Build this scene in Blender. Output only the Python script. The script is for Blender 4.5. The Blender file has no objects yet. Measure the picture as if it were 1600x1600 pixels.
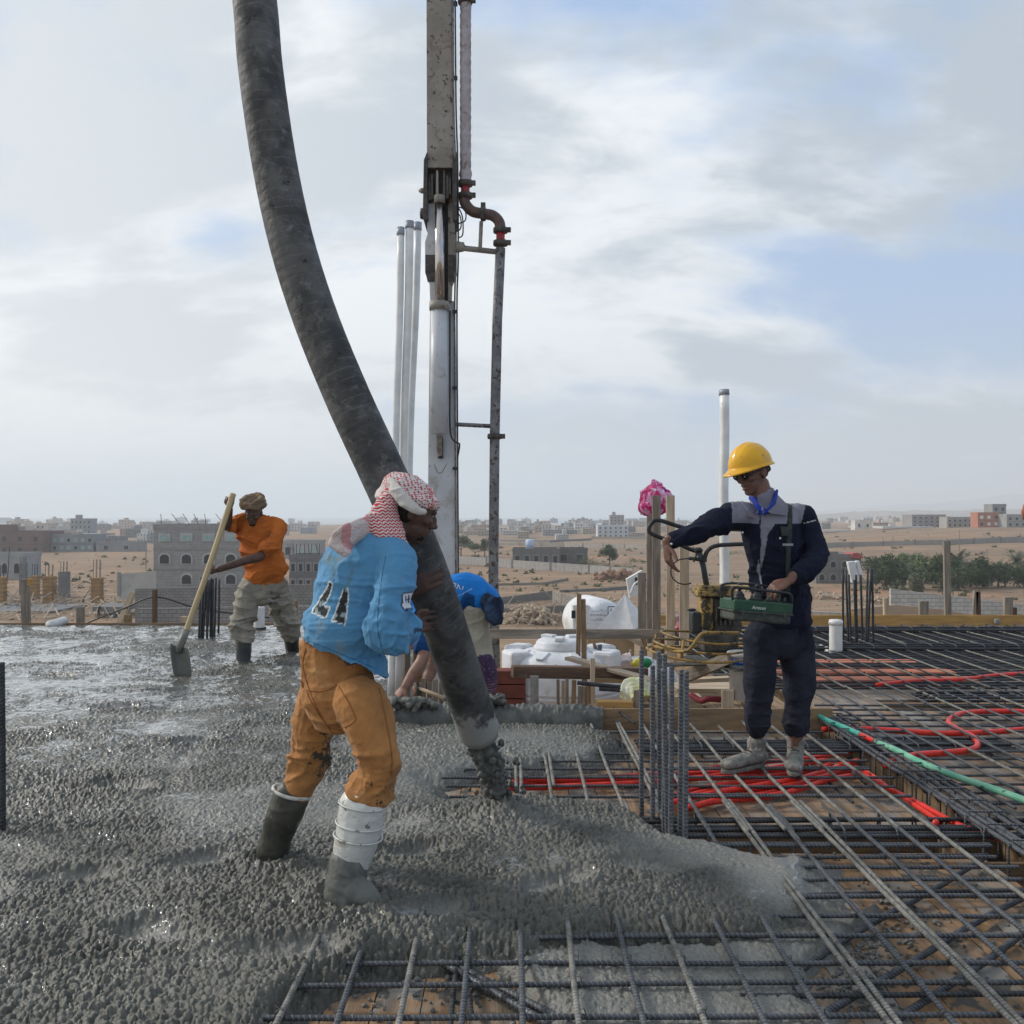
import bpy, math, random
import numpy as np
from mathutils import Vector, Matrix
C = bpy.context.scene
R = math.radians
F = 1500.0; EYE = 1.4; HZ = 806.0
# ---------------- camera, sky, sun, exposure ----------------
cam = bpy.data.objects.new('camera', bpy.data.cameras.new('camera')); C.collection.objects.link(cam)
cam.location = (0, 0, EYE); cam.rotation_euler = (R(90), 0, 0)
cam.data.sensor_width = 36; cam.data.lens = F/1600*36; cam.data.shift_y = (HZ-800)/1600
cam.data.clip_start = 0.05; cam.data.clip_end = 60000
C.camera = cam
SUN_EL, SUN_AZ = R(33), R(-66)       # azimuth from +Y towards +X (negative: sun ahead of camera, to the left)
w = bpy.data.worlds.new("World"); C.world = w; w.use_nodes = True
nt = w.node_tree; nt.nodes.clear()
def N(t, **k):
    n = nt.nodes.new(t)
    for a, b in k.items():
        setattr(n, a, b)
    return n
def L(a, b): nt.links.new(a, b)
wo = N('ShaderNodeOutputWorld'); bg = N('ShaderNodeBackground'); L(bg.outputs[0], wo.inputs[0])
sky = N('ShaderNodeTexSky', sky_type='NISHITA'); sky.sun_disc = False
sky.sun_elevation = SUN_EL; sky.sun_rotation = SUN_AZ; sky.air_density = 1.2; sky.dust_density = 3.0; sky.ozone_density = 1.0
bg.inputs[1].default_value = 0.124
tc = N('ShaderNodeTexCoord'); sx = N('ShaderNodeSeparateXYZ'); L(tc.outputs['Generated'], sx.inputs[0])
def M(op, a, b=None, c=None, clamp=False):
    n = N('ShaderNodeMath', operation=op); n.use_clamp = clamp
    for i, v in enumerate((a, b, c)):
        if v is None: continue
        if isinstance(v, (int, float)): n.inputs[i].default_value = v
        else: L(v, n.inputs[i])
    return n.outputs[0]
def MR(v, a, b, c=0.0, d=1.0, smooth=True):
    n = N('ShaderNodeMapRange'); L(v, n.inputs[0])
    if smooth: n.interpolation_type = 'SMOOTHSTEP'
    for i, q in enumerate((a, b, c, d)): n.inputs[i+1].default_value = q
    return n.outputs[0]
def MIX(f, a, b):
    n = N('ShaderNodeMix', data_type='RGBA')
    for s, v in ((0, f), (6, a), (7, b)):
        if isinstance(v, (int, float)): n.inputs[s].default_value = v
        elif isinstance(v, tuple): n.inputs[s].default_value = (*v, 1)
        else: L(v, n.inputs[s])
    return n.outputs[2]
X, Y, Z = sx.outputs
zz = M('ADD', M('MAXIMUM', Z, 0.0), 0.42)
cx = N('ShaderNodeCombineXYZ'); L(M('DIVIDE', X, zz), cx.inputs[0]); L(M('DIVIDE', Y, zz), cx.inputs[1]); cx.inputs[2].default_value = 3.7
def noise(vec, sc, det, rough, dist=0.0, loc=(0, 0, 0), scl=(1, 1, 1)):
    mp = N('ShaderNodeMapping'); L(vec, mp.inputs[0]); mp.inputs[1].default_value = loc; mp.inputs[3].default_value = scl
    n = N('ShaderNodeTexNoise'); L(mp.outputs[0], n.inputs[0]); n.inputs['Scale'].default_value = sc
    n.inputs['Detail'].default_value = det; n.inputs['Roughness'].default_value = rough; n.inputs['Distortion'].default_value = dist
    return n.outputs[0]
n1 = noise(cx.outputs[0], 1.9, 7, 0.52, 0.25, (1.3, 0.4, 0), (0.8, 1.15, 1))
n2 = noise(cx.outputs[0], 5.0, 6, 0.55, 0.2, (5.3, 2.4, 0), (0.7, 1.2, 1))
n3 = noise(cx.outputs[0], 1.1, 2, 0.5, 0.0, (8.3, 1.4, 0))
cov = M('ADD', M('MULTIPLY', n1, 0.75), M('MULTIPLY', n2, 0.25))
# more open sky to the right
leftness = MR(X, -0.45, 0.45, 1.0, 0.0)
cloud = MR(M('ADD', cov, M('MULTIPLY', leftness, 0.10)), 0.445, 0.575)
# cloud body: bright thin parts, greyer thick parts
thick = MR(M('ADD', M('MULTIPLY', n3, 0.5), M('MULTIPLY', n2, 0.5)), 0.44, 0.57)
cl_col = MIX(thick, (8.0, 8.2, 8.2), (4.0, 4.5, 4.95))
glow = MR(X, -0.55, 0.25, 1.0, 0.0)
cl_col = MIX(M('MULTIPLY', glow, 0.42), cl_col, (9.2, 9.1, 8.7))
skyb = MIX(0.75, sky.outputs[0], (3.1, 4.6, 7.2))
body = MIX(M('MULTIPLY', cloud, 0.88), skyb, cl_col)
hor = MR(Z, 0.0, 0.24, 1.0, 0.0)
hcol = MIX(glow, (4.4, 4.9, 5.5), (7.3, 7.2, 6.8))
fin = MIX(M('MULTIPLY', hor, 0.62), body, hcol)
L(fin, bg.inputs[0])
sun = bpy.data.objects.new('sun', bpy.data.lights.new('sun', 'SUN')); C.collection.objects.link(sun)
sun.data.energy = 3.0; sun.data.angle = R(10); sun.data.color = (1.0, 0.95, 0.88)
sd = Vector((math.sin(SUN_AZ)*math.cos(SUN_EL), math.cos(SUN_AZ)*math.cos(SUN_EL), math.sin(SUN_EL)))
sun.rotation_euler = sd.to_track_quat('Z', 'Y').to_euler()
C.view_settings.view_transform = 'Standard'; C.view_settings.look = 'None'
C.view_settings.exposure = 0.0; C.view_settings.gamma = 1.0
C.cycles.max_bounces = 6; C.cycles.diffuse_bounces = 3; C.cycles.glossy_bounces = 3; C.cycles.volume_bounces = 1
C.cycles.use_denoising = True
C.cycles.sample_clamp_indirect = 6

# ---------------- helpers ----------------
def P(px, py, D): return Vector(((px-800)/F*D, D, EYE-(py-HZ)/F*D))
def G(px, py, z=0.0):
    D = F*(EYE-z)/(py-HZ); return Vector(((px-800)/F*D, D, z))
rnd = random.Random(7)
def h3(i, j, k, s=0):
    n = (i*374761393 + j*668265263 + k*2147483647*0 + k*1274126177 + s*974634777) & 0xffffffff
    n = ((n ^ (n >> 13))*1274126177) & 0xffffffff
    n = ((n ^ (n >> 16))*2246822519) & 0xffffffff
    return ((n ^ (n >> 15)) & 0xffffff)/float(0xffffff)
def vnoise(p, s=0):
    """smooth value noise in -1..1 on an (n,3) array"""
    p = np.asarray(p, dtype=np.float64); f = np.floor(p).astype(np.int64); t = p-f; t = t*t*t*(t*(t*6-15)+10)
    o = 0
    for a in (0, 1):
        for b in (0, 1):
            for c in (0, 1):
                wgt = (t[:, 0] if a else 1-t[:, 0])*(t[:, 1] if b else 1-t[:, 1])*(t[:, 2] if c else 1-t[:, 2])
                o = o + wgt*h3(f[:, 0]+a, f[:, 1]+b, f[:, 2]+c, s)
    return o*2-1
def fbm(p, o=3, s=0):
    r = 0; a = 1.0; tot = 0
    for i in range(o):
        r = r + a*vnoise(p*(2.03**i), s+i*17); tot += a; a *= 0.5
    return r/tot
def sstep(a, b, x):
    t = np.clip((x-a)/(b-a), 0, 1); return t*t*(3-2*t)

class MB:
    """collects shapes in world coordinates; build() links them as ONE mesh object"""
    def __init__(s): s.v = []; s.f = []; s.u = []; s.n = 0; s.m = []; s.mi = 0
    def add(s, v, f, u=None):
        v = np.asarray(v, dtype=float).reshape(-1, 3)
        s.v.append(v); s.u.append(v.copy() if u is None else np.asarray(u, dtype=float).reshape(-1, 3))
        s.f += [tuple(i+s.n for i in q) for q in f]; s.m += [s.mi]*len(f); s.n += len(v); return s
    def box(s, c, size, rz=0.0, M3=None, seed=None):
        c = np.array(c, float); h = np.array(size, float)/2
        k = np.array([[x, y, z] for x in (-1, 1) for y in (-1, 1) for z in (-1, 1)], float)*h
        if M3 is None: M3 = np.array(Matrix.Rotation(rz, 3, 'Z'))
        f = [(0, 1, 3, 2), (4, 6, 7, 5), (0, 4, 5, 1), (2, 3, 7, 6), (0, 2, 6, 4), (1, 5, 7, 3)]
        off = rnd.random()*40 if seed is None else seed
        ax = np.argsort(-h); u = k[:, ax]+off
        return s.add(k @ np.array(M3).T + c, f, u)
    def bar(s, p, q, w, t, up=(0, 0, 1), seed=None):
        """rectangular timber from p to q, w across, t along up"""
        p = Vector(p); q = Vector(q); d = (q-p); l = d.length; d.normalize(); up = Vector(up)
        if abs(d.dot(up)) > 0.98: up = Vector((0, 1, 0)) if abs(d.y) < 0.9 else Vector((1, 0, 0))
        a = d.cross(up).normalized(); b = a.cross(d)
        M3 = np.array([[d.x, a.x, b.x], [d.y, a.y, b.y], [d.z, a.z, b.z]])
        c = (p+q)/2; h = np.array([l, w, t])/2
        k = np.array([[x, y, z] for x in (-1, 1) for y in (-1, 1) for z in (-1, 1)], float)*h
        f = [(0, 1, 3, 2), (4, 6, 7, 5), (0, 4, 5, 1), (2, 3, 7, 6), (0, 2, 6, 4), (1, 5, 7, 3)]
        off = rnd.random()*40 if seed is None else seed
        return s.add(k @ M3.T + np.array(c), f, k+off)
    def tube(s, pts, r, segs=12, caps=True, ref=None, rib=None, closed=False):
        """pts list; r float, list of floats or list of (ra, rb); rib=(pitch, depth)"""
        pts = np.array([tuple(p) for p in pts], float); n = len(pts)
        rr = np.array([(x, x) if np.isscalar(x) else x for x in (r if isinstance(r, (list, np.ndarray)) else [r]*n)], float)
        t = np.gradient(pts, axis=0) if n > 2 else np.repeat([pts[1]-pts[0]], 2, 0)
        t /= np.linalg.norm(t, axis=1)[:, None]+1e-9
        A = np.zeros((n, 3)); a = np.array(ref if ref is not None else ((1, 0, 0) if abs(t[0, 0]) < 0.8 else (0, 1, 0)), float)
        for i in range(n):
            if ref is not None: a = np.array(ref, float)
            a = a-t[i]*a.dot(t[i]); a = a/(np.linalg.norm(a)+1e-9); A[i] = a
        B = np.cross(t, A)
        al = np.concatenate([[0], np.cumsum(np.linalg.norm(np.diff(pts, axis=0), axis=1))])
        an = np.arange(segs)*2*math.pi/segs
        v = pts[:, None, :] + (A[:, None, :]*np.cos(an)[None, :, None])*rr[:, 0, None, None] + (B[:, None, :]*np.sin(an)[None, :, None])*rr[:, 1, None, None]
        off = rnd.random()*30
        u = np.stack([np.repeat(al[:, None], segs, 1)+off, np.cos(an)[None, :]*rr[:, 0, None]+off, np.sin(an)[None, :]*rr[:, 1, None]], -1)
        f = [(i*segs+j, i*segs+(j+1) % segs, (i+1)*segs+(j+1) % segs, (i+1)*segs+j) for i in range(n-1) for j in range(segs)]
        if closed: f += [((n-1)*segs+j, (n-1)*segs+(j+1) % segs, (j+1) % segs, j) for j in range(segs)]
        elif caps: f += [tuple(range(segs))[::-1], tuple((n-1)*segs+j for j in range(segs))]
        return s.add(v, f, u)
    def lathe(s, c, prof, segs=32, axis=(0, 0, 1), sc=(1, 1)):
        q = Vector((0, 0, 1)).rotation_difference(Vector(axis)).to_matrix()
        pts = [Vector(c)+q @ Vector((0, 0, z)) for r, z in prof]
        x = q @ Vector((1, 0, 0)); y = q @ Vector((0, 1, 0)); v = []
        for (r, z), p in zip(prof, pts):
            for j in range(segs):
                a = 2*math.pi*j/segs; v.append(tuple(p+x*(r*sc[0]*math.cos(a))+y*(r*sc[1]*math.sin(a))))
        n = len(prof)
        f = [(i*segs+j, i*segs+(j+1) % segs, (i+1)*segs+(j+1) % segs, (i+1)*segs+j) for i in range(n-1) for j in range(segs)]
        f += [tuple(range(segs))[::-1], tuple((n-1)*segs+j for j in range(segs))]
        return s.add(v, f)
    def prism(s, poly, d):
        """poly list of 3d points (planar), extruded by vector d"""
        n = len(poly); v = [tuple(p) for p in poly]+[tuple(Vector(p)+Vector(d)) for p in poly]
        f = [tuple(range(n)), tuple(range(2*n-1, n-1, -1))]+[(i, i+n, (i+1) % n+n, (i+1) % n) for i in range(n)]
        return s.add(v, f)
    def ball(s, c, r, seg=16, M3=None):
        r = (r, r, r) if np.isscalar(r) else r; v = []; n = seg//2
        for i in range(n+1):
            a = math.pi*i/n
            for j in range(seg):
                b = 2*math.pi*j/seg; v.append((math.sin(a)*math.cos(b)*r[0], math.sin(a)*math.sin(b)*r[1], math.cos(a)*r[2]))
        v = np.array(v)
        if M3 is not None: v = v @ np.array(M3).T
        f = [(i*seg+j, (i+1)*seg+j, (i+1)*seg+(j+1) % seg, i*seg+(j+1) % seg) for i in range(n) for j in range(seg)]
        return s.add(v+np.array(tuple(c)), f)
    def build(s, name, mat, parent=None, smooth=False, bevel=0, loc=None, **props):
        v = np.concatenate(s.v); u = np.concatenate(s.u)
        return link(name, v, s.f, mat, parent, smooth, bevel, loc, u, s.m, **props)
def link(name, v, f, mat, parent=None, smooth=False, bevel=0, loc=None, u=None, mi=None, **props):
    me = bpy.data.meshes.new(name); u = v if u is None else u
    off = np.array(tuple(parent.matrix_world.translation if parent is not None else (loc if loc is not None else (0, 0, 0))))
    if parent is not None: off = np.array(ORG[parent.name])
    if isinstance(f, np.ndarray):
        me.vertices.add(len(v)); me.vertices.foreach_set('co', (v-off).astype(np.float32).ravel())
        me.loops.add(f.size); me.loops.foreach_set('vertex_index', f.ravel().astype(np.int32))
        me.polygons.add(len(f)); me.polygons.foreach_set('loop_start', np.arange(0, f.size, f.shape[1], dtype=np.int32))
        me.update(calc_edges=True)
    else:
        me.from_pydata((v-off).tolist(), [], f)
    at = me.attributes.new('uvw', 'FLOAT_VECTOR', 'POINT'); at.data.foreach_set('vector', np.asarray(u, np.float32).ravel())
    mats = mat if isinstance(mat, (list, tuple)) else [mat]
    for m_ in mats: me.materials.append(m_)
    if mi is not None and len(mats) > 1: me.polygons.foreach_set('material_index', np.array(mi, np.int32))
    if smooth: me.polygons.foreach_set('use_smooth', np.ones(len(me.polygons), bool))
    me.update()
    o = bpy.data.objects.new(name, me); C.collection.objects.link(o)
    if parent is not None: o.parent = parent; ORG[o.name] = ORG[parent.name]
    else: o.location = off; ORG[o.name] = tuple(off)
    if bevel:
        b = o.modifiers.new('bevel', 'BEVEL'); b.width = bevel; b.segments = 2; b.limit_method = 'ANGLE'; b.angle_limit = R(40)
    for k, q in props.items(): o[k] = q
    return o
ORG = {}
def thing(name, label, cat, loc, group=None, kind=None):
    o = bpy.data.objects.new(name, None); C.collection.objects.link(o); o.location = loc; o.empty_display_size = 0.1
    ORG[o.name] = tuple(loc); o['label'] = label; o['category'] = cat
    if group: o['group'] = group
    if kind: o['kind'] = kind
    return o
def spline(pts, n=8):
    """Catmull-Rom through pts (tuples of any length)"""
    p = np.array([tuple(q) for q in pts], float); p = np.vstack([2*p[0]-p[1], p, 2*p[-1]-p[-2]]); out = []
    for i in range(1, len(p)-2):
        for k in range(n):
            t = k/n
            out.append(0.5*((2*p[i])+(-p[i-1]+p[i+1])*t+(2*p[i-1]-5*p[i]+4*p[i+1]-p[i+2])*t*t+(-p[i-1]+3*p[i]-3*p[i+1]+p[i+2])*t**3))
    out.append(p[-2]); return np.array(out)
# ---------------- materials ----------------
def mat(name, c1, c2=None, scale=8, rough=0.8, rough2=None, metal=0.0, bump=0.0, bscale=40, stretch=(1, 1, 1), stain=None, stain2=None, detail=5, spec=0.3, lo=0.35, hi=0.65, attr='uvw', coat=0, ramp=None, trans=0, sheen=0, bands=None):
    """c1/c2 mixed by noise; stain=(colour, scale, threshold, softness[, roughness])"""
    global nt
    if any(k in name for k in ("cloth", "trousers", "cotton", "jersey", "hair", "strap", "collar", "cap", "skin")): spec = 0.12 if "skin" not in name else 0.3
    m = bpy.data.materials.new(name); m.use_nodes = True; nt = m.node_tree; nt.nodes.clear()
    out = N('ShaderNodeOutputMaterial'); b = N('ShaderNodeBsdfPrincipled'); L(b.outputs[0], out.inputs[0])
    at = N('ShaderNodeAttribute'); at.attribute_name = attr; vec = at.outputs['Vector']
    col = c1
    if c2 is not None:
        n_ = noise(vec, scale, detail, 0.6, 0.3, (0, 0, 0), stretch); col = MIX(MR(n_, lo, hi), c1, c2)
    rg = rough
    if rough2 is not None: rg = MR(noise(vec, scale*0.7, 4, 0.6, 0, (3, 1, 7), stretch), 0.35, 0.65, rough, rough2)
    for st in (stain, stain2):
        if st:
            f_ = MR(noise(vec, st[1], 6, 0.65, 0.4, (9+st[1], 4, 1)), st[2], st[2]+st[3]); col = MIX(f_, col, st[0])
            if len(st) > 4:
                if isinstance(rg, float) or isinstance(rg, int):
                    v_ = N('ShaderNodeValue'); v_.outputs[0].default_value = rg; rg = v_.outputs[0]
                rg = M('ADD', M('MULTIPLY', rg, M('SUBTRACT', 1.0, f_)), M('MULTIPLY', f_, st[4]))
    if isinstance(col, tuple): b.inputs['Base Color'].default_value = (*col, 1)
    else: L(col, b.inputs['Base Color'])
    if isinstance(rg, (int, float)): b.inputs['Roughness'].default_value = rg
    else: L(rg, b.inputs['Roughness'])
    b.inputs['Metallic'].default_value = metal; b.inputs['Specular IOR Level'].default_value = spec
    b.inputs['Coat Weight'].default_value = coat; b.inputs['Sheen Weight'].default_value = sheen
    if bump:
        bn = N('ShaderNodeBump'); bn.inputs['Distance'].default_value = bump; bn.inputs['Strength'].default_value = 1.0
        L(noise(vec, bscale, 6, 0.6, 0.2, (2, 2, 2), stretch), bn.inputs['Height']); L(bn.outputs[0], b.inputs['Normal'])
    m['bsdf'] = b.name
    return m
def nodes_of(m):
    global nt
    nt = m.node_tree; return nt.nodes[m['bsdf']]
def attrvec(a='uvw'):
    n = N('ShaderNodeAttribute'); n.attribute_name = a; return n
def wood(name, c1, c2, dark=(0.05, 0.035, 0.025), rough=0.85, stainc=(0.16, 0.16, 0.15), st=0.62):
    m = mat(name, c1, c2, 3.0, rough, bump=0.004, bscale=9, stretch=(1, 9, 9), stain=(stainc, 4.0, st, 0.12), stain2=(dark, 11.0, 0.68, 0.06))
    return m
Wgrey = wood('weathered timber', (0.30, 0.25, 0.20), (0.17, 0.145, 0.12))
Wpale = wood('pale new timber', (0.50, 0.40, 0.29), (0.36, 0.27, 0.18), st=0.7)
Wdark = wood('old dark timber', (0.16, 0.10, 0.07), (0.09, 0.06, 0.045))
Wyel = wood('yellow shuttering board', (0.50, 0.29, 0.10), (0.36, 0.21, 0.08), st=0.75)
Wmid = wood('brown formwork timber', (0.30, 0.20, 0.11), (0.17, 0.12, 0.08), st=0.6)
steel = mat('rebar steel', (0.055, 0.06, 0.07), (0.10, 0.105, 0.115), 14, 0.5, 0.75, metal=0.35, stain=((0.24, 0.235, 0.22), 7, 0.62, 0.14, 0.85), stain2=((0.12, 0.06, 0.035), 18, 0.66, 0.08))
steelC = mat('rebar with cement film', (0.15, 0.145, 0.13), (0.27, 0.262, 0.235), 20, 0.8, stain=((0.08, 0.08, 0.085), 16, 0.58, 0.1), bump=0.003, bscale=120)
blacksteel = mat('black rebar', (0.03, 0.032, 0.037), (0.06, 0.063, 0.07), 12, 0.45, 0.7, metal=0.3, stain=((0.13, 0.13, 0.125), 9, 0.66, 0.1))
wire = mat('tie wire', (0.14, 0.13, 0.12), None, metal=0.6, rough=0.45)
pvc = mat('white pvc', (0.72, 0.72, 0.70), (0.60, 0.60, 0.58), 6, 0.35, stain=((0.42, 0.40, 0.36), 9, 0.62, 0.15))
pvcgrey = mat('grey tape', (0.22, 0.24, 0.28), (0.35, 0.37, 0.40), 20, 0.4)
redc = mat('red conduit', (0.68, 0.035, 0.02), (0.52, 0.03, 0.02), 30, 0.38, stain=((0.30, 0.24, 0.21), 22, 0.66, 0.1))
greenh = mat('green hose', (0.10, 0.36, 0.24), (0.22, 0.46, 0.32), 5, 0.45, stain=((0.035, 0.09, 0.06), 16, 0.60, 0.05), stain2=((0.33, 0.42, 0.26), 4, 0.58, 0.2))
black = mat('black plastic', (0.02, 0.02, 0.022), (0.035, 0.035, 0.035), 20, 0.5)
blockw = mat('grey block wall', (0.30, 0.29, 0.28), (0.22, 0.215, 0.21), 0.8, 0.95)
cementM = mat('dried cement', (0.30, 0.295, 0.275), (0.20, 0.197, 0.185), 12, 0.85, bump=0.01, bscale=60)
# ---------------- wet concrete ----------------
def make_concrete():
    m = mat('wet concrete', (0.058, 0.056, 0.044), (0.110, 0.107, 0.087), 2.2, 0.30, 0.5, bump=0.006, bscale=150, detail=7, stain=((0.15, 0.148, 0.132), 3.5, 0.66, 0.12, 0.22))
    b = nodes_of(m)
    # per-vertex slurry amount: smooth paste is wetter and paler than the washed stones
    a = attrvec('paste'); f = a.outputs['Fac']
    src = b.inputs['Base Color'].links[0].from_socket
    L(MIX(f, src, (0.20, 0.195, 0.172)), b.inputs['Base Color'])
    b.inputs['Specular IOR Level'].default_value = 0.6; L(attrvec('wet').outputs['Fac'], b.inputs['Coat Weight']); b.inputs['Coat Roughness'].default_value = 0.06; b.inputs['Coat IOR'].default_value = 1.6
    r = b.inputs['Roughness'].links[0].from_socket
    aw = attrvec('wet'); rr_ = M('SUBTRACT', r, M('MULTIPLY', f, 0.12)); L(M('MULTIPLY', rr_, M('SUBTRACT', 1.0, M('MULTIPLY', aw.outputs['Fac'], 0.82))), b.inputs['Roughness'])
    return m
concM = make_concrete()
def ribbed(m, c, k=0.5):
    """oblique rolled ribs along the bar"""
    global nt
    b = nodes_of(m); at = attrvec(); s_ = N('ShaderNodeSeparateXYZ'); L(at.outputs['Vector'], s_.inputs[0])
    ph = M('ADD', M('MULTIPLY', s_.outputs[0], 2*math.pi/0.017), M('MULTIPLY', M('ABSOLUTE', s_.outputs[2]), 260))
    w_ = MR(M('SINE', ph), 0.35, 0.85); src = b.inputs['Base Color'].links[0].from_socket
    L(MIX(M('MULTIPLY', w_, k), src, c), b.inputs['Base Color'])  # rib highlights painted as colour stripes; darker stripes on cement-filmed bars
    bn = N('ShaderNodeBump'); bn.inputs['Distance'].default_value = 0.004; L(w_, bn.inputs['Height']); L(bn.outputs[0], b.inputs['Normal'])
ribbed(steel, (0.26, 0.265, 0.27)); ribbed(blacksteel, (0.17, 0.175, 0.18), .4); ribbed(steelC, (0.10, 0.10, 0.10), .45)
def brick_mat(name, c1, c2, mortar, sw, sh, rough=0.95, ms=0.02):
    """block wall courses in metres, driven by the wall's own uvw (x along, z up)"""
    global nt
    m = mat(name, c1, c2, 1.2, rough, stain=(tuple(0.7*x for x in c1), 0.5, 0.6, 0.2))
    b = nodes_of(m); at = attrvec(); src = b.inputs['Base Color'].links[0].from_socket
    br = N('ShaderNodeTexBrick'); s = N('ShaderNodeSeparateXYZ'); L(at.outputs['Vector'], s.inputs[0])
    cb = N('ShaderNodeCombineXYZ'); L(M('ADD', s.outputs[0], s.outputs[1]), cb.inputs[0]); L(s.outputs[2], cb.inputs[1]); L(cb.outputs[0], br.inputs[0])
    br.inputs['Scale'].default_value = 1.0; br.inputs['Brick Width'].default_value = sw; br.inputs['Row Height'].default_value = sh
    br.inputs['Mortar Size'].default_value = ms; br.inputs['Mortar Smooth'].default_value = 0.3
    L(src, br.inputs['Color1']); L(MIX(0.35, src, tuple(0.6*x for x in c1)), br.inputs['Color2']); br.inputs['Mortar'].default_value = (*mortar, 1)
    L(br.outputs[0], b.inputs['Base Color'])
    return m
BW = brick_mat('block wall courses', (0.32, 0.31, 0.305), (0.25, 0.245, 0.24), (0.13, 0.125, 0.12), 0.42, 0.21)
BWl = brick_mat('pale block wall courses', (0.46, 0.46, 0.44), (0.36, 0.36, 0.345), (0.20, 0.19, 0.18), 0.42, 0.21)
# ---------------- formwork deck under the steel ----------------
DECK = -0.085
XN0, XN1 = -0.78, 1.75      # notch (stairwell opening) in x
YN = 6.62                   # notch front edge
YF = 12.3                   # far slab edge
XT0, XT1 = 2.047, 2.33
YT0, YT1 = 4.22, 4.60       # beam trench running across
YU0, YU1 = 7.35, 7.75
def make_deck():
    r = random.Random(3)
    global nt
    m = mat('shuttering planks', (0.31, 0.185, 0.095), (0.19, 0.12, 0.07), 4, 0.8, bump=0.004, bscale=10, stretch=(1, 8, 8),
            stain=((0.23, 0.22, 0.20), 1.6, 0.46, 0.16), stain2=((0.085, 0.08, 0.07), 7, 0.545, 0.04))
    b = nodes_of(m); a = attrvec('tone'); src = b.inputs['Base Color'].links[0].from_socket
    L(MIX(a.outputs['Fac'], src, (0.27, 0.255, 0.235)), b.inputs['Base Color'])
    mb = MB(); tone = []
    W = 0.145
    x = -1.0
    while x < 9.0:
        x1 = x+W-0.004
        y = 1.9+r.uniform(-1, 0)
        while y < YF:
            y1 = y+r.uniform(2.2, 3.6)
            segs = [(max(y, 1.5), min(y1-0.004, YF))]
            # cut out trenches and the opening
            cuts = [(YT0, YT1, 0.89, 9.0), (YU0, YU1, 2.92, 9.0), (YN-0.05, 20, XN0-0.3, XN1)]
            for c0, c1, cx0, cx1 in cuts:
                if x1 > cx0 and x < cx1:
                    ns = []
                    for s0, s1 in segs:
                        if s1 <= c0 or s0 >= c1: ns.append((s0, s1)); continue
                        if s0 < c0: ns.append((s0, c0))
                        if s1 > c1: ns.append((c1, s1))
                    segs = ns
            if not (x1 > XT0 and x < XT1):
                for s0, s1 in segs:
                    if s1-s0 > 0.02:
                        zt = DECK+r.uniform(-0.002, 0.002)
                        mb.bar((x+W/2, s0, zt-0.012), (x+W/2, s1, zt-0.012), W-0.004, 0.024)
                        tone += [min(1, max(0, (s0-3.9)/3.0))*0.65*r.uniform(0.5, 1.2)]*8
            y = y1
        x += W
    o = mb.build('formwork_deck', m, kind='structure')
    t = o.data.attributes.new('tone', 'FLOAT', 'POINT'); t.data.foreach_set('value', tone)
    # trench boxes
    mb = MB(); dk = -0.55
    mb.box(((0.886+9)/2, YT0-0.012, dk/2-0.07), (8.114, 0.022, -dk-0.1)); mb.box(((0.886+9)/2, YT1+0.012, dk/2-0.07), (8.114, 0.022, -dk-0.1))
    mb.box(((0.886+9)/2, (YT0+YT1)/2, dk), (8.114, YT1-YT0, 0.02))
    mb.box((XT0-0.012, 7, dk/2-0.075), (0.022, 10.5, -dk-0.11)); mb.box((XT1+0.012, 7, dk/2-0.075), (0.022, 10.5, -dk-0.11)); mb.box(((XT0+XT1)/2, 7, dk-0.01), (XT1-XT0, 10.5, 0.02))
    mb.box((6, YU0-0.012, dk/2-0.07), (6.2, 0.022, -dk-0.1)); mb.box((6, YU1+0.012, dk/2-0.07), (6.2, 0.022, -dk-0.1)); mb.box((6, (YU0+YU1)/2, dk-0.005), (6.2, YU1-YU0, 0.02))
    mb.build('beam_formwork', Wmid, kind='structure')
make_deck()
# ---------------- the freshly poured concrete ----------------
def pip(px, py, poly):
    ins = np.zeros(px.shape, bool); n = len(poly)
    for i in range(n):
        x0, y0 = poly[i]; x1, y1 = poly[(i+1) % n]
        c = ((y0 > py) != (y1 > py)) & (px < (x1-x0)*(py-y0)/((y1-y0) if y1 != y0 else 1e-9)+x0)
        ins ^= c
    return ins
def sdist(px, py, poly):
    d = np.full(px.shape, 1e9); n = len(poly)
    for i in range(n):
        x0, y0 = poly[i]; x1, y1 = poly[(i+1) % n]; dx, dy = x1-x0, y1-y0
        t = np.clip(((px-x0)*dx+(py-y0)*dy)/(dx*dx+dy*dy+1e-12), 0, 1)
        d = np.minimum(d, np.hypot(px-x0-t*dx, py-y0-t*dy))
    return np.where(pip(px, py, poly), d, -d)
def gp(l): return [(G(a, b).x, G(a, b).y) for a, b in l]
MAIN = [(-9.0, YF), (XN0-0.03, YF), (XN0-0.03, YN+0.25), (XN0+0.1, YN-0.03)] + gp([(930, 1128), (985, 1146), (990, 1162), (930, 1184), (820, 1196), (745, 1200), (690, 1214), (705, 1240), (800, 1238), (900, 1243), (1000, 1252), (1030, 1285), (1080, 1303), (1140, 1306), (1290, 1300), (1335, 1326), (1362, 1380), (1325, 1430), (1240, 1452), (1160, 1462), (1000, 1456), (890, 1466), (830, 1492), (720, 1484), (640, 1498), (530, 1528), (450, 1585), (425, 1640)]) + [(-0.6, 2.0), (-9, 2.0)]
THIN = gp([(790, 1480), (890, 1450), (1160, 1440), (1370, 1390), (1350, 1440), (1290, 1480), (1270, 1510), (1320, 1550), (1350, 1620)]) + [(0.75, 2.0), (0.0, 2.0)] + gp([(850, 1560)])
HOLLOW = gp([(560, 1600), (600, 1545), (700, 1530), (850, 1530), (900, 1600), (880, 1680), (560, 1680)])
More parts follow.
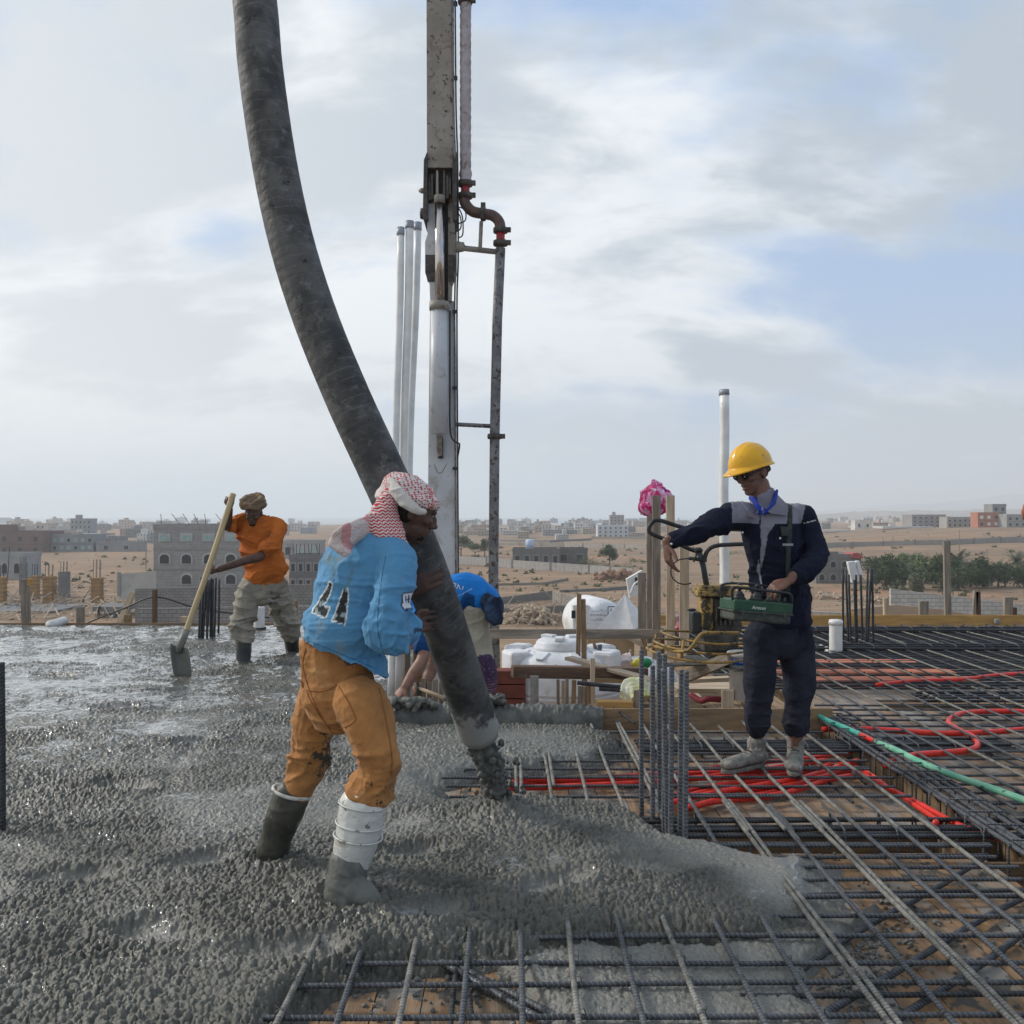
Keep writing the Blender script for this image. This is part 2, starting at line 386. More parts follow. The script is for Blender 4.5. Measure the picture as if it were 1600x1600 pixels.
def pebbles(x, y, cell, seed, rmin, rmax):
    gx, gy = x/cell, y/cell; ix, iy = np.floor(gx).astype(np.int64), np.floor(gy).astype(np.int64); h = np.zeros(x.shape)
    for a in (-1, 0, 1):
        for b in (-1, 0, 1):
            i, j = ix+a, iy+b; k = np.zeros_like(i)
            cx_ = i+0.15+0.7*h3(i, j, k, seed); cy_ = j+0.15+0.7*h3(i, j, k, seed+1)
            r = rmin+(rmax-rmin)*h3(i, j, k, seed+2); an = h3(i, j, k, seed+3)*6.283; asp = 0.68+0.32*h3(i, j, k, seed+4)
            dx, dy = gx-cx_, gy-cy_; u = (dx*np.cos(an)+dy*np.sin(an))/r; v_ = (-dx*np.sin(an)+dy*np.cos(an))/(r*asp)
            q = np.clip(1-(u*u+v_*v_), 0, 1)
            tilt = 1+0.35*u*(h3(i, j, k, seed+5)*2-1)+0.35*v_*(h3(i, j, k, seed+6)*2-1)
            h = np.maximum(h, np.power(q, 0.45)*tilt*(0.35+0.65*h3(i, j, k, seed+7)))
    return h
def slab_z(x, y, full=True):
    p = np.stack([x*1.0, y*1.0, np.zeros_like(x)], 1)
    sd = sdist(x, y, MAIN) + 0.035*fbm(p*9, 3, 5)+0.055*fbm(p*3.5, 2, 6)
    st = sdist(x, y, THIN) + 0.04*fbm(p*8, 3, 8)+0.06*fbm(p*3, 2, 7)+0.02
    sh = sdist(x, y, HOLLOW) + 0.02*fbm(p*12, 2, 9)
    und = 0.016*fbm(p*1.7, 3, 11)+0.010*fbm(p*5.0, 3, 21)+0.012*(1-np.abs(fbm(p*np.array([1.2, 3.0, 1]), 2, 31)))-0.010
    # heap under the hose, ridge along its front
    mx, my = G(880, 1320).x, G(880, 1320).y
    und = und+0.030*np.exp(-((x-mx)/0.75)**2-((y-my-0.05)/0.42)**2)
    foot = np.zeros_like(x)
    for bx_, by_, hh_, rr_ in ((540, 1412, .030, .13), (424, 1352, .025, .12), (383, 1040, .02, .16), (459, 1028, .02, .16)):
        q_ = G(bx_, by_); d_ = np.hypot(x-q_.x, y-q_.y-.02); und = und+hh_*np.exp(-((d_-rr_)/.045)**2)*(0.6+0.4*vnoise(p*9, 15))
    q_ = G(786, 1282); d_ = np.hypot((x-q_.x), (y-q_.y)*1.2); und = und+0.075*np.exp(-(d_/.13)**2)+.02*np.exp(-(d_/.3)**2)
    for fx, fy, fa in ((300, 1160, .3), (190, 1230, -.2), (330, 1345, .5), (655, 1335, .2), (700, 1425, .4), (240, 1460, -.3), (110, 1370, .2), (470, 1480, .1), (560, 1130, .3), (180, 1110, .1), (90, 1060, 0), (270, 1080, .4), (860, 1385, .5), (1010, 1360, -.2)):
        q_ = G(fx, fy); dx_, dy_ = x-q_.x, y-q_.y; u_ = (dx_*math.cos(fa)+dy_*math.sin(fa))/.15; w_ = (-dx_*math.sin(fa)+dy_*math.cos(fa))/.075; d_ = np.hypot(u_, w_)+.25*vnoise(p*8, 19)
        und = und-0.030*np.exp(-d_**4)+0.012*np.exp(-((d_-1.45)/.35)**2); foot = np.maximum(foot, np.exp(-d_**4))
    for k_ in range(5):
        lx = -0.9-0.45*k_; und = und-0.010*np.exp(-((x-lx-0.25*np.sin(y*1.1+k_*2)-.1*(y-5))/.05)**2)*sstep(4.2, 5.2, y)
    top = 0.006+und
    s = sstep(-0.03, 0.17+0.22*sstep(0.75, 1.25, x), sd)
    z = (DECK-0.03)+(top-DECK+0.03)*np.power(s, 0.7)
    zt = (DECK-0.03)+(DECK*-1+0.03-0.034+0.3*und)*sstep(-0.02, 0.10, st)
    z = np.where(st > -0.02, np.maximum(z, zt), z)
    # the paste-rich sheets
    pn = fbm(p*np.array([0.9, 1.5, 1]), 3, 41)
    paste = sstep(0.12, 0.55, pn)*0.75
    fl = sdist(x, y, gp([(1100, 1320), (1290, 1295), (1350, 1340), (1360, 1390), (1300, 1420), (1180, 1400), (1150, 1360)]))
    paste = np.maximum(paste, sstep(-0.15, 0.1, fl))
    ba = sdist(x, y, gp([(620, 1160), (780, 1140), (900, 1150), (940, 1180), (820, 1192), (700, 1210), (640, 1240), (600, 1240)]))
    paste = np.maximum(paste, 0.55*sstep(-0.15, 0.1, ba))
    paste = np.maximum(paste, sstep(0, 0.05, st)*(1-sstep(0.0, 0.06, sd))*0.9)
    bx, by = G(640, 1290).x, G(640, 1290).y
    paste = np.maximum(paste, 1.2*np.exp(-((x-bx)**2+(y-by)**2)/0.012))
    paste = np.maximum(paste, foot*.8); paste = np.clip(paste, 0, 1)
    if full:
        rough = np.clip(0.9+0.55*fbm(p*2.3, 2, 61), 0.35, 1.3)
        wrp = p+0.005*np.stack([vnoise(p*30, 3), vnoise(p*30, 4), p[:, 2]], 1)
        pb = np.maximum(pebbles(wrp[:, 0], wrp[:, 1], 0.025, 100, 0.42, 0.74), 0.85*pebbles(wrp[:, 0]+3.3, wrp[:, 1]+1.7, 0.0165, 200, 0.4, 0.68))
        big = pebbles(wrp[:, 0], wrp[:, 1], 0.06, 300, 0.1, 0.36)
        amp = 0.0225*rough*(1-0.72*paste)
        on = np.clip(sstep(-0.03, 0.05, np.maximum(sd, st)), 0, 1)
        z = z+on*(amp*pb+0.013*big*rough*(1-0.5*paste)+0.0022*fbm(p*90, 2, 71))
        wl = top+0.46*0.023+0.007*vnoise(p*11, 84)+0.004*vnoise(p*26, 85)+0.010*fbm(p*np.array([1.1, 1.8, 1]), 3, 81)+0.016*sstep(3.6, 8.5, y)*(0.4+0.6*sstep(0.6, -1.0, x))-0.014
        wl = np.where(sd > 0.25, wl, -9); wet = sstep(-0.0012, 0.0016, wl-z)
        z = np.maximum(z, wl+0.0006*vnoise(p*60, 8))
        z = np.where(z < DECK-0.001, DECK-0.03, z)
        slab_z.wet = wet
    return z, paste, sd, st
def make_slab():
    ys = np.concatenate([np.arange(2.15, 4.4, 0.0050), np.arange(4.4, 7.2, 0.008), np.arange(7.2, YF+0.01, 0.016)])
    us = np.linspace(-0.64, 0.42, 1150)
    U, Yg = np.meshgrid(us, ys); Xg = U*Yg; x = Xg.ravel(); y = Yg.ravel()
    z, paste, sd, st = slab_z(x, y)
    v = np.stack([x, y, z], 1); nr, nc = len(ys), len(us)
    idx = np.arange(nr*nc).reshape(nr, nc)
    q = np.stack([idx[:-1, :-1], idx[:-1, 1:], idx[1:, 1:], idx[1:, :-1]], -1).reshape(-1, 4)
    keep = (z[q].max(1) > DECK-0.02) & (x[q].min(1) > -8.9)
    q = q[keep]; used = np.zeros(len(v), bool); used[q.ravel()] = True
    mp = np.cumsum(used)-1; q = mp[q]; v = v[used]
    o = link('wet_concrete', v, q, concM, smooth=True, kind='structure')
    w_ = o.data.attributes.new('wet', 'FLOAT', 'POINT'); w_.data.foreach_set('value', slab_z.wet[used].astype(np.float32))
    a = o.data.attributes.new('paste', 'FLOAT', 'POINT'); a.data.foreach_set('value', paste[used].astype(np.float32))
make_slab()
mb = MB()
mb.box((-5.0, 7.2, -0.13), (8.4, 10.25, 0.1)); mb.build('slab_base', cementM, kind='structure')
# ---------------- reinforcing steel ----------------
rs = random.Random(11)
def rebar_mb(p, q, r=0.008, ribs=True, bend=0.004, pitch=0.013, segs=7, mb=None, seed=0):
    """a ribbed bar from p to q with a slight natural bow"""
    p = np.array(tuple(p)); q = np.array(tuple(q)); l = np.linalg.norm(q-p)
    n = max(3, int(l/(pitch/2))) if ribs else max(4, int(l/0.12))
    n = min(n, 1400); t = np.linspace(0, 1, n)
    pts = p+(q-p)*t[:, None]
    ph = rs.uniform(0, 9); a = rs.uniform(0.6, 1.6)*bend
    w1 = a*np.sin(t*l*2.1+ph)+0.4*a*np.sin(t*l*5.3+ph*2)
    d = (q-p)/l; sidev = np.cross(d, (0, 0, 1)) if abs(d[2]) < 0.9 else np.array((1.0, 0, 0)); sidev = sidev/(np.linalg.norm(sidev)+1e-9)
    pts = pts+sidev*w1[:, None]
    if abs(d[2]) < 0.9: pts[:, 2] += 0.5*a*np.sin(t*l*1.3+ph*3)
    rr = [r*(1.13 if k % 2 else 0.92) for k in range(n)] if ribs else [r]*n
    return (mb or MB()).tube(pts, rr, segs)
def near_conc(x, y):
    z, pa, sd_, st = slab_z(np.array([x]), np.array([y]), False); return sd_[0], st[0]
def mat_grid(name, label, xs, ys, xr, yr, rr=(0.0085, 0.0075), zt=0.0, group='tied steel mats on the shuttering', m_l=None, m_t=None, ribs=True, dbl=0.0, ties=True):
    """xs: positions of the bars running away, lying on top; ys: positions of the bars running across"""
    t = thing(name, label, 'rebar mat', ((xr[0]+xr[1])/2, (yr[0]+yr[1])/2, -0.03), group)
    for i, x in enumerate(xs):
        y0, y1 = yr[0]+rs.uniform(-0.05, 0.02), yr[1]+rs.uniform(-0.06, 0.10)
        dx = rs.uniform(-0.02, 0.02)
        rebar_mb((x, y0, zt+rs.uniform(-0.002, 0.003)), (x+dx, y1, zt+rs.uniform(-0.002, 0.003)), rr[0], ribs).build('bar', m_l[i % len(m_l)] if m_l else steelC, t, smooth=True)
        if rs.random() < dbl:
            ym = rs.uniform(y0, y1-0.3)
            rebar_mb((x+0.019, ym, zt), (x+0.019+rs.uniform(-.01, .01), y1, zt), rr[0], ribs).build('bar', steelC, t, smooth=True)
    for i, y in enumerate(ys):
        x0, x1 = xr[0]+rs.uniform(-0.06, 0.02), xr[1]+rs.uniform(-0.05, 0.06); dy = rs.uniform(-0.02, 0.02)
        rebar_mb((x0, y, zt-rr[0]-rr[1]), (x1, y+dy, zt-rr[0]-rr[1]), rr[1], ribs).build('bar', m_t or steel, t, smooth=True)
        if rs.random() < dbl+0.25:
            xm = rs.uniform(x0, (x0+x1)/2)
            rebar_mb((xm, y+0.02, zt-rr[0]-rr[1]), (x1, y+dy+0.017, zt-rr[0]-rr[1]), rr[1], ribs).build('bar', m_t or steel, t, smooth=True)
    if not ribs is False:
        for i in range(int(len(xs)*.45)):
            x = rs.uniform(xr[0]+.1, xr[1]-.1); y0 = rs.uniform(yr[0], yr[0]+.5*(yr[1]-yr[0])); rebar_mb((x, y0, zt-.052), (x+rs.uniform(-.12, .12), min(yr[1], y0+rs.uniform(.8, 2.2)), zt-.05), rr[1], ribs).build('bar', blacksteel, t, smooth=True)
        for i in range(int(len(ys)*.5)):
            y = rs.uniform(yr[0]+.25, yr[1]-.1); x0 = rs.uniform(xr[0], xr[1]-.8); rebar_mb((x0, y, zt-.038), (min(xr[1], x0+rs.uniform(.8, 2.4)), y+rs.uniform(-.06, .06), zt-.036), rr[1], ribs).build('bar', blacksteel, t, smooth=True)
    if ties:
        mb = MB()
        for x in xs:
            for y in ys:
                if rs.random() < 0.45:
                    c = (x, y, zt-rr[0]); R0 = rr[0]+0.007; a0 = rs.uniform(0.5, 1.0)
                    pts = [(c[0]+R0*math.cos(a)*a0, c[1]+R0*0.9*math.cos(a+0.6), c[2]+1.35*R0*math.sin(a)) for a in np.linspace(0, 6.1, 9)]
                    pts.append((c[0]+rs.uniform(-.02, .02), c[1]+rs.uniform(-.02, .02), c[2]+R0+rs.uniform(0.0, .025)))
                    mb.tube(pts, 0.0013, 4)
        if mb.n: mb.build('tie_wire', wire, t, smooth=True, kind='stuff')
    return t
SP = 0.17
X0 = -0.484
def xs_in(a, b, step=SP): return [X0+step*k for k in range(int(math.floor((a-X0)/step)), 60) if a <= X0+step*k <= b]
# the front mat, bottom of the picture
mat_grid('rebar_mat', 'ribbed steel mat over orange planks along the near edge, partly under wet concrete', xs_in(-0.7, 2.0), [2.36, 2.53, 2.71, 2.90, 3.04, 3.22, 3.39, 3.57, 3.72, 3.88, 3.99, 4.12],
         (-0.72, 2.02), (2.2, 4.62), dbl=0.18, rr=(0.0088, 0.0082), m_l=[steelC, steel, steelC, steel, steel])
for k, (a, b, z) in enumerate([((1230, 1534), (1540, 1338), -0.06), ((1390, 1610), (1640, 1418), -0.06), ((1290, 1585), (1640, 1380), -0.055), ((700, 1500), (930, 1625), -0.05), ((640, 1470), (860, 1600), -0.055)]):
    p, q = G(*a, z), G(*b, z)
    rebar_mb(p, q, 0.011, True, 0.008).build('rebar', steel, None, smooth=True, loc=tuple(p), category='rebar', group='loose diagonal bars under the near mat',
        label=['loose dark diagonal bar under the near mat, crossing the orange planks to the trench', 'loose diagonal bar under the near mat, nearest the right corner of the planks', 'second loose diagonal bar crossing the orange planks under the mat', 'short diagonal bar below the mat between concrete and bare planks, under the white boot', 'diagonal bar dipping under the concrete lip near the bottom edge'][k])
# bars between the trench and the opening
mat_grid('rebar_mat', 'tied steel mat under the supervisor, laid over red conduits', xs_in(-0.05, 2.0), [4.85, 5.02, 5.2, 5.37, 5.54, 5.72, 6.30],
         (-0.33, 2.03), (4.30, 6.45), dbl=0.18, rr=(0.0088, 0.0075), m_l=[steelC, steelC])
# beyond the long beam
mat_grid('rebar_mat', 'tied steel mat right of the green hose, over grey planks and looping red conduit', xs_in(2.36, 6.2), [4.72, 4.9, 5.07, 5.24, 5.42, 5.59, 5.77, 5.94, 6.12, 6.3, 6.47, 6.65, 6.82, 7.0, 7.17],
         (2.30, 6.3), (4.62, 7.9), rr=(0.008, 0.0075), m_l=[steel, steel, steelC])
mat_grid('rebar_mat', 'near corner steel mat right of the long beam cage', xs_in(2.36, 3.6), [3.0, 3.2, 3.39, 3.57, 3.75, 3.9, 4.08],
         (2.30, 3.7), (2.4, 4.5), rr=(0.0095, 0.009), m_l=[steel, steelC])
mat_grid('rebar_mat', 'dark dense steel mat at the far end of the deck, beyond the short white pipe', xs_in(1.85, 7.6, 0.2), [7.9+0.13*k for k in range(33)],
         (1.85, 7.7), (7.85, 12.2), rr=(0.008, 0.010), m_l=[steelC, blacksteel], m_t=blacksteel, ribs=False, ties=False)
# ---- beam cages in the trenches ----
def hoop(c, w, h, ax, r=0.005):
    """rectangular stirrup with bent hooks; ax = direction of the beam"""
    a = Vector(ax).normalized(); s = a.cross(Vector((0, 0, 1))).normalized(); u = Vector((0, 0, 1)); c = Vector(c)
    pts = [c+s*(w/2-0.03)+u*(-0.05)+a*0.012, c+s*(w/2-0.015)+u*0.005+a*0.008, c+s*w/2+u*0.0]
    pts = [c+s*(-w/2+0.045)+u*-0.055, c+s*(-w/2+0.012)+u*-0.012, c+s*(-w/2)+u*0.0, c+s*(-w/2-0.004)+u*-0.02, c+s*-w/2+u*-h, c+s*w/2+u*-h, c+s*w/2+u*0.0, c+s*(w/2-0.02)+u*0.012, c+s*(-w/2+0.01)+u*0.016, c+s*(-w/2+0.03)+u*-0.03]
    return MB().tube(pts, r, 6)
def cage(label, p, q, w, h, offs, step, zt, r=0.010, ribs=True, m1=None, m2=None):
    p, q = Vector(p), Vector(q); d = (q-p).normalized(); s = d.cross(Vector((0, 0, 1)))
    t = thing('beam_cage', label, 'rebar cage', tuple((p+q)/2+Vector((0, 0, -h))), 'beam cages in the trenches')
    for o_, z in offs:
        rebar_mb(p+s*o_+Vector((0, 0, z)), q+s*(o_+rs.uniform(-.01, .01))+Vector((0, 0, z)), r, ribs, 0.006).build('bar', (m1 or blacksteel), t, smooth=True)
    L_ = (q-p).length; k = 0.1
    while k < L_-0.05:
        hoop(p+d*k+Vector((0, 0, zt)), w, h, d+s*rs.uniform(-.08, .08)).build('stirrup', m2 or steel, t, smooth=True); k += step*rs.uniform(0.8, 1.2)
    return t
cage('black ribbed beam cage in the trench between the concrete tongue and the supervisor', (0.60, 4.40, 0), (4.3, 4.42, 0), 0.27, 0.36, [(-0.13, -0.035), (-0.09, -0.03), (-0.03, -0.035), (0.03, -0.03), (0.09, -0.035), (0.13, -0.03), (0.12, -0.33), (-0.12, -0.33)], 0.2, -0.012)
cage('long beam cage with hooked stirrups running away beside the green hose', (2.18, 2.6, 0), (2.18, 6.7, 0), 0.20, 0.36, [(-0.09, 0.018), (-0.055, 0.02), (0.0, 0.016), (0.05, 0.02), (0.09, 0.018), (0.09, -0.3), (-0.09, -0.3)], 0.19, 0.03, m1=steel)
cage('dark bundle of beam bars behind the boots of the supervisor', (0.78, 5.98, 0), (3.1, 6.0, 0), 0.24, 0.06, [(-0.13, -0.03), (-0.09, -0.03), (-0.05, -0.03), (-0.01, -0.03), (0.04, -0.03), (0.08, -0.03), (0.13, -0.03)], 0.24, -0.012, r=0.011)
cage('beam cage across the far right planks, past the conduit loop', (3.2, 7.55, 0), (7.2, 7.57, 0), 0.3, 0.3, [(-0.15, -0.03), (-0.1, -0.03), (-0.05, 0.0), (0.0, -0.03), (0.06, 0.0), (0.12, -0.03), (0.16, 0.0)], 0.2, 0.01, r=0.011, ribs=False)
cage('dense dark beam bars along the far edge, before the yellow board', (2.0, 11.75, 0), (7.4, 11.78, 0), 0.4, 0.1, [(-0.2, 0.0), (-0.12, 0.02), (-0.04, 0.0), (0.04, 0.02), (0.12, 0.0), (0.2, 0.02)], 0.3, 0.04, r=0.012, ribs=False)
cage('dense dark beam bars beside the column steel beyond the white pipe', (2.0, 10.2, 0), (7.0, 10.2, 0), 0.4, 0.1, [(-0.2, 0.0), (-0.12, 0.02), (-0.04, 0.0), (0.04, 0.02), (0.12, 0.0), (0.2, 0.02)], 0.3, 0.04, r=0.012, ribs=False)
# ---- column starter bars ----
def starters(label, bars, m_, r=0.009, ribs=True, hoops=(), topm=None):
    if m_.name == 'column bars': ribbed(m_, (0.30, 0.31, 0.32), .6)
    t = thing('column_steel', label, 'column rebar', tuple(bars[0][0]), 'upright column starter bars')
    for p, q in bars:
        rebar_mb(p, q, r, ribs, 0.003, segs=8).build('bar', m_, t, smooth=True)
    for c, w in hoops:
        pts = [(c[0]+w*math.cos(a)*1.1, c[1]+w*math.sin(a), c[2]) for a in np.linspace(0.6, 6.6, 12)]
        MB().tube(pts, 0.004, 5).build('tie', wire, t, smooth=True)
    return t
def ups(l, zb=-0.1):
    out = []
    for tx, ty, bx, by in l:
        b = G(bx, by, 0.0); D = b.y; t_ = P(tx, ty, D+0.0); out.append((Vector((b.x, D, zb)), t_))
    return out
starters('clump of tall ribbed column bars standing in wet concrete at the tip of the pour', ups([(1002, 1015, 1001, 1254), (1022, 1040, 1020, 1272), (1029, 1018, 1030, 1266), (1039, 1022, 1037, 1288), (1049, 1042, 1047, 1312), (1064, 1046, 1060, 1296), (1071, 1049, 1072, 1312), (1036, 1046, 1042, 1300)]),
         CB_ := mat('column bars', (0.07, 0.075, 0.09), (0.13, 0.135, 0.145), 16, 0.5, 0.7, metal=0.3, stain=((0.30, 0.295, 0.27), 6, 0.56, 0.2, 0.9)), 0.0115)
starters('thin black column bars standing in the wet slab beside the shovel man', ups([(314, 902, 310, 1000), (322, 905, 317, 999), (328, 905, 322, 998), (330, 903, 328, 997), (333, 905, 331, 997), (337, 903, 334, 996), (342, 905, 341, 992), (325, 906, 324, 999), (318, 907, 313, 999)]), blacksteel, 0.013, False)
colR = starters('black column bars before the palm grove, two with white foam caps', ups([(1317, 888, 1317, 1000), (1322, 890, 1326, 1002), (1326, 898, 1329, 1004), (1335, 906, 1338, 1004), (1338, 898, 1340, 1004), (1345, 898, 1348, 1002), (1356, 888, 1352, 1008), (1363, 889, 1365, 1006), (1361, 890, 1354, 1006)]), blacksteel, 0.013, False)
starters('thick black bar standing at the left border of the frame', ups([(3, 1035, 4, 1305), (-6, 1040, -5, 1290)]), blacksteel, 0.014, True)
# foam caps on the bars
D = 10.8
for q in ([P(1325, 878, D), P(1336, 877, D), P(1343, 909, D), P(1332, 911, D)], [P(1337.5, 877, D+.02), P(1343, 876, D+.02), P(1349, 900, D+.02), P(1344, 906, D+.02)]):
    MB().prism(q, (0, 0.07, 0)).build('foam_cap', pvc, colR, bevel=0.006)
# ---- conduits and hose ----
def pipe(name, pts, r, m_, label, cat, group=None, z=None, n=10, segs=10, parent=None):
    s_ = spline(pts, n); mb = MB().tube(s_, r, segs)
    if parent: return mb.build(name, m_, parent, smooth=True)
    o = mb.build(name, m_, None, smooth=True, loc=tuple(s_[0]), label=label, category=cat)
    if group: o['group'] = group
    return o
gc = 'red electrical conduits under the steel'
zc = -0.045
def gz(l, z=zc): return [G(a, b, z) for a, b in l]
pipe('conduit', gz([(800, 1218), (900, 1219), (1010, 1216), (1090, 1216), (1170, 1214), (1250, 1208), (1300, 1194)], -0.04), 0.014, redc, 'red conduit in the middle of the strand, wound over two others', 'conduit', gc)
pipe('conduit', gz([(1040, 1256), (1110, 1240), (1180, 1228), (1250, 1216), (1310, 1198), (1340, 1188)], -0.03), 0.014, redc, 'top red conduit of the strand under the forward boot', 'conduit', gc)
pipe('conduit', gz([(1075, 1262), (1120, 1252), (1190, 1246), (1240, 1236), (1290, 1220), (1330, 1212)], -0.04), 0.0155, redc, 'short red conduit alongside the lowest one of the strand', 'conduit', gc)
pipe('conduit', gz([(790, 1232), (900, 1228), (1020, 1222), (1120, 1212), (1230, 1197), (1290, 1188)]), 0.0155, redc, 'upper red conduit of the strand lying farthest from the concrete tongue', 'conduit', gc)
pipe('conduit', gz([(800, 1223), (860, 1221), (1000, 1212), (1090, 1209), (1180, 1205), (1300, 1202), (1330, 1198)], -0.055), 0.0155, redc, 'red conduit passing directly beneath the supervisor boots', 'conduit', gc)
pipe('conduit', gz([(1030, 1262), (1090, 1240), (1150, 1234), (1220, 1230), (1290, 1212), (1330, 1200)]), 0.0155, redc, 'red conduit curving from the column bars toward the right boot', 'conduit', gc)
pipe('conduit', gz([(1030, 1250), (1090, 1232), (1160, 1222), (1230, 1220), (1310, 1206)], -0.045), 0.012, redc, 'slack red conduit crossing over its neighbours near the column bars', 'conduit', gc)
pipe('conduit', gz([(1060, 1268), (1130, 1248), (1200, 1240), (1265, 1222), (1320, 1206), (1350, 1205)], -0.055), 0.0155, redc, 'lowest red conduit of the strand, nearest the trench', 'conduit', gc)
pipe('conduit', gz([(980, 1214), (1060, 1208), (1140, 1196), (1230, 1188), (1300, 1180), (1330, 1176)], -0.05), 0.012, redc, 'red conduit passing behind the supervisor boots', 'conduit', gc)
pipe('conduit', gz([(1320, 1196), (1340, 1206), (1370, 1222), (1400, 1238), (1440, 1258), (1500, 1290), (1560, 1310)]), 0.015, redc, 'red conduit running down inside the long beam cage', 'conduit', gc)
pipe('conduit', gz([(1310, 1190), (1350, 1204), (1385, 1228), (1420, 1252), (1470, 1285)], -0.05), 0.012, redc, 'second red conduit inside the long beam cage, left of the first', 'conduit', gc)
pipe('conduit', gz([(1285, 1140), (1330, 1138), (1400, 1142), (1470, 1146), (1530, 1145), (1600, 1140), (1680, 1132)], -0.018), 0.019, redc, 'straight red conduit crossing right behind the green hose', 'conduit', gc)
pipe('conduit', gz([(1660, 1116), (1590, 1112), (1540, 1112), (1500, 1116), (1482, 1128), (1500, 1142), (1521, 1152), (1528, 1164), (1515, 1172), (1480, 1176), (1430, 1180), (1400, 1188), (1385, 1196)], -0.014), 0.019, redc, 'red conduit looping in an S over the grey planks', 'conduit', gc, n=12)
pipe('conduit', gz([(1370, 1070), (1430, 1064), (1500, 1062), (1560, 1055), (1650, 1050)], -0.01), 0.018, redc, 'distant red conduit near the hollow orange blocks', 'conduit', gc)
pipe('conduit', [G(1428, 1296, -0.3), G(1455, 1300, -0.12), G(1462, 1285, 0.0), G(1466, 1292, -0.2), G(1500, 1305, -0.3), G(1560, 1308, -0.3)], 0.014, redc, 'red conduit end rising out of the trench by the mat edge', 'conduit', gc)
hs = thing('water_hose', 'green rubber hose with a red joint trailing over the mat to the right edge', 'hose', tuple(G(1265, 1110, 0.03)))
hp = spline([G(a, b, 0.035) for a, b in [(1255, 1104), (1290, 1124), (1320, 1137), (1345, 1148), (1370, 1160), (1400, 1172), (1440, 1192), (1490, 1212), (1550, 1232), (1610, 1254), (1700, 1290)]], 8)
MB().tube(hp[:25], 0.0165, 12).build('hose_end', mat('teal hose', (0.05, 0.32, 0.25), (0.08, 0.42, 0.33), 6, 0.4, stain=((0.02, 0.1, 0.08), 20, 0.62, 0.05)), hs, smooth=True)
MB().tube(hp[24:33], 0.0155, 12).build('joint_sleeve', redc, hs, smooth=True)
MB().tube(hp[32:], 0.018, 12).build('hose_run', greenh, hs, smooth=True)
MB().tube(hp[31:34], 0.020, 12).build('clamp', wire, hs, smooth=True)
# loose aggregate spilled over the planks
def loose():
    r = random.Random(5); mb = MB()
    cand = []
    for k in range(4600):
        if r.random() < 0.6: px, py = r.gauss(1180, 230), r.gauss(1500, 60)
        else: px, py = r.uniform(420, 1600), r.uniform(1200, 1640)
        if py < 1190: continue
        cand.append((px, py))
    pts = np.array([(G(a, b, DECK).x, G(a, b, DECK).y) for a, b in cand])
    z, pa, sd_, st = slab_z(pts[:, 0], pts[:, 1], False)
    d = np.maximum(sd_, st)
    n = 0
    for (x, y), dd in zip(pts, d):
        if dd > 0.0 or r.random() > math.exp(dd*5.0): continue
        if YT0 < y < YT1 or XT0 < x < XT1 or y < 2.2: continue
        s_ = r.uniform(0.004, 0.012)*(1.5 if r.random() < .12 else 1); q = Matrix.Rotation(r.uniform(0, 6), 3, (r.random(), r.random(), 1))
        mb.ball((x, y, DECK+s_*0.45), (s_, s_*r.uniform(.6, .9), s_*r.uniform(.5, .8)), 6, q); n += 1
    mb.build('spilled_gravel', mat('cement coated stones', (0.12, 0.12, 0.11), (0.21, 0.21, 0.20), 30, 0.7), None, smooth=False, kind='stuff')
loose()
# ---------------- people ----------------
skinA = mat('dark brown skin', (0.070, 0.038, 0.028), (0.105, 0.058, 0.043), 24, 0.5, bump=0.0008, bscale=300)
skinB = mat('brown skin', (0.20, 0.105, 0.075), (0.26, 0.14, 0.10), 20, 0.5, bump=0.0008, bscale=300)
skinC = mat('tan skin', (0.125, 0.062, 0.043), (0.175, 0.09, 0.065), 20, 0.5, bump=0.0008, bscale=300)
hairM = mat('black hair', (0.012, 0.011, 0.011), (0.025, 0.023, 0.022), 60, 0.6, bump=0.003, bscale=220)
eyeM = mat('eye', (0.16, 0.14, 0.13), rough=0.2)
def remesh(mb, voxel, smooth=4, sfac=0.5):
    me = bpy.data.meshes.new('tmp'); me.from_pydata(np.concatenate(mb.v).tolist(), [], mb.f)
    o = bpy.data.objects.new('tmp', me); C.collection.objects.link(o)
    r = o.modifiers.new('r', 'REMESH'); r.mode = 'VOXEL'; r.voxel_size = voxel
    if smooth: s = o.modifiers.new('s', 'SMOOTH'); s.iterations = smooth; s.factor = sfac
    ev = o.evaluated_get(bpy.context.evaluated_depsgraph_get()); m2 = ev.to_mesh()
    n = len(m2.vertices); v = np.empty(n*3, np.float32); m2.vertices.foreach_get('co', v)
    nr = np.empty(n*3, np.float32); m2.vertices.foreach_get('normal', nr)
    k = len(m2.loops); li = np.empty(k, np.int32); m2.loops.foreach_get('vertex_index', li)
    ls = np.empty(len(m2.polygons), np.int32); m2.polygons.foreach_get('loop_total', ls)
    ok = (ls == 4).all(); f = li.reshape(-1, 4) if ok else None
    if not ok: f = [tuple(p.vertices) for p in m2.polygons]
    ev.to_mesh_clear(); bpy.data.objects.remove(o); bpy.data.meshes.remove(me)
    return v.reshape(-1, 3).astype(float), nr.reshape(-1, 3).astype(float), f
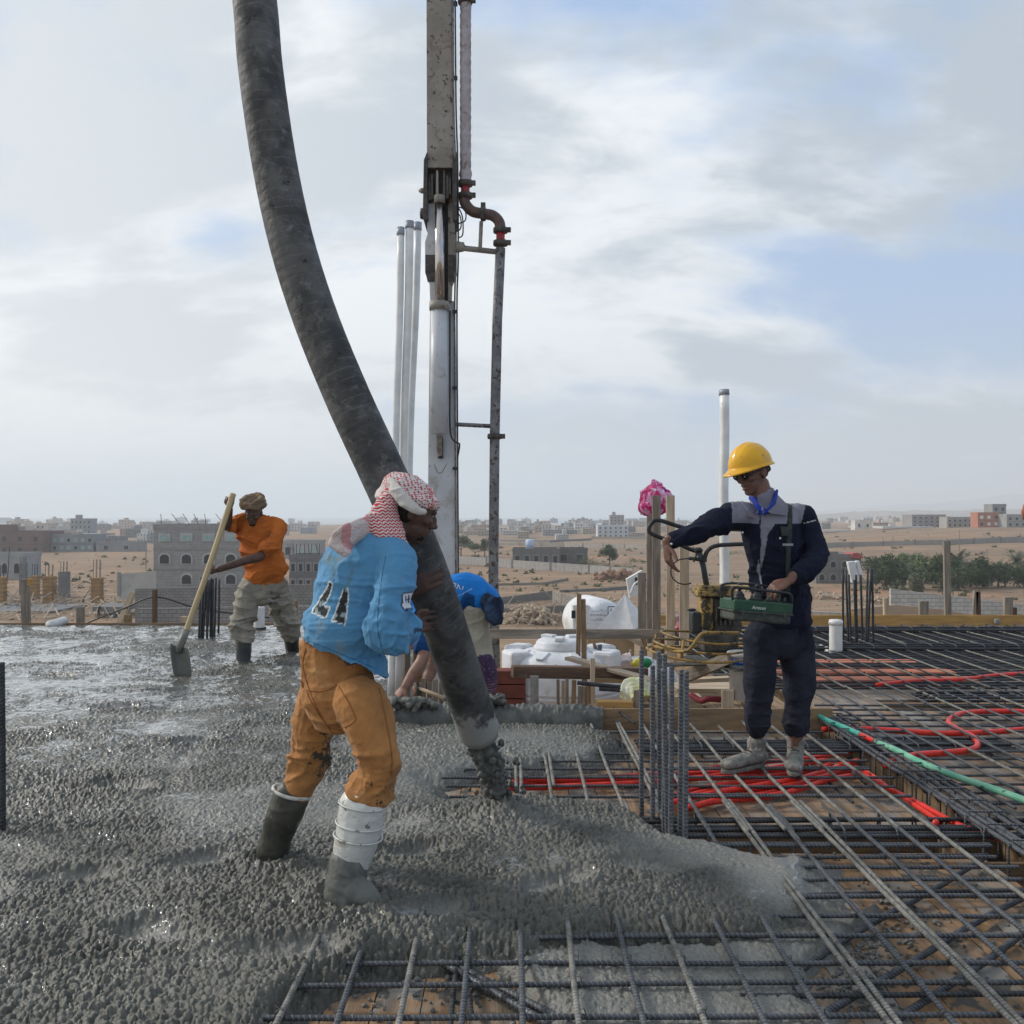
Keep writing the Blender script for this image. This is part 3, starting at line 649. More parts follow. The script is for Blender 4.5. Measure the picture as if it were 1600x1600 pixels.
def chain(mb, pts, segs=20, n=6, ref=(1, 0, 0)):
    """pts: (point, ra, rb) -> smooth tapering closed tube; ra along ref, rb across"""
    a = np.array([(*tuple(p), ra, rb) for p, ra, rb in pts]); s = spline(a, n)
    q = s[:, :3]; rr = [(max(x[3], .002), max(x[4], .002)) for x in s]
    # rounded ends
    d0 = (q[0]-q[1]); d0 /= np.linalg.norm(d0); d1 = (q[-1]-q[-2]); d1 /= np.linalg.norm(d1)
    r0, r1 = rr[0], rr[-1]; m0, m1 = min(r0)*0.7, min(r1)*0.7
    Q = [q[0]+d0*m0, q[0]+d0*m0*0.8]+list(q)+[q[-1]+d1*m1*0.8, q[-1]+d1*m1]
    RR = [(r0[0]*.25, r0[1]*.25), (r0[0]*.7, r0[1]*.7)]+rr+[(r1[0]*.7, r1[1]*.7), (r1[0]*.25, r1[1]*.25)]
    return mb.tube(Q, RR, segs, ref=ref)
def clothdisp(v, n, amp, sc, s, cent=None, fold=None):
    """folds: ridged, warped noise; fold = per vertex multiplier"""
    w_ = v*np.array(sc)+0.7*np.stack([vnoise(v*4, s), vnoise(v*4, s+1), vnoise(v*4, s+2)], 1)
    r_ = np.power(1-np.abs(vnoise(w_, s+3)), 2.5)*1.7+np.power(1-np.abs(vnoise(w_*np.array([2.0, 2.0, 1.6])+5, s+4)), 2.5)*0.8-0.75+fbm(v*6, 2, s+5)*0.5
    k = amp if fold is None else amp*fold
    f3 = np.power(1-np.abs(vnoise(w_*2.7+9, s+7)), 4)+0.8*np.power(1-np.abs(vnoise(w_*4.3+3, s+8)), 4)-0.6
    return v+n*((r_*k)+0.28*k*f3)[:, None]
def garment(name, mb, m, parent, voxel=0.006, amp=0.006, sc=(7, 7, 22), s=1, smooth=4, fold=None, attrs=None, sfac=0.5, cut=None):
    v, n, f = remesh(mb, voxel, smooth, sfac)
    fo = fold(v) if fold else None
    v2 = clothdisp(v, n, amp, sc, s, None, fo)
    v2 = v2+n*(0.0012*vnoise(v*70, s+9))[:, None]
    if cut is not None:
        f = np.asarray(f); f = f[cut(v2[f].mean(1))]
    o = link(name, v2, f, m, parent, smooth=True)
    if attrs:
        for an, fn in attrs.items():
            val = fn(v, n)
            if val.ndim == 1:
                a = o.data.attributes.new(an, 'FLOAT', 'POINT'); a.data.foreach_set('value', val.astype(np.float32))
            else:
                a = o.data.attributes.new(an, 'FLOAT_COLOR', 'POINT'); a.data.foreach_set('color', np.concatenate([val, np.ones((len(val), 1))], 1).astype(np.float32).ravel())
    return o
def hand(mb, wrist, d, nrm, thumb, curl=(0.4, 0.45, 0.5, 0.55), L_=0.185, spread=0.12, tcurl=0.4, fat=1.0):
    """palm + five separate fingers. d: wrist->knuckles, nrm: back-of-hand normal, thumb: side direction"""
    d = Vector(d).normalized(); nrm = Vector(nrm); nrm = (nrm-d*nrm.dot(d)).normalized(); s = d.cross(nrm); s = s if s.dot(Vector(thumb)) > 0 else -s
    w = Vector(wrist); k = L_/0.185
    pts = [(w-d*0.02*k, 0.027*k, 0.020*k), (w+d*0.015*k, 0.030*k, 0.017*k), (w+d*0.05*k, 0.040*k, 0.0155*k), (w+d*0.088*k, 0.041*k, 0.013*k)]
    chain(mb, pts, 14, 4, ref=tuple(s))
    for i, (off, ln) in enumerate(((0.030, 0.074), (0.010, 0.082), (-0.011, 0.077), (-0.030, 0.060))):
        b = w+d*(0.088 if i in (1, 2) else 0.083)*k+s*off*k; a = curl[i]; p = b-d*0.02*k
        dd = (d+s*(off/0.03)*spread).normalized(); q = [(p, .0105*k*fat, .0105*k*fat), (b, .0100*k*fat, .0100*k*fat)]; ang = a*0.5; cur = b
        for j, fr in enumerate((0.42, 0.32, 0.26)):
            ang += a*(0.9, 1.0, 0.7)[j]*0.6
            e = (dd*math.cos(ang)-nrm*math.sin(ang)); cur = cur+e*ln*fr*k; r_ = (.0094, .0086, .0072)[j]*k*fat; q.append((cur, r_, r_))
        chain(mb, q, 8, 4, ref=tuple(s))
    p = w+d*0.022*k+s*0.022*k; e1 = (d*0.62+s*0.7-nrm*0.3).normalized(); e2 = (d*0.9+s*(0.35-tcurl)-nrm*(0.25+tcurl*0.6)).normalized()
    chain(mb, [(p-e1*0.01, .014*k, .014*k), (p+e1*.038*k, .0125*k, .0125*k), (p+e1*.038*k+e2*.032*k, .0105*k, .0105*k), (p+e1*.038*k+e2*.058*k, .008*k, .008*k)], 8, 4, ref=tuple(nrm))
def head(mb, c, f, up, L_=0.235, mouth_open=0.0, thin=1.0):
    """skull, jaw, face features as overlapping forms merged by the remesh. c centre of head, f face direction"""
    f = Vector(f).normalized(); up = Vector(up); up = (up-f*up.dot(f)).normalized(); s = f.cross(up); c = Vector(c); k = L_/0.235
    def B(x, y, z, rx, ry, rz, tilt=0):
        M3 = Matrix((s, f, up)).transposed() @ Matrix.Rotation(tilt, 3, 'X'); mb.ball(c+(s*x+f*y+up*z)*k, (rx*k*thin, ry*k, rz*k), 18, M3)
    B(0, -0.012, 0.032, .073, .093, .084); B(0, 0.020, 0.012, .066, .070, .080)
    B(0, 0.036, -0.045, .050, .052, .062); B(0, 0.062, -0.088, .026, .026, .022)       # jaw, chin
    B(0, 0.078, 0.030, .048, .020, .012)                                               # brow
    B(0, 0.096, -0.002, .010, .016, .026, 0.3); B(0, 0.107, -0.018, .014, .015, .012)  # nose
    B(.012, 0.096, -0.024, .009, .010, .008); B(-.012, 0.096, -0.024, .009, .010, .008)
    B(.038, 0.062, -0.012, .022, .026, .020); B(-.038, 0.062, -0.012, .022, .026, .020)  # cheeks
    B(0, 0.088, -0.044, .023, .013, .0075); B(0, 0.085, -0.060-mouth_open, .021, .013, .008)  # lips
    for q in (1, -1):
        M3 = Matrix((s, f, up)).transposed()
        mb.ball(c+(s*q*0.074*thin+f*(-0.008)+up*-0.006)*k, (.008*k, .019*k, .031*k), 12, M3 @ Matrix.Rotation(0.2*q, 3, 'Z'))
        mb.ball(c+(s*q*0.078*thin+f*(-0.014)+up*0.004)*k, (.007*k, .016*k, .020*k), 12, M3)
    return s, f, up
def eyes(c, s, f, up, parent, k=1.0):
    for q in (1, -1):
        MB().ball(Vector(c)+(s*q*.031+f*.079+up*0.010)*k, .0085*k, 10).build('eye', eyeM, parent, smooth=True)
        MB().ball(Vector(c)+(s*q*.0315+f*.0862+up*0.010)*k, .0045*k, 8).build('pupil', black, parent, smooth=True)
def body(mb, name, m, parent, voxel=0.0045, smooth=2):
    v, n, f = remesh(mb, voxel, smooth); v = v+n*(0.0006*vnoise(v*120, 5))[:, None]
    return link(name, v, f, m, parent, smooth=True)
def torso(mb, pts, right, segs=28):
    return chain(mb, pts, segs, 8, ref=tuple(right))

# ======== the man hugging the hose (blue shirt, orange trousers) ========
def on_surface(obj, px, py):
    from mathutils.bvhtree import BVHTree
    o_ = ORG[obj.name]; bv = BVHTree.FromPolygons([v_.co.copy() for v_ in obj.data.vertices], [tuple(p_.vertices) for p_ in obj.data.polygons])
    a0 = P(px, py, 1.0)-Vector((0, 0, EYE)); h_ = bv.ray_cast(Vector((0, 0, EYE))-Vector(o_), a0.normalized())
    return h_[0]+Vector(o_) if h_[0] is not None else None
def text_mesh(body_, size, mat4, m, parent, ext=0.0008, shear=0.0):
    cu = bpy.data.curves.new('t', 'FONT'); cu.body = body_; cu.size = size; cu.extrude = ext; cu.align_x = 'CENTER'; cu.shear = shear
    to = bpy.data.objects.new('t', cu); C.collection.objects.link(to)
    me = bpy.data.meshes.new_from_object(to.evaluated_get(bpy.context.evaluated_depsgraph_get())); bpy.data.objects.remove(to)
    v = np.array([tuple(mat4 @ q.co) for q in me.vertices]); return link('lettering', v, [tuple(p_.vertices) for p_ in me.polygons], m, parent)
def man_blue():
    D0 = 3.55
    t = thing('person', 'person in a blue long-sleeved shirt, orange trousers and red checked headscarf hugging the pump hose', 'person', tuple(G(520, 1400, -0.02)))
    hipc = P(532, 1092, 3.66); waist = P(536, 1020, 3.64); rib = P(548, 945, 3.60); chest = P(572, 880, 3.57); neck = P(603, 826, 3.60)
    R_ = Vector((0.80, -0.60, 0)).normalized()
    hc = P(641, 800, 3.64); fd = Vector((0.88, 0.30, -0.36)); up = Vector((0.28, 0.1, 1))
    Lk, Rk = P(476, 1196, 3.86), P(590, 1192, 3.55)
    La, Ra = P(430, 1325, 3.93), P(540, 1375, 3.52)
    Lh, Rh = P(500, 1115, 3.80), P(562, 1115, 3.58)
    Rs, Re, Rw = P(628, 886, 3.49), P(615, 982, 3.43), P(646, 976, 3.68)
    Ls, Le, Lw = P(560, 862, 3.80), P(620, 925, 4.02), P(652, 922, 3.86)
    # --- body ---
    b = MB()
    torso(b, [(hipc, .095, .07), (waist, .10, .075), (rib, .12, .085), (chest, .135, .09), (P(590, 850, 3.59), .09, .07)], R_)
    chain(b, [(P(592, 855, 3.59), .055, .055), (P(612, 830, 3.61), .055, .058), (hc+Vector((-.03, 0, -.03)), .052, .055)], 16)
    s, f, u_ = head(b, hc, fd, up, 0.235)
    for sh, el, wr in ((Rs, Re, Rw), (Ls, Le, Lw)):
        chain(b, [(sh, .042, .042), ((sh+el)/2, .038, .038), (el, .034, .034), ((el*2+wr)/3, .038, .036), (wr, .025, .025)], 14)
    # left hand over the hose: fingers point right and up, back of the hand to the camera
    hand(b, P(630, 926, 3.82), Vector((0.80, -0.06, 0.46)), Vector((-0.10, -1.0, 0.05)), Vector((-0.5, 0, 1)), curl=(0.40, 0.34, 0.34, 0.42), L_=0.205, spread=0.10, tcurl=-0.1, fat=1.22)
    hand(b, Rw+Vector((0.0, .02, -.01)), Vector((0.12, 1.0, 0.05)), Vector((-1, 0.1, -.1)), Vector((0, 0, 1)), curl=(0.6, 0.6, 0.7, 0.7))
    for h_, k_, a_ in ((Lh, Lk, La), (Rh, Rk, Ra)):
        chain(b, [(h_, .062, .062), ((h_+k_)/2, .056, .056), (k_, .044, .046), ((k_*2+a_)/3, .048, .048), (a_, .036, .036)], 16)
        chain(b, [(a_+Vector((-.03, 0, -.03)), .035, .03), (a_+Vector((.09, .06, -.08)), .04, .025), (a_+Vector((.15, .1, -.09)), .03, .018)], 12)
    bo = body(b, 'body', skinA, t)
    eyes(hc, s, f, u_, bo)
    # --- shirt ---
    b = MB()
    torso(b, [(P(536, 1060, 3.65), 0.174, 0.150), (P(535, 1038, 3.655), 0.172, 0.145), (P(534, 1010, 3.65), 0.155, 0.119), (P(543, 960, 3.62), 0.155, 0.115), (P(556, 910, 3.60), 0.164, 0.117), (P(572, 872, 3.585), 0.167, 0.113), (P(586, 845, 3.585), 0.113, 0.088), (P(600, 828, 3.6), 0.070, 0.070)], R_)
    chain(b, [(P(600, 866, 3.54), 0.077, 0.077), (P(619, 882, 3.49), 0.074, 0.077), (P(615, 930, 3.44), 0.070, 0.072), (P(605, 980, 3.42), 0.068, 0.068), (P(610, 998, 3.43), 0.063, 0.061), (P(624, 988, 3.50), 0.054, 0.054), (P(640, 978, 3.61), 0.045, 0.045)], 20)
    chain(b, [(P(575, 864, 3.70), 0.077, 0.077), (P(568, 868, 3.80), 0.072, 0.072), (P(590, 895, 3.92), 0.065, 0.065), (P(615, 922, 3.99), 0.058, 0.058), (P(632, 925, 3.96), 0.047, 0.047)], 18)
    Rv = np.array(R_); Uv = np.array((0.18, 0.02, 1.0)); Uv /= np.linalg.norm(Uv)
    c0 = np.array(P(548, 940, 3.45))
    def inq(u, v, q):
        return pip(u, v, q)
    def cols(v, n):
        px = 800+F*v[:, 0]/v[:, 1]; py = HZ-F*(v[:, 2]-EYE)/v[:, 1]   # plane coordinates of the back panel (metres scaled), measured once on the unworn print
        base = np.tile(np.array([0.085, 0.245, 0.42]), (len(v), 1))
        tone = sstep(-0.2, 0.4, fbm(v*3.2, 3, 3))[:, None]
        base = base*(1-0.25*tone)+np.array([0.10, 0.30, 0.52])*0.25*tone
        back = (n @ Rv < 0.6) & (n[:, 1] < 0.2)
        white = np.array([0.62, 0.66, 0.66]); dark = np.array([0.025, 0.03, 0.03])
        sh1 = [(496, 946), (518, 912), (522, 902), (531, 902), (516, 946), (514, 964), (494, 956)]
        sh1 = [(493, 952), (504, 930), (518, 910), (521, 912), (511, 938), (502, 946), (515, 949), (511, 965), (493, 957)]
        sh2 = [(522, 968), (537, 921), (544, 921), (541, 973)]
        gh1 = [(506, 872), (519, 866), (530, 872), (531, 886), (524, 900), (514, 912), (520, 890), (514, 882), (505, 884)]
        gh2 = [(538, 921), (548, 888), (554, 886), (545, 921)]
        def grow(q, k):
            q = np.array(q); c = q.mean(0); return [tuple(c+(p-c)*k+np.sign(p-c)*0.8) for p in q]
        wob = 1.2*vnoise(v*60, 8); X_, Y_ = px+wob, py+wob
        g = (pip(X_, Y_, gh1) | pip(X_, Y_, gh2)) & back
        base[g] = base[g]*0.45+np.array([0.10, 0.17, 0.18])*0.55
        for sh in (sh1, sh2):
            o_ = (sdist(px, py, sh) > -1.7) & back; base[o_] = white
            i_ = (sdist(px, py, sh) > 0) & back; base[i_] = dark
            fl = i_ & (vnoise(v*75, 12) > 0.25); base[fl] = np.array([0.22, 0.28, 0.30])
        # sleeve badge
        bd = [(630, 928), (646, 925), (646, 944), (631, 948)]; rb = [(627, 944), (645, 939), (644, 948), (630, 953)]
        fr = n[:, 1] < 0.3
        for q in (bd, rb):
            o_ = (sdist(px, py, q) > -1.3) & fr; base[o_] = np.array([0.02, 0.03, 0.10])
        i_ = (sdist(px, py, bd) > 0.3) & fr; base[i_] = np.array([0.60, 0.62, 0.64])
        i_ = (sdist(px, py, rb) > 1.1) & fr; base[i_] = np.array([0.55, 0.57, 0.6])
        for q in ([(635, 932), (636.5, 932), (636.5, 943), (635, 943)], [(639, 930), (640.5, 930), (640.5, 942), (639, 942)], [(635, 936.5), (641, 935.5), (641, 937), (635, 938)]):
            i_ = (sdist(px, py, q) > -0.3) & fr; base[i_] = np.array([0.03, 0.04, 0.12])
        # cement spots
        sp_ = (vnoise(v*48, 31) > 0.80) & (vnoise(v*5, 32) > 0.05); base[sp_] = np.array([0.03, 0.06, 0.11])
        st_ = vnoise(v*16, 41) > 0.66; base[st_] = base[st_]*0.6+np.array([.2, .24, .25])*0.4
        return base
    global nt
    m = mat('blue jersey', (0.2, 0.2, 0.2), None, rough=0.75, bump=0.002, bscale=60, sheen=0.1)
    bn_ = nodes_of(m); ac = attrvec('pigment'); L(ac.outputs['Color'], bn_.inputs['Base Color'])
    def fold(v):
        z = v[:, 2]; k = 0.55+0.9*np.exp(-((z-0.93)/0.09)**2)+0.5*np.exp(-((z-1.02)/0.05)**2); k = k+0.15*(v[:, 1] < 3.46)*np.exp(-((z-0.97)/0.12)**2); return k
    garment('shirt', b, m, t, 0.0050, 0.0105, (6, 6, 11), 3, fold=fold, attrs={'pigment': cols}, sfac=.4, cut=lambda c: (HZ-F*(c[:, 2]-EYE)/c[:, 1]) < 1001+(800+F*c[:, 0]/c[:, 1]-468)*.42+2.5*np.sin(c[:, 0]*60))
    for l_ in ([(603, 868), (597, 900), (592, 940), (590, 980), (596, 1012)], [(474, 998), (505, 1010), (545, 1027), (588, 1045)]):  # sleeve fold's dark line drawn in darker blue, then the hem seam
        q_ = [on_surface(bpy.data.objects[-1] if False else [o_ for o_ in t.children if o_.name.startswith('shirt')][0], a_, b_) for a_, b_ in spline(l_, 9)]; q_ = [x_ for x_ in q_ if x_ is not None]
        if len(q_) > 3: MB().tube(q_, .0016, 5).build('seam', mat('blue seam and fold line', (.03, .12, .25), rough=.9), [o_ for o_ in t.children if o_.name.startswith('shirt')][0], smooth=True)
    # --- trousers ---
    b = MB()
    torso(b, [(P(528, 990, 3.66), 0.132, 0.100), (P(524, 1020, 3.68), 0.145, 0.110), (P(524, 1045, 3.69), 0.150, 0.118), (P(530, 1085, 3.69), 0.153, 0.125), (P(534, 1112, 3.69), 0.147, 0.116)], R_)
    chain(b, [(P(502, 1084, 3.78), 0.088, 0.092), (P(490, 1120, 3.82), 0.082, 0.089), (P(484, 1170, 3.86), 0.069, 0.078), (P(475, 1205, 3.87), 0.066, 0.071), (P(467, 1225, 3.86), 0.062, 0.067), (P(462, 1240, 3.85), 0.055, 0.059)], 22)
    chain(b, [(P(560, 1090, 3.58), 0.100, 0.102), (P(572, 1120, 3.55), 0.096, 0.098), (P(585, 1165, 3.53), 0.078, 0.085), (P(589, 1200, 3.52), 0.069, 0.076), (P(581, 1228, 3.53), 0.066, 0.069), (P(573, 1250, 3.53), 0.057, 0.059)], 22)
    b.ball(P(528, 1085, 3.66), (.135, .11, .10), 20)
    def fold2(v):
        z = v[:, 2]; return 0.55+1.5*np.exp(-((z-0.42)/0.09)**2)+0.5*np.exp(-((z-0.9)/0.06)**2)
    def cem(v, n):
        z = v[:, 2]; k = 0.25*np.clip(1-(z-0.3)/0.35, 0, 1)
        k = k+0.75*np.exp(-((v[:, 0]-P(512, 1190, 3.8).x)/0.07)**2-((z-P(512, 1190, 3.8).z)/0.14)**2)*(v[:, 1] > 3.6)
        k = k+0.35*np.exp(-((v[:, 0]-P(590, 1240, 3.5).x)/0.07)**2-((z-P(590, 1240, 3.5).z)/0.06)**2)
        return np.clip(k, 0, 1)
    m = mat('orange work trousers', (0.40, 0.185, 0.062), (0.29, 0.135, 0.048), 7, 0.85, bump=0.002, bscale=80, stain=((0.45, 0.26, 0.11), 8, 0.6, 0.2), sheen=0.1)
    bn_ = nodes_of(m); at = attrvec(); ac = attrvec('cem'); src = bn_.inputs['Base Color'].links[0].from_socket
    L(MIX(MR(M('ADD', noise(at.outputs['Vector'], 34, 6, 0.7), M('MULTIPLY', ac.outputs['Fac'], 0.34)), 0.70, 0.76), src, (0.05, 0.045, 0.035)), bn_.inputs['Base Color'])
    tr = garment('trousers', b, m, t, 0.0052, 0.0100, (6, 6, 13), 21, fold=fold2, attrs={'cem': cem})
    pk = mat('pocket seam', (0.27, 0.105, 0.03), rough=0.9)
    # pocket seams follow the seat
    dg = bpy.context.evaluated_depsgraph_get()
    from mathutils.bvhtree import BVHTree
    def onto(obj, px, py, off=0.001):
        o_ = ORG[obj.name]; bv = BV.setdefault(obj.name, BVHTree.FromPolygons([v_.co.copy() for v_ in obj.data.vertices], [tuple(p_.vertices) for p_ in obj.data.polygons]))
        a0 = P(px, py, 1.0)-Vector((0, 0, EYE)); org = Vector((0, 0, EYE))-Vector(o_); h_ = bv.ray_cast(org, a0.normalized())
        return (h_[0]+h_[1]*off+Vector(o_)) if h_[0] is not None else None
    BV = {}
    for l in ([(478, 1078), (505, 1080), (528, 1070)], [(478, 1078), (490, 1102), (518, 1138), (553, 1128), (550, 1108), (528, 1070)], [(463, 1055), (470, 1062), (474, 1075)], [(580, 1062), (594, 1052), (601, 1045)], [(478, 1012), (474, 1040), (486, 1085), (512, 1135), (540, 1170)], [(592, 1075), (604, 1130), (612, 1180), (612, 1210)]):
        pts = [onto(tr, a, b_, 0.0012) for a, b_ in spline(l, 7)]; pts = [p_ for p_ in pts if p_ is not None]
        if len(pts) > 3: MB().tube(pts, 0.0022, 5).build('seam', pk, tr, smooth=True)
    # --- boots ---
    bootW = mat('white rubber boot', (0.60, 0.60, 0.56), (0.48, 0.48, 0.45), 9, 0.38, stain=((0.21, 0.20, 0.17), 22, 0.60, 0.03), stain2=((0.30, 0.28, 0.22), 9, 0.58, 0.1))
    wetc = mat('cement coated rubber', (0.075, 0.078, 0.068), (0.14, 0.14, 0.125), 6, 0.4, 0.6, bump=0.004, bscale=30)
    b = MB()
    chain(b, [(P(568, 1252, 3.53), .086, .088), (P(562, 1290, 3.53), .084, .088), (P(553, 1330, 3.53), .076, .082), (P(546, 1352, 3.52), .068, .074)], 24)
    garment('boot', b, bootW, t, 0.006, 0.0012, (5, 5, 10), 60, label='white rubber boot smeared with cement')
    bt_ = t.children[-1] if False else C.collection.objects[-1]
    for z_ in (1255, 1286, 1306):
        c_ = P(568-(z_-1252)*0.16, z_, 3.53); pts = [(c_.x+.0885*math.cos(a), c_.y+.091*math.sin(a), c_.z-0.012*math.cos(a)) for a in np.linspace(0, 6.283, 30)[:-1]]
        MB().tube(pts, 0.0035, 6, closed=True).build('boot_ring', bootW, bt_, smooth=True)
    b = MB()
    chain(b, [(P(546, 1346, 3.52), .072, .078), (P(540, 1372, 3.50), .068, .076), (P(535, 1400, 3.49), .070, .08), (P(538, 1418, 3.48), .075, .08)], 22)
    chain(b, [(P(528, 1395, 3.50), .055, .06), (P(550, 1392, 3.47), .055, .05), (P(570, 1400, 3.44), .050, .035), (P(588, 1412, 3.42), .03, .02)], 18)
    garment('boot_foot', b, wetc, bt_, 0.006, 0.005, (9, 9, 9), 64)
    b = MB()
    chain(b, [(P(456, 1240, 3.86), .070, .075), (P(446, 1270, 3.88), .070, .076), (P(432, 1310, 3.9), .064, .070), (P(423, 1345, 3.9), .064, .07), (P(424, 1360, 3.9), .06, .07)], 22)
    garment('boot', b, mat('blackened boot', (0.035, 0.035, 0.028), (0.075, 0.073, 0.06), 8, 0.4, 0.65, stain=((0.30, 0.28, 0.2), 17, 0.64, 0.1), bump=0.003, bscale=30), t, 0.006, 0.003, (6, 6, 9), 66)
    c_ = P(456, 1237, 3.86); pts = [(c_.x+.073*math.cos(a), c_.y+.078*math.sin(a), c_.z-0.02*math.cos(a)) for a in np.linspace(0, 6.283, 30)[:-1]]
    MB().tube(pts, 0.008, 6, closed=True).build('boot_lining', bootW, C.collection.objects[-1], smooth=True)
    # --- headscarf ---
    def keff():
        m = mat('red checked cotton', (0.62, 0.57, 0.54), (0.52, 0.47, 0.45), 5, 0.9, bump=0.002, bscale=60)
        bn_ = nodes_of(m); at = attrvec(); s_ = N('ShaderNodeSeparateXYZ'); L(at.outputs['Vector'], s_.inputs[0])
        vo = N('ShaderNodeTexVoronoi'); vo.feature = 'F1'; vo.inputs['Scale'].default_value = 95; vo.inputs['Randomness'].default_value = 0.35
        mp = N('ShaderNodeMapping'); L(at.outputs['Vector'], mp.inputs[0]); mp.inputs[2].default_value = (0.5, 0.3, 0.7); mp.inputs[3].default_value = (1, 0.75, 1.2); L(mp.outputs[0], vo.inputs['Vector'])
        spots = MR(vo.outputs['Distance'], 0.36, 0.46, 1, 0)
        zig = M('ABSOLUTE', M('SUBTRACT', M('FRACT', M('MULTIPLY', M('ADD', s_.outputs[0], s_.outputs[1]), 45)), 0.5))
        lines = MR(M('FRACT', M('ADD', M('MULTIPLY', s_.outputs[2], 85), M('MULTIPLY', zig, 1.2))), 0.45, 0.6)
        ba = attrvec('band'); pat = MIX(MR(ba.outputs['Fac'], 0.45, 0.55), spots, lines)
        plain = attrvec('plain'); fac = M('MULTIPLY', pat, M('SUBTRACT', 1.0, plain.outputs['Fac']))
        src = bn_.inputs['Base Color'].links[0].from_socket
        L(MIX(fac, src, (0.42, 0.025, 0.045)), bn_.inputs['Base Color'])
        st2 = attrvec('stripe'); src = bn_.inputs['Base Color'].links[0].from_socket
        L(MIX(M('MULTIPLY', st2.outputs['Fac'], 0.6), src, (0.48, 0.12, 0.13)), bn_.inputs['Base Color'])
        return m
    kf = keff()
    zero = lambda v, n: np.zeros(len(v))
    b = MB(); k = 1.0
    cc = hc+Vector((-.005, 0, .04)); M3 = Matrix((s, f, u_)).transposed()
    b.ball(cc+u_*0.028+f*(-0.004), (.094, .112, .066), 24, M3 @ Matrix.Rotation(-0.18, 3, 'X'))
    b.ball(cc+u_*0.010+f*(-.045), (.088, .075, .070), 20, M3)
    # rolled turns round the brow
    pts = [tuple(cc+u_*(0.004+0.018*math.sin(a))+s*(.088*math.cos(a))+f*(.104*math.sin(a)-.004)) for a in np.linspace(0, 2*math.pi, 28)[:-1]]
    b.tube(pts, [(.020, .024)]*len(pts), 10, closed=True)
    garment('headscarf', b, kf, t, 0.0042, 0.0045, (16, 16, 24), 71, attrs={'band': zero, 'plain': lambda v, n: sstep(0.05, 0.2, vnoise((v-np.array(cc))*np.array([9, 9, 22]), 55))*0.8, 'stripe': lambda v, n: (np.abs(vnoise((v-np.array(cc))*np.array([7, 7, 16]), 56)-0.25) < 0.05)*1.0})
    # white twisted band from crown to temple
    b = MB(); chain(b, [(P(612, 750, 3.58), .012, .018), (P(620, 768, 3.53), .026, .012), (P(636, 785, 3.505), .024, .012), (P(652, 797, 3.51), .014, .010), (P(664, 800, 3.53), .008, .006)], 14, 6, ref=(0.6, 0, 0.7))
    garment('scarf_fold', b, mat('white cotton hem', (0.56, 0.54, 0.50), (0.45, 0.43, 0.41), 12, 0.9), t, 0.004, 0.003, (20, 20, 20), 73)
    b = MB()
    chain(b, [(P(612, 768, 3.60), .028, .05), (P(604, 790, 3.56), .046, .045), (P(598, 812, 3.55), .062, .042), (P(606, 828, 3.53), .066, .04), (P(624, 846, 3.52), .030, .03), (P(638, 868, 3.51), .012, .02)], 20, 6, ref=(0.8, 0, -.5))
    chain(b, [(P(604, 815, 3.55), .05, .035), (P(582, 822, 3.52), .045, .025), (P(560, 830, 3.48), .048, .018), (P(540, 843, 3.445), .052, .012), (P(526, 860, 3.44), .040, .008)], 18, 6, ref=(0.3, 0, 0.9))
    g_ = garment('scarf_tail', b, kf, t, 0.0042, 0.005, (9, 9, 22), 75, attrs={
        'band': lambda v, n: (v[:, 0] > P(575, 800, 3.5).x)*1.0,
        'plain': lambda v, n: np.where(v[:, 0] < P(578, 800, 3.5).x, 0.75, 0.0)*1.0,
        'stripe': lambda v, n: ((v[:, 0] < P(578, 800, 3.5).x) & (np.abs(np.mod(v[:, 0]*11+v[:, 2]*9+.3*np.sin(v[:, 2]*40), 1)-0.5) < 0.17))*1.0})
    # hair behind the ears, and beard
    b = MB(); b.ball(hc+f*(-.035)+u_*(-.010), (.080, .055, .055), 14, M3)
    garment('hair', b, hairM, t, 0.005, 0.001, (20, 20, 20), 77)
    b = MB(); b.ball(hc+f*.055+u_*-.078, (.034, .034, .022), 14, M3); b.ball(hc+f*.084+u_*-.034, (.022, .013, .006), 10, M3)
    garment('beard', b, hairM, t, 0.004, 0.0016, (40, 40, 40), 79, smooth=1)
    return t
def garment_label(o, l): o['label'] = l
_g = garment
def garment(name, mb, m, parent, *a, label=None, **k):
    o = _g(name, mb, m, parent, *a, **k)
    if label: o['label'] = label
    return o
man_blue()

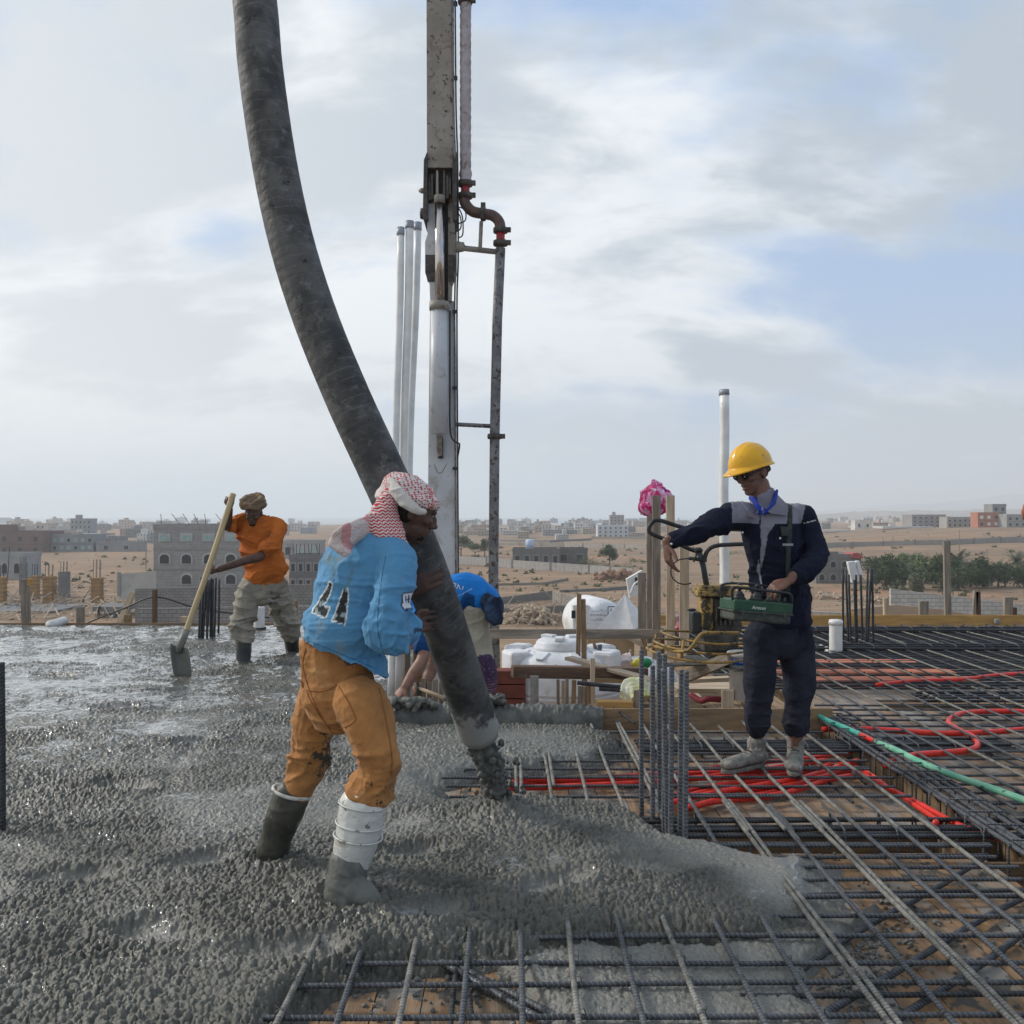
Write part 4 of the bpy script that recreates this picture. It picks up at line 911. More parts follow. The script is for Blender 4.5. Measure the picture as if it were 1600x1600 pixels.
# ======== supervisor in navy with the yellow hard hat ========
def man_navy():
    D0 = 5.32
    t = thing('person', 'person in navy and grey work clothes and yellow hard hat, pointing down', 'person', tuple(G(1205, 1196, 0.0)))
    R_ = Vector((-0.93, -0.36, 0)).normalized()   # his right
    Fw = Vector((-0.36, -0.93, 0)).normalized()
    hc = P(1176, 739, D0-.02); fd = Vector((-0.80, -0.52, -0.30)); up = Vector((-0.12, 0, 1))
    b = MB()
    hip = P(1215, 985, D0+.02); waist = P(1214, 925, D0+.01); chest = P(1206, 845, D0-.02)
    torso(b, [(hip, .11, .08), (waist, .115, .08), (P(1212, 880, D0), .125, .085), (chest, .14, .09), (P(1203, 812, D0), .12, .075), (P(1197, 794, D0), .07, .06)], R_)
    chain(b, [(P(1196, 800, D0), .066, .066), (P(1191, 780, D0), .062, .064), (P(1184, 755, D0), .060, .062)], 16)
    s, f, u_ = head(b, hc, fd, up, 0.24, 0.006, 0.95)
    Rs, Re, Rw = P(1150, 803, D0-.06), P(1104, 828, D0-.22), P(1046, 843, D0-.36)
    Ls, Le, Lw = P(1254, 806, D0+.06), P(1280, 868, D0-.06), P(1238, 902, D0-.26)
    for sh, el, wr in ((Rs, Re, Rw), (Ls, Le, Lw)):
        chain(b, [(sh, .04, .04), ((sh+el)/2+Vector((0.012 if sh is Ls else 0, 0, 0)), .036, .036), (el, .032, .032), ((el*2+wr)/3, .034, .032), (wr, .026, .026)], 14)
    hand(b, P(1041, 850, D0-.37), Vector((0.12, -.05, -1)), Vector((-1, -.25, -0.05)), Vector((0.5, -1, 0)), curl=(0.25, 0.42, 0.5, 0.55), L_=0.18, spread=0.22, tcurl=-0.35)
    hand(b, P(1232, 908, D0-.28), Vector((-1, -0.30, -0.42)), Vector((-0.3, -0.6, 1)), Vector((-.3, 1, 0)), curl=(0.75, 0.72, 0.65, 0.6), L_=0.185, spread=0.14, tcurl=0.3)
    Lh, Lk, La = P(1240, 985, D0+.06), P(1247, 1085, D0+.05), P(1242, 1172, D0+.04)
    Rh, Rk, Ra = P(1190, 985, D0-.04), P(1184, 1080, D0-.06), P(1182, 1156, D0+.02)
    for h_, k_, a_ in ((Lh, Lk, La), (Rh, Rk, Ra)):
        chain(b, [(h_, .058, .058), ((h_+k_)/2, .056, .056), (k_, .052, .055), ((k_*2+a_)/3, .05, .05), (a_, .034, .034)], 16)
    chain(b, [(La, .034, .036), (La+Vector((.0, -.04, -.04)), .028, .026), (La+Vector((0, -.11, -.062)), .022, .014)], 12)
    chain(b, [(Ra, .034, .036), (Ra+Vector((-.03, -.02, -.06)), .028, .022), (Ra+Vector((-.10, -.05, -.10)), .02, .012)], 12)
    bo = body(b, 'body', skinC, t)
    M3 = Matrix((s, f, u_)).transposed()
    eyes(hc, s, f, u_, bo, 0.95)
    # sunglasses
    gl = mat('dark lens', (0.01, 0.01, 0.012), rough=0.08); 
    fr = None
    g0 = MB()
    for q in (1, -1):
        c_ = hc+(s*q*.033+f*.094+u_*.008); pts = [tuple(c_+s*.024*math.cos(a)+u_*.020*math.sin(a)) for a in np.linspace(0, 6.283, 20)[:-1]]
        g0.tube(pts, .0022, 6, closed=True)
        g0.tube([c_+s*q*.024, hc+s*q*.072+f*.0+u_*.012], .002, 6)
    g0.tube([hc+s*.009+f*.096+u_*.012, hc-s*.009+f*.096+u_*.012], .002, 6)
    gf = g0.build('sunglasses', black, t, smooth=True)
    for q in (1, -1):
        MB().ball(hc+(s*q*.033+f*.093+u_*.008), (.023, .004, .019), 14, M3).build('lens', gl, gf, smooth=True)
    b = MB(); b.ball(hc+f*(-.035)+u_*(.0), (.074, .055, .055), 14, M3); b.ball(hc+f*(-.01)+u_*(.03), (.072, .075, .05), 14, M3)
    garment('hair', b, hairM, t, 0.005, 0.001, (20, 20, 20), 87)
    b = MB(); b.ball(hc+f*.064+u_*-.083, (.022, .022, .014), 12, M3); b.ball(hc+f*.088+u_*-.0345, (.019, .011, .0045), 10, M3)
    garment('beard', b, hairM, t, 0.0035, 0.001, (40, 40, 40), 89, smooth=1)
    # hard hat
    hm = mat('yellow hard hat plastic', (0.72, 0.38, 0.012), (0.62, 0.32, 0.012), 6, 0.36, stain=((0.28, 0.19, 0.06), 40, 0.63, 0.05), stain2=((.45, .33, .15), 14, .60, .1), coat=0.15)
    ax = (u_*0.985-f*0.10).normalized(); hh = thing_child('hard_hat', t)
    hx = hc+u_*0.036+f*0.002
    s2 = ax.cross(f).normalized(); f2 = s2.cross(ax).normalized()
    if f2.dot(f) < 0: f2 = -f2
    v = []; nr_, ns_ = 20, 48; prof = [(1.30, -.008), (1.31, -.005), (1.22, 0.0), (1.02, .006), (1.0, .012)]+[(math.cos(a), .012+0.118*math.sin(a)) for a in np.linspace(0.05, 1.53, 15)]
    for r_, z_ in prof:
        for j in range(ns_):
            a = 2*math.pi*j/ns_; ca, sa = math.cos(a), math.sin(a)
            rx, ry = .103, .130
            e = r_ if r_ < 1.0 or r_ <= 1.0 else 1+(r_-1)*(0.30+1.0*max(0, sa)**2.5)
            dz = -0.016*max(0, sa)**2*(1 if r_ > 1.05 else 0)
            ridge = 0.006*math.exp(-(ca*r_/0.13)**2)*(1 if r_ < 0.97 else 0)+0.004*math.exp(-((abs(ca*r_)-0.34)/0.06)**2)*(1 if r_ < 0.93 else 0)
            v.append(tuple(hx+s2*(rx*e*ca)+f2*(ry*e*sa)+ax*(z_+dz+ridge)))
    fcs = [(i*ns_+j, i*ns_+(j+1) % ns_, (i+1)*ns_+(j+1) % ns_, (i+1)*ns_+j) for i in range(len(prof)-1) for j in range(ns_)]+[tuple((len(prof)-1)*ns_+j for j in range(ns_))]
    o = MB().add(v, fcs).build('hard_hat', hm, t, smooth=True)
    sl = o.modifiers.new('thick', 'SOLIDIFY'); sl.thickness = 0.003; sl.offset = -1
    MB().tube(spline([hx-f2*.118-ax*.0, hx-f2*.112-ax*.035+s2*.03, hx-f2*.10-ax*.05, hx-f2*.112-ax*.035-s2*.03], 5), .007, 8).build('head_band', black, o, smooth=True)
    # jacket
    b = MB()
    torso(b, [(P(1221, 974, D0+.01), 0.171, 0.136), (P(1220, 950, D0+.01), 0.179, 0.140), (P(1219, 930, D0), 0.169, 0.132), (P(1214, 885, D0), 0.161, 0.123), (P(1208, 845, D0-.01), 0.173, 0.123), (P(1203, 812, D0-.01), 0.175, 0.110), (P(1199, 797, D0), 0.115, 0.088), (P(1197, 785, D0), 0.083, 0.080), (P(1196, 776, D0), 0.076, 0.074)], R_)
    chain(b, [(P(1168, 806, D0-.04), 0.072, 0.072), (P(1148, 806, D0-.09), 0.069, 0.073), (P(1124, 817, D0-.16), 0.060, 0.063), (P(1100, 828, D0-.23), 0.055, 0.060), (P(1075, 836, D0-.30), 0.050, 0.052), (P(1052, 842, D0-.36), 0.043, 0.045)], 20)
    chain(b, [(P(1240, 806, D0+.05), 0.077, 0.077), (P(1256, 812, D0+.06), 0.073, 0.077), (P(1268, 840, D0+.02), 0.063, 0.067), (P(1276, 866, D0-.06), 0.060, 0.060), (P(1264, 886, D0-.16), 0.053, 0.053), (P(1244, 900, D0-.24), 0.045, 0.045)], 20)
    def cols(v, n):
        px = 800+F*v[:, 0]/v[:, 1]; py = HZ-F*(v[:, 2]-EYE)/v[:, 1]
        navy = np.array([0.010, 0.012, 0.026]); grey = np.array([0.20, 0.195, 0.235])
        base = np.tile(navy, (len(v), 1))
        yoke = (py < 818) & (px > 1141+(py-775)*0.06) & (px < 1262-(py-775)*0.22)
        yoke &= (py < 817+(px-1148)*0.03)
        base[yoke] = grey
        pl = [(1185, 812), (1206, 806), (1214, 815), (1200, 835), (1194, 870), (1188, 895), (1193, 922), (1189, 916), (1183, 890), (1190, 850)]
        base[pip(px, py, pl) & (n[:, 1] < .2)] = grey
        seam = (np.abs(px-(1187.5+0*py)) < 0.9) & (py > 802) & (py < 880) & (n[:, 1] < 0.1); base[seam] = navy*1.6
        tp = [(1256, 817), (1275, 812), (1275, 813.4), (1256, 818.4)]; base[pip(px, py, tp)] = np.array([.5, .5, .52])
        sl_ = (py > 929) & (py < 932); base[sl_] = navy*0.5
        sp_ = (vnoise(v*90, 31) > 0.90) & (vnoise(v*4, 32) > 0.2); base[sp_] = np.array([0.05, 0.05, 0.055])
        return base
    m = mat('work jacket cloth', (0.2, 0.2, 0.2), None, rough=0.85, bump=0.0015, bscale=90)
    bn_ = nodes_of(m); ac = attrvec('pigment'); L(ac.outputs['Color'], bn_.inputs['Base Color'])
    jk = garment('jacket', b, m, t, 0.0052, 0.0110, (5, 5, 8), 103, attrs={'pigment': cols}, fold=lambda v: 0.7+0.6*np.exp(-((v[:, 2]-1.0)/.12)**2)+0.5*(v[:, 0] < P(1140, 0, D0).x))
    for l_ in ([(1149, 818), (1168, 818), (1185, 820)], [(1150, 830), (1160, 838), (1171, 831)], [(1212, 820), (1245, 819), (1258, 815)], [(1211, 822), (1212, 858), (1240, 858), (1243, 822)], [(1188, 826), (1187, 870), (1190, 900), (1197, 940)], [(1262, 800), (1256, 830), (1250, 860)], [(1158, 932), (1200, 934), (1262, 930)]):
        q_ = [on_surface(jk, a_, b_) for a_, b_ in spline(l_, 7)]; q_ = [x_ for x_ in q_ if x_ is not None]
        if len(q_) > 3: MB().tube(q_, .002, 5).build('seam', mat('dark seam cloth', (.004, .005, .010), rough=.9), jk, smooth=True)
    greyM = mat('grey collar cloth', (0.20, 0.195, 0.235), (0.17, 0.165, 0.2), 9, 0.85)
    blueM = mat('royal blue shirt', (0.015, 0.035, 0.26), (0.02, 0.05, 0.32), 20, 0.8)
    b = MB(); chain(b, [(P(1176, 779, D0-.10), .010, .020), (P(1184, 792, D0-.13), .012, .022), (P(1190, 804, D0-.135), .005, .016)], 10); chain(b, [(P(1213, 770, D0-.04), .010, .03), (P(1207, 788, D0-.10), .012, .026), (P(1195, 803, D0-.135), .006, .016)], 10)
    pts = [(P(1196, 783, D0).x+.078*math.cos(a), D0+.078*math.sin(a), P(0, 783, D0).z+.012-.012*math.cos(a)+.02*math.sin(a)) for a in np.linspace(-0.9, 3.9, 16)]
    b.tube(pts, [(.008, .022)]*16, 8)
    garment('shirt_collar', b, blueM, t, 0.004, 0.001, (9, 9, 9), 110)
    b = MB(); b.ball(P(1190, 800, D0-.105), (.03, .012, .035), 12); garment('shirt_front', b, mat('printed blue cloth', (0.35, 0.38, 0.48), (0.02, 0.05, 0.33), 40, 0.8, lo=0.48, hi=0.52), t, 0.004, 0.001, (9, 9, 9), 111)
    b = MB()
    for l in ([(1160, 782, -.125), (1170, 797, -.15), (1185, 812, -.15), (1160, 805, -.14), (1157, 795, -.135)], [(1214, 772, -.07), (1232, 790, -.10), (1230, 806, -.115), (1206, 803, -.15), (1200, 800, -.15), (1212, 788, -.12)]):
        b.prism([P(a, c_, D0+d_) for a, c_, d_ in l], (0.0, 0.012, 0.004))
    b.build('jacket_collar', greyM, jk, smooth=False, bevel=0.004)
    strapM = mat('dark webbing strap', (0.03, 0.036, 0.034), (0.05, 0.055, 0.052), 50, 0.8)
    sp_ = [on_surface(jk, a_, b_) for a_, b_ in spline([(1229, 774), (1233, 790), (1233, 830), (1231, 860), (1231, 900), (1230, 925)], 5)]
    sp_ = [q_+Vector((0, -.008, 0)) for q_ in sp_ if q_ is not None]
    sp_ = [sp_[0]+Vector((-.03, .10, .005)), sp_[0]+Vector((-.01, .04, .012))]+sp_
    MB().tube(sp_, [(.014, .004)]*len(sp_), 8, ref=(1, 0, 0)).build('carrying_strap', strapM, t, smooth=True)
    MB().prism([P(1219, 822, D0-.15), P(1232, 824, D0-.155), P(1234, 838, D0-.165), P(1222, 838, D0-.16)], (0, .02, 0)).build('chest_pocket', black, jk, bevel=0.004)
    MB().box(P(1231, 851, D0-.19), (.055, .006, .012)).build('reflective_tab', mat('grey tab', (.25, .26, .28), rough=.5), jk)
    for bx_, by_, bd_ in ((1160, 832, -.155), (1219, 841, -.165), (1049, 850, -.42)): MB().ball(P(bx_, by_, D0+bd_+.012), .0065, 8).build('snap_button', pvc, jk, smooth=True)
    # trousers
    b = MB()
    torso(b, [(P(1218, 940, D0+.02), 0.140, 0.112), (P(1217, 970, D0+.02), 0.154, 0.121), (P(1215, 1005, D0+.01), 0.158, 0.121)], R_)
    chain(b, [(P(1192, 985, D0-.03), 0.093, 0.102), (P(1188, 1030, D0-.05), 0.087, 0.093), (P(1186, 1075, D0-.05), 0.080, 0.084), (P(1184, 1105, D0-.03), 0.064, 0.067), (P(1184, 1128, D0-.01), 0.059, 0.063), (P(1184, 1138, D0), 0.053, 0.055)], 22)
    chain(b, [(P(1240, 985, D0+.06), 0.098, 0.102), (P(1246, 1030, D0+.05), 0.091, 0.093), (P(1248, 1075, D0+.04), 0.084, 0.086), (P(1246, 1105, D0+.04), 0.064, 0.067), (P(1245, 1128, D0+.04), 0.061, 0.064), (P(1243, 1138, D0+.04), 0.053, 0.055)], 22)
    garment('trousers', b, mat('navy trousers', (0.016, 0.018, 0.029), (0.028, 0.030, 0.044), 6, 0.88, stain=((0.12, 0.12, 0.12), 90, 0.72, 0.03)), t, 0.0055, 0.010, (5, 5, 9), 120, fold=lambda v: 0.6+0.9*np.exp(-((v[:, 2]-0.26)/.10)**2)*1.0+0.4*np.exp(-((v[:, 2]-.75)/.08)**2))
    # work shoes
    sh = mat('cement dusted boot', (0.24, 0.23, 0.20), (0.13, 0.125, 0.115), 22, 0.85, stain=((0.42, 0.41, 0.39), 14, 0.56, 0.1), bump=0.004, bscale=60)
    sole = mat('boot sole', (0.10, 0.095, 0.085), (0.2, 0.19, 0.17), 30, 0.9)
    def shoe(an, toe, nm):
        an, toe = Vector(an), Vector(toe); d = toe-an; d.z = 0; l = d.length; d.normalize(); sd_ = d.cross(Vector((0, 0, 1)))
        b = MB(); z0 = 0.022
        chain(b, [(Vector((an.x, an.y, z0+.125)), .050, .056), (Vector((an.x, an.y, z0+.08)), .046, .055), (Vector((an.x, an.y, z0+.04)), .044, .06)], 18, 5, ref=tuple(sd_))
        chain(b, [(an-d*.055+Vector((0, 0, z0+.035-an.z)), .036, .034), (an+Vector((0, 0, z0+.04-an.z)), .042, .042), (an+d*.09+Vector((0, 0, z0+.038-an.z)), .046, .036), (an+d*(l-.035)+Vector((0, 0, z0+.032-an.z)), .048, .030), (an+d*l+Vector((0, 0, z0+.026-an.z)), .036, .022)], 20, 6, ref=tuple(sd_))
        o = garment(nm, b, sh, t, 0.005, 0.0022, (18, 18, 18), 130)
        b = MB(); q = []
        for k_ in range(24):
            a = 2*math.pi*k_/24; e = math.cos(a); w_ = .042+.010*max(0, e)
            q.append(an+d*(l*0.5-.02+e*(l*0.5+.045))+sd_*(w_*math.sin(a))+Vector((0, 0, 0.005-an.z)))
        b.prism(q, (0, 0, .022)); b.build('sole', sole, o, bevel=.004)
        b = MB()
        for k_ in range(5):
            c_ = an+d*(.045+.022*k_)+Vector((0, 0, z0+.085-.011*k_-an.z+.004)); b.tube([c_-sd_*.024, c_+Vector((0, 0, .006)), c_+sd_*.024+d*.01], .003, 6)
        b.build('laces', black, o, smooth=True)
    shoe(P(1182, 1158, D0+.02), P(1133, 1190, D0-.12), 'work_boot'); shoe(P(1243, 1160, D0+.06), P(1240, 1190, D0-.17), 'work_boot')
    return t
def thing_child(n, t): return None
man_navy()
# remote control
def remote():
    D0 = 4.93
    t = thing('remote_control', 'green pump remote control with joysticks and a guard rail, held by the supervisor', 'remote control', tuple(P(1182, 975, D0)))
    gm = mat('green casing', (0.018, 0.062, 0.034), (0.03, 0.08, 0.045), 12, 0.45, stain=((0.18, 0.18, 0.15), 60, 0.66, 0.04)); gd = mat('dirty dark casing', (0.035, 0.042, 0.036), (0.07, 0.075, 0.065), 20, 0.7, stain=((0.2, 0.2, 0.18), 50, 0.66, 0.06))
    x = Vector((0.965, 0.24, -0.09)).normalized(); y = Vector((-0.24, 0.97, 0.0)).normalized(); z = x.cross(y).normalized(); o = P(1181, 948, D0+.08); M3 = np.array(Matrix((x, y, z)).transposed())
    def bx(nm, c, sz, m_, par=t, bev=.008):
        return MB().box(tuple(o+x*c[0]+y*c[1]+z*c[2]), sz, M3=M3).build(nm, m_, par, bevel=bev)
    up_ = bx('casing', (0, 0, 0.005), (.335, .17, .058), gm); bx('casing_base', (0, 0, -.050), (.325, .165, .050), gd, bev=.012); bx('seam_rim', (0, 0, -.025), (.343, .178, .010), gd, bev=.003)
    for c in (-.12, .0, .12): bx('latch', (c, -.089, -.028), (.016, .008, .03), gd, bev=.002)
    for c in (-.10, .0, .09):
        q = o+x*c+z*.034; j = MB().lathe(q, [(.036, 0), (.034, .008), (.026, .016), (.028, .022), (.019, .032), (.012, .042)], 18, axis=tuple(z)).build('joystick', black, t, smooth=True)
        MB().lathe(q+z*.04, [(.009, 0), (.007, .02), (.014, .03), (.014, .038), (.005, .044)], 14, axis=tuple(z)).build('stick_knob', black, j, smooth=True)
    for c in (-.05, .045, .14): MB().lathe(o+x*c+z*.034-y*.04, [(.009, 0), (.009, .012), (.004, .028)], 10, axis=tuple(z)).build('toggle', gd, t, smooth=True)
    gr = spline([o-x*.165-y*.06+z*.03, o-x*.178-y*.07+z*.075, o-x*.16-y*.075+z*.095, o-x*.05-y*.078+z*.092, o+x*.08-y*.078+z*.088, o+x*.15-y*.075+z*.08, o+x*.17-y*.06+z*.03], 6)
    MB().tube(gr, .0075, 8).build('guard_rail', black, t, smooth=True)
    gr = spline([o-x*.165+y*.06+z*.03, o-x*.172+y*.07+z*.09, o-x*.1+y*.075+z*.11, o+x*.08+y*.075+z*.11, o+x*.165+y*.07+z*.085, o+x*.17+y*.06+z*.03], 6)
    MB().tube(gr, .0065, 8).build('guard_rail', black, t, smooth=True)
    MB().tube([o-x*.15-y*.0775+z*.104, o-x*.09-y*.079+z*.103], .004, 6).build('brass_strip', mat('brass', (.5, .4, .15), rough=.4, metal=.6), t, smooth=True)
    pos = o-x*.03-y*.0868-z*.008; mm = Matrix((x, z, -y)).transposed().to_4x4(); mm.translation = pos
    text_mesh('Armoni', .025, mm, pvc, t, shear=0.2)
remote()

# ======== man with the shovel ========
def man_orange():
    t = thing('person', 'person in an orange t-shirt, grey trousers and brown turban leaning on a shovel', 'person', tuple(G(415, 1030, 0.0)))
    DD = 9.3; R_ = Vector((-1, 0.1, 0)).normalized()
    hc = P(396, 803, DD-.14); fd = Vector((0.06, -0.92, -0.42)); up = Vector((0, -0.35, 1))
    b = MB()
    torso(b, [(P(414, 905, DD), .14, .09), (P(412, 880, DD), .13, .085), (P(405, 850, DD-.03), .135, .085), (P(402, 828, DD-.05), .125, .08), (P(399, 812, DD-.06), .08, .08)], R_)
    chain(b, [(P(400, 818, DD-.05), .065, .065), (P(398, 806, DD-.08), .058, .058)], 14)
    s, f, u_ = head(b, hc, fd, up, 0.24)
    arms = ((P(372, 815, DD-.02), P(354, 822, DD-.18), P(359, 795, DD-.28)), (P(436, 822, DD-.08), P(408, 868, DD-.30), P(340, 890, DD-.50)))
    for sh_, el, wr in arms: chain(b, [(sh_, .046, .046), ((sh_+el)/2, .047, .047), (el, .045, .045), ((el*2+wr)/3, .044, .042), (wr, .030, .030)], 14)
    hand(b, arms[0][2]+Vector((0, 0, .01)), Vector((0.15, -.2, 1)), Vector((0.2, -1, 0.0)), Vector((-1, 0, 0)), curl=(1.3, 1.3, 1.3, 1.3), L_=0.18, spread=0.05)
    hand(b, arms[1][2], Vector((-1, -.25, -.12)), Vector((-.1, -0.9, 0.5)), Vector((0, 0, 1)), curl=(0.7, 0.8, 0.9, 1.0), L_=0.19, spread=0.12)
    legs = ((P(388, 915, DD), P(377, 970, DD-.05), P(381, 1028, DD-.12)), (P(428, 915, DD+.05), P(445, 965, DD+.3), P(458, 1010, DD+.55)))
    for h_, k_, a_ in legs:
        chain(b, [(h_, .09, .09), ((h_+k_)/2, .075, .075), (k_, .055, .058), ((k_*2+a_)/3, .055, .055), (a_, .038, .038)], 14)
    for a_ in (legs[0][2], legs[1][2]): chain(b, [(a_, .035, .04), (a_+Vector((0, -.1, -.05)), .035, .025)], 10)
    bo = body(b, 'body', skinA, t, 0.007, 2); eyes(hc, s, f, u_, bo)
    M3 = Matrix((s, f, u_)).transposed()
    b = MB(); cc = hc+u_*.085-f*.03; b.ball(cc+u_*.015, (.095, .11, .06), 18, M3)
    for k_, (z_, sc_, tl) in enumerate(((0.0, 1.0, .2), (.022, .98, -.2), (.04, .85, .25))):
        pts = [tuple(cc+u_*(z_+.02*math.sin(a+k_*2+tl))+s*(.098*sc_*math.cos(a))+f*(.115*sc_*math.sin(a))) for a in np.linspace(0, 2*math.pi, 24)[:-1]]
        b.tube(pts, .027, 10, closed=True)
    b.ball(cc+s*.05+u_*.06, (.05, .05, .035), 12, M3)
    garment('turban', b, mat('brown turban cloth', (0.13, 0.085, 0.055), (0.20, 0.145, 0.10), 14, 0.9, stain=((0.30, 0.24, 0.18), 30, 0.62, 0.1)), t, 0.007, 0.006, (14, 14, 26), 140, smooth=2)
    b = MB(); b.ball(hc+f*(-.02)+u_*.05, (.080, .090, .045), 14, M3); garment('cap', b, black, t, 0.008, 0.0, (9, 9, 9), 141)
    b = MB(); b.ball(hc+f*.058+u_*-.082, (.040, .04, .03), 12, M3); garment('beard', b, hairM, t, 0.006, 0.001, (20, 20, 20), 142, smooth=1)
    b = MB()
    torso(b, [(P(416, 900, DD), .20, .155), (P(414, 878, DD), .195, .145), (P(408, 855, DD-.02), .195, .145), (P(404, 832, DD-.05), .205, .14), (P(402, 818, DD-.06), .16, .11), (P(400, 808, DD-.05), .095, .09)], R_)
    chain(b, [(P(385, 815, DD-.04), .085, .085), (P(370, 816, DD-.06), .076, .078), (P(361, 822, DD-.14), .068, .07)], 16)
    chain(b, [(P(424, 820, DD-.06), .085, .085), (P(434, 830, DD-.10), .08, .08), (P(427, 847, DD-.19), .076, .078), (P(415, 858, DD-.27), .078, .076)], 16)
    garment('t_shirt', b, mat('orange cotton', (0.46, 0.135, 0.028), (0.37, 0.10, 0.022), 6, 0.85, stain=((0.28, 0.09, 0.03), 5, 0.62, 0.15)), t, 0.0075, 0.02, (4, 4, 7), 145)
    b = MB()
    torso(b, [(P(414, 893, DD), .175, .13), (P(412, 912, DD), .175, .14), (P(410, 928, DD), .17, .135)], R_)
    chain(b, [(P(392, 918, DD-.02), .125, .12), (P(385, 945, DD-.04), .11, .11), (P(379, 975, DD-.08), .10, .10), (P(380, 998, DD-.10), .085, .085), (P(381, 1003, DD-.10), .07, .07)], 18)
    chain(b, [(P(430, 918, DD+.05), .13, .12), (P(438, 945, DD+.18), .115, .11), (P(446, 970, DD+.3), .105, .10), (P(452, 988, DD+.42), .09, .09), (P(455, 994, DD+.45), .075, .075)], 18)
    garment('trousers', b, mat('grey drill trousers', (0.31, 0.285, 0.24), (0.22, 0.205, 0.17), 5, 0.88, stain=((0.10, 0.09, 0.075), 9, 0.58, 0.1)), t, 0.0075, 0.022, (4, 4, 9), 150, fold=lambda v: 0.7+0.8*np.exp(-((v[:, 2]-.3)/.12)**2))
    bm = mat('black rubber boot', (0.02, 0.021, 0.022), (0.045, 0.045, 0.045), 6, 0.35)
    for (c0, c1) in ((P(381, 1000, DD-.10), P(380, 1042, DD-.16)), (P(455, 994, DD+.45), P(459, 1030, DD+.55))):
        b = MB(); chain(b, [(c0, .076, .08), ((c0+c1)/2, .072, .08), (c1, .062, .075)], 16); garment('boot', b, bm, t, 0.008, 0.002, (5, 5, 5), 151)
        pts = [(c0.x+.079*math.cos(a), c0.y+.083*math.sin(a), c0.z) for a in np.linspace(0, 6.283, 22)[:-1]]; MB().tube(pts, .006, 6, closed=True).build('boot_rim', bm, C.collection.objects[-1], smooth=True)
man_orange()
def shovel():
    a_, b_ = P(364, 772, 8.98), P(293, 980, 8.45)
    t = thing('shovel', 'long wooden shovel with a cement coated blade pushed into the wet slab', 'shovel', tuple(G(285, 1060, 0)))
    pts = spline([a_, P(350, 815, 8.87), P(320, 905, 8.62), b_, P(286, 1003, 8.38)], 8)
    MB().tube(pts, [.030]*2+[.026]*(len(pts)-2), 14).build('handle', mat('pale worn handle', (0.44, 0.34, 0.19), (0.36, 0.27, 0.15), 4, 0.6, stretch=(1, 10, 10), stain=((0.24, 0.2, 0.15), 5, 0.62, 0.1)), t, smooth=True)
    bm_ = mat('cement coated blade', (0.12, 0.12, 0.105), (0.17, 0.17, 0.15), 6, 0.5, stain=((0.3, 0.28, 0.22), 9, 0.62, 0.1))
    MB().tube([P(291, 985, 8.43), P(283, 1006, 8.37), P(278, 1020, 8.34)], [.034, .034, .026], 12).build('socket', bm_, t, smooth=True)
    rows = []; 
    for k in range(9):
        q = k/8; cx_ = 280+q*6.5; cy_ = 1012+q*53; hw = (12, 13.5, 14, 14.5, 14.7, 14.7, 14.5, 14, 13)[k]*0.95
        rows.append([P(cx_+hw*u_+(-3 if u_ < 0 else 2)*(1-q), cy_-7*(1-u_)*(1-q)*0.5+(1-u_*u_)*2, 8.33-.02*q+0.05*(1-u_*u_)*(1-0.4*q)) for u_ in np.linspace(-1, 1, 9)])
    v = [tuple(p) for r_ in rows for p in r_]; f = [(i*9+j, i*9+j+1, (i+1)*9+j+1, (i+1)*9+j) for i in range(8) for j in range(8)]
    o = MB().add(v, f).build('blade', bm_, t, smooth=True); s_ = o.modifiers.new('t', 'SOLIDIFY'); s_.thickness = .006
    b = MB(); 
    for k in range(26): b.ball(P(rs.gauss(276, 9), rs.gauss(1062, 2), 8.25+rs.uniform(-.05, .1)), (rs.uniform(.015, .03), .02, .014), 8)
    garment('cement_lump', b, mat('black wet mortar', (0.04, 0.042, 0.038), (.07, .07, .065), 20, .45), t, .008, .005, (20, 20, 20), 160)
shovel()

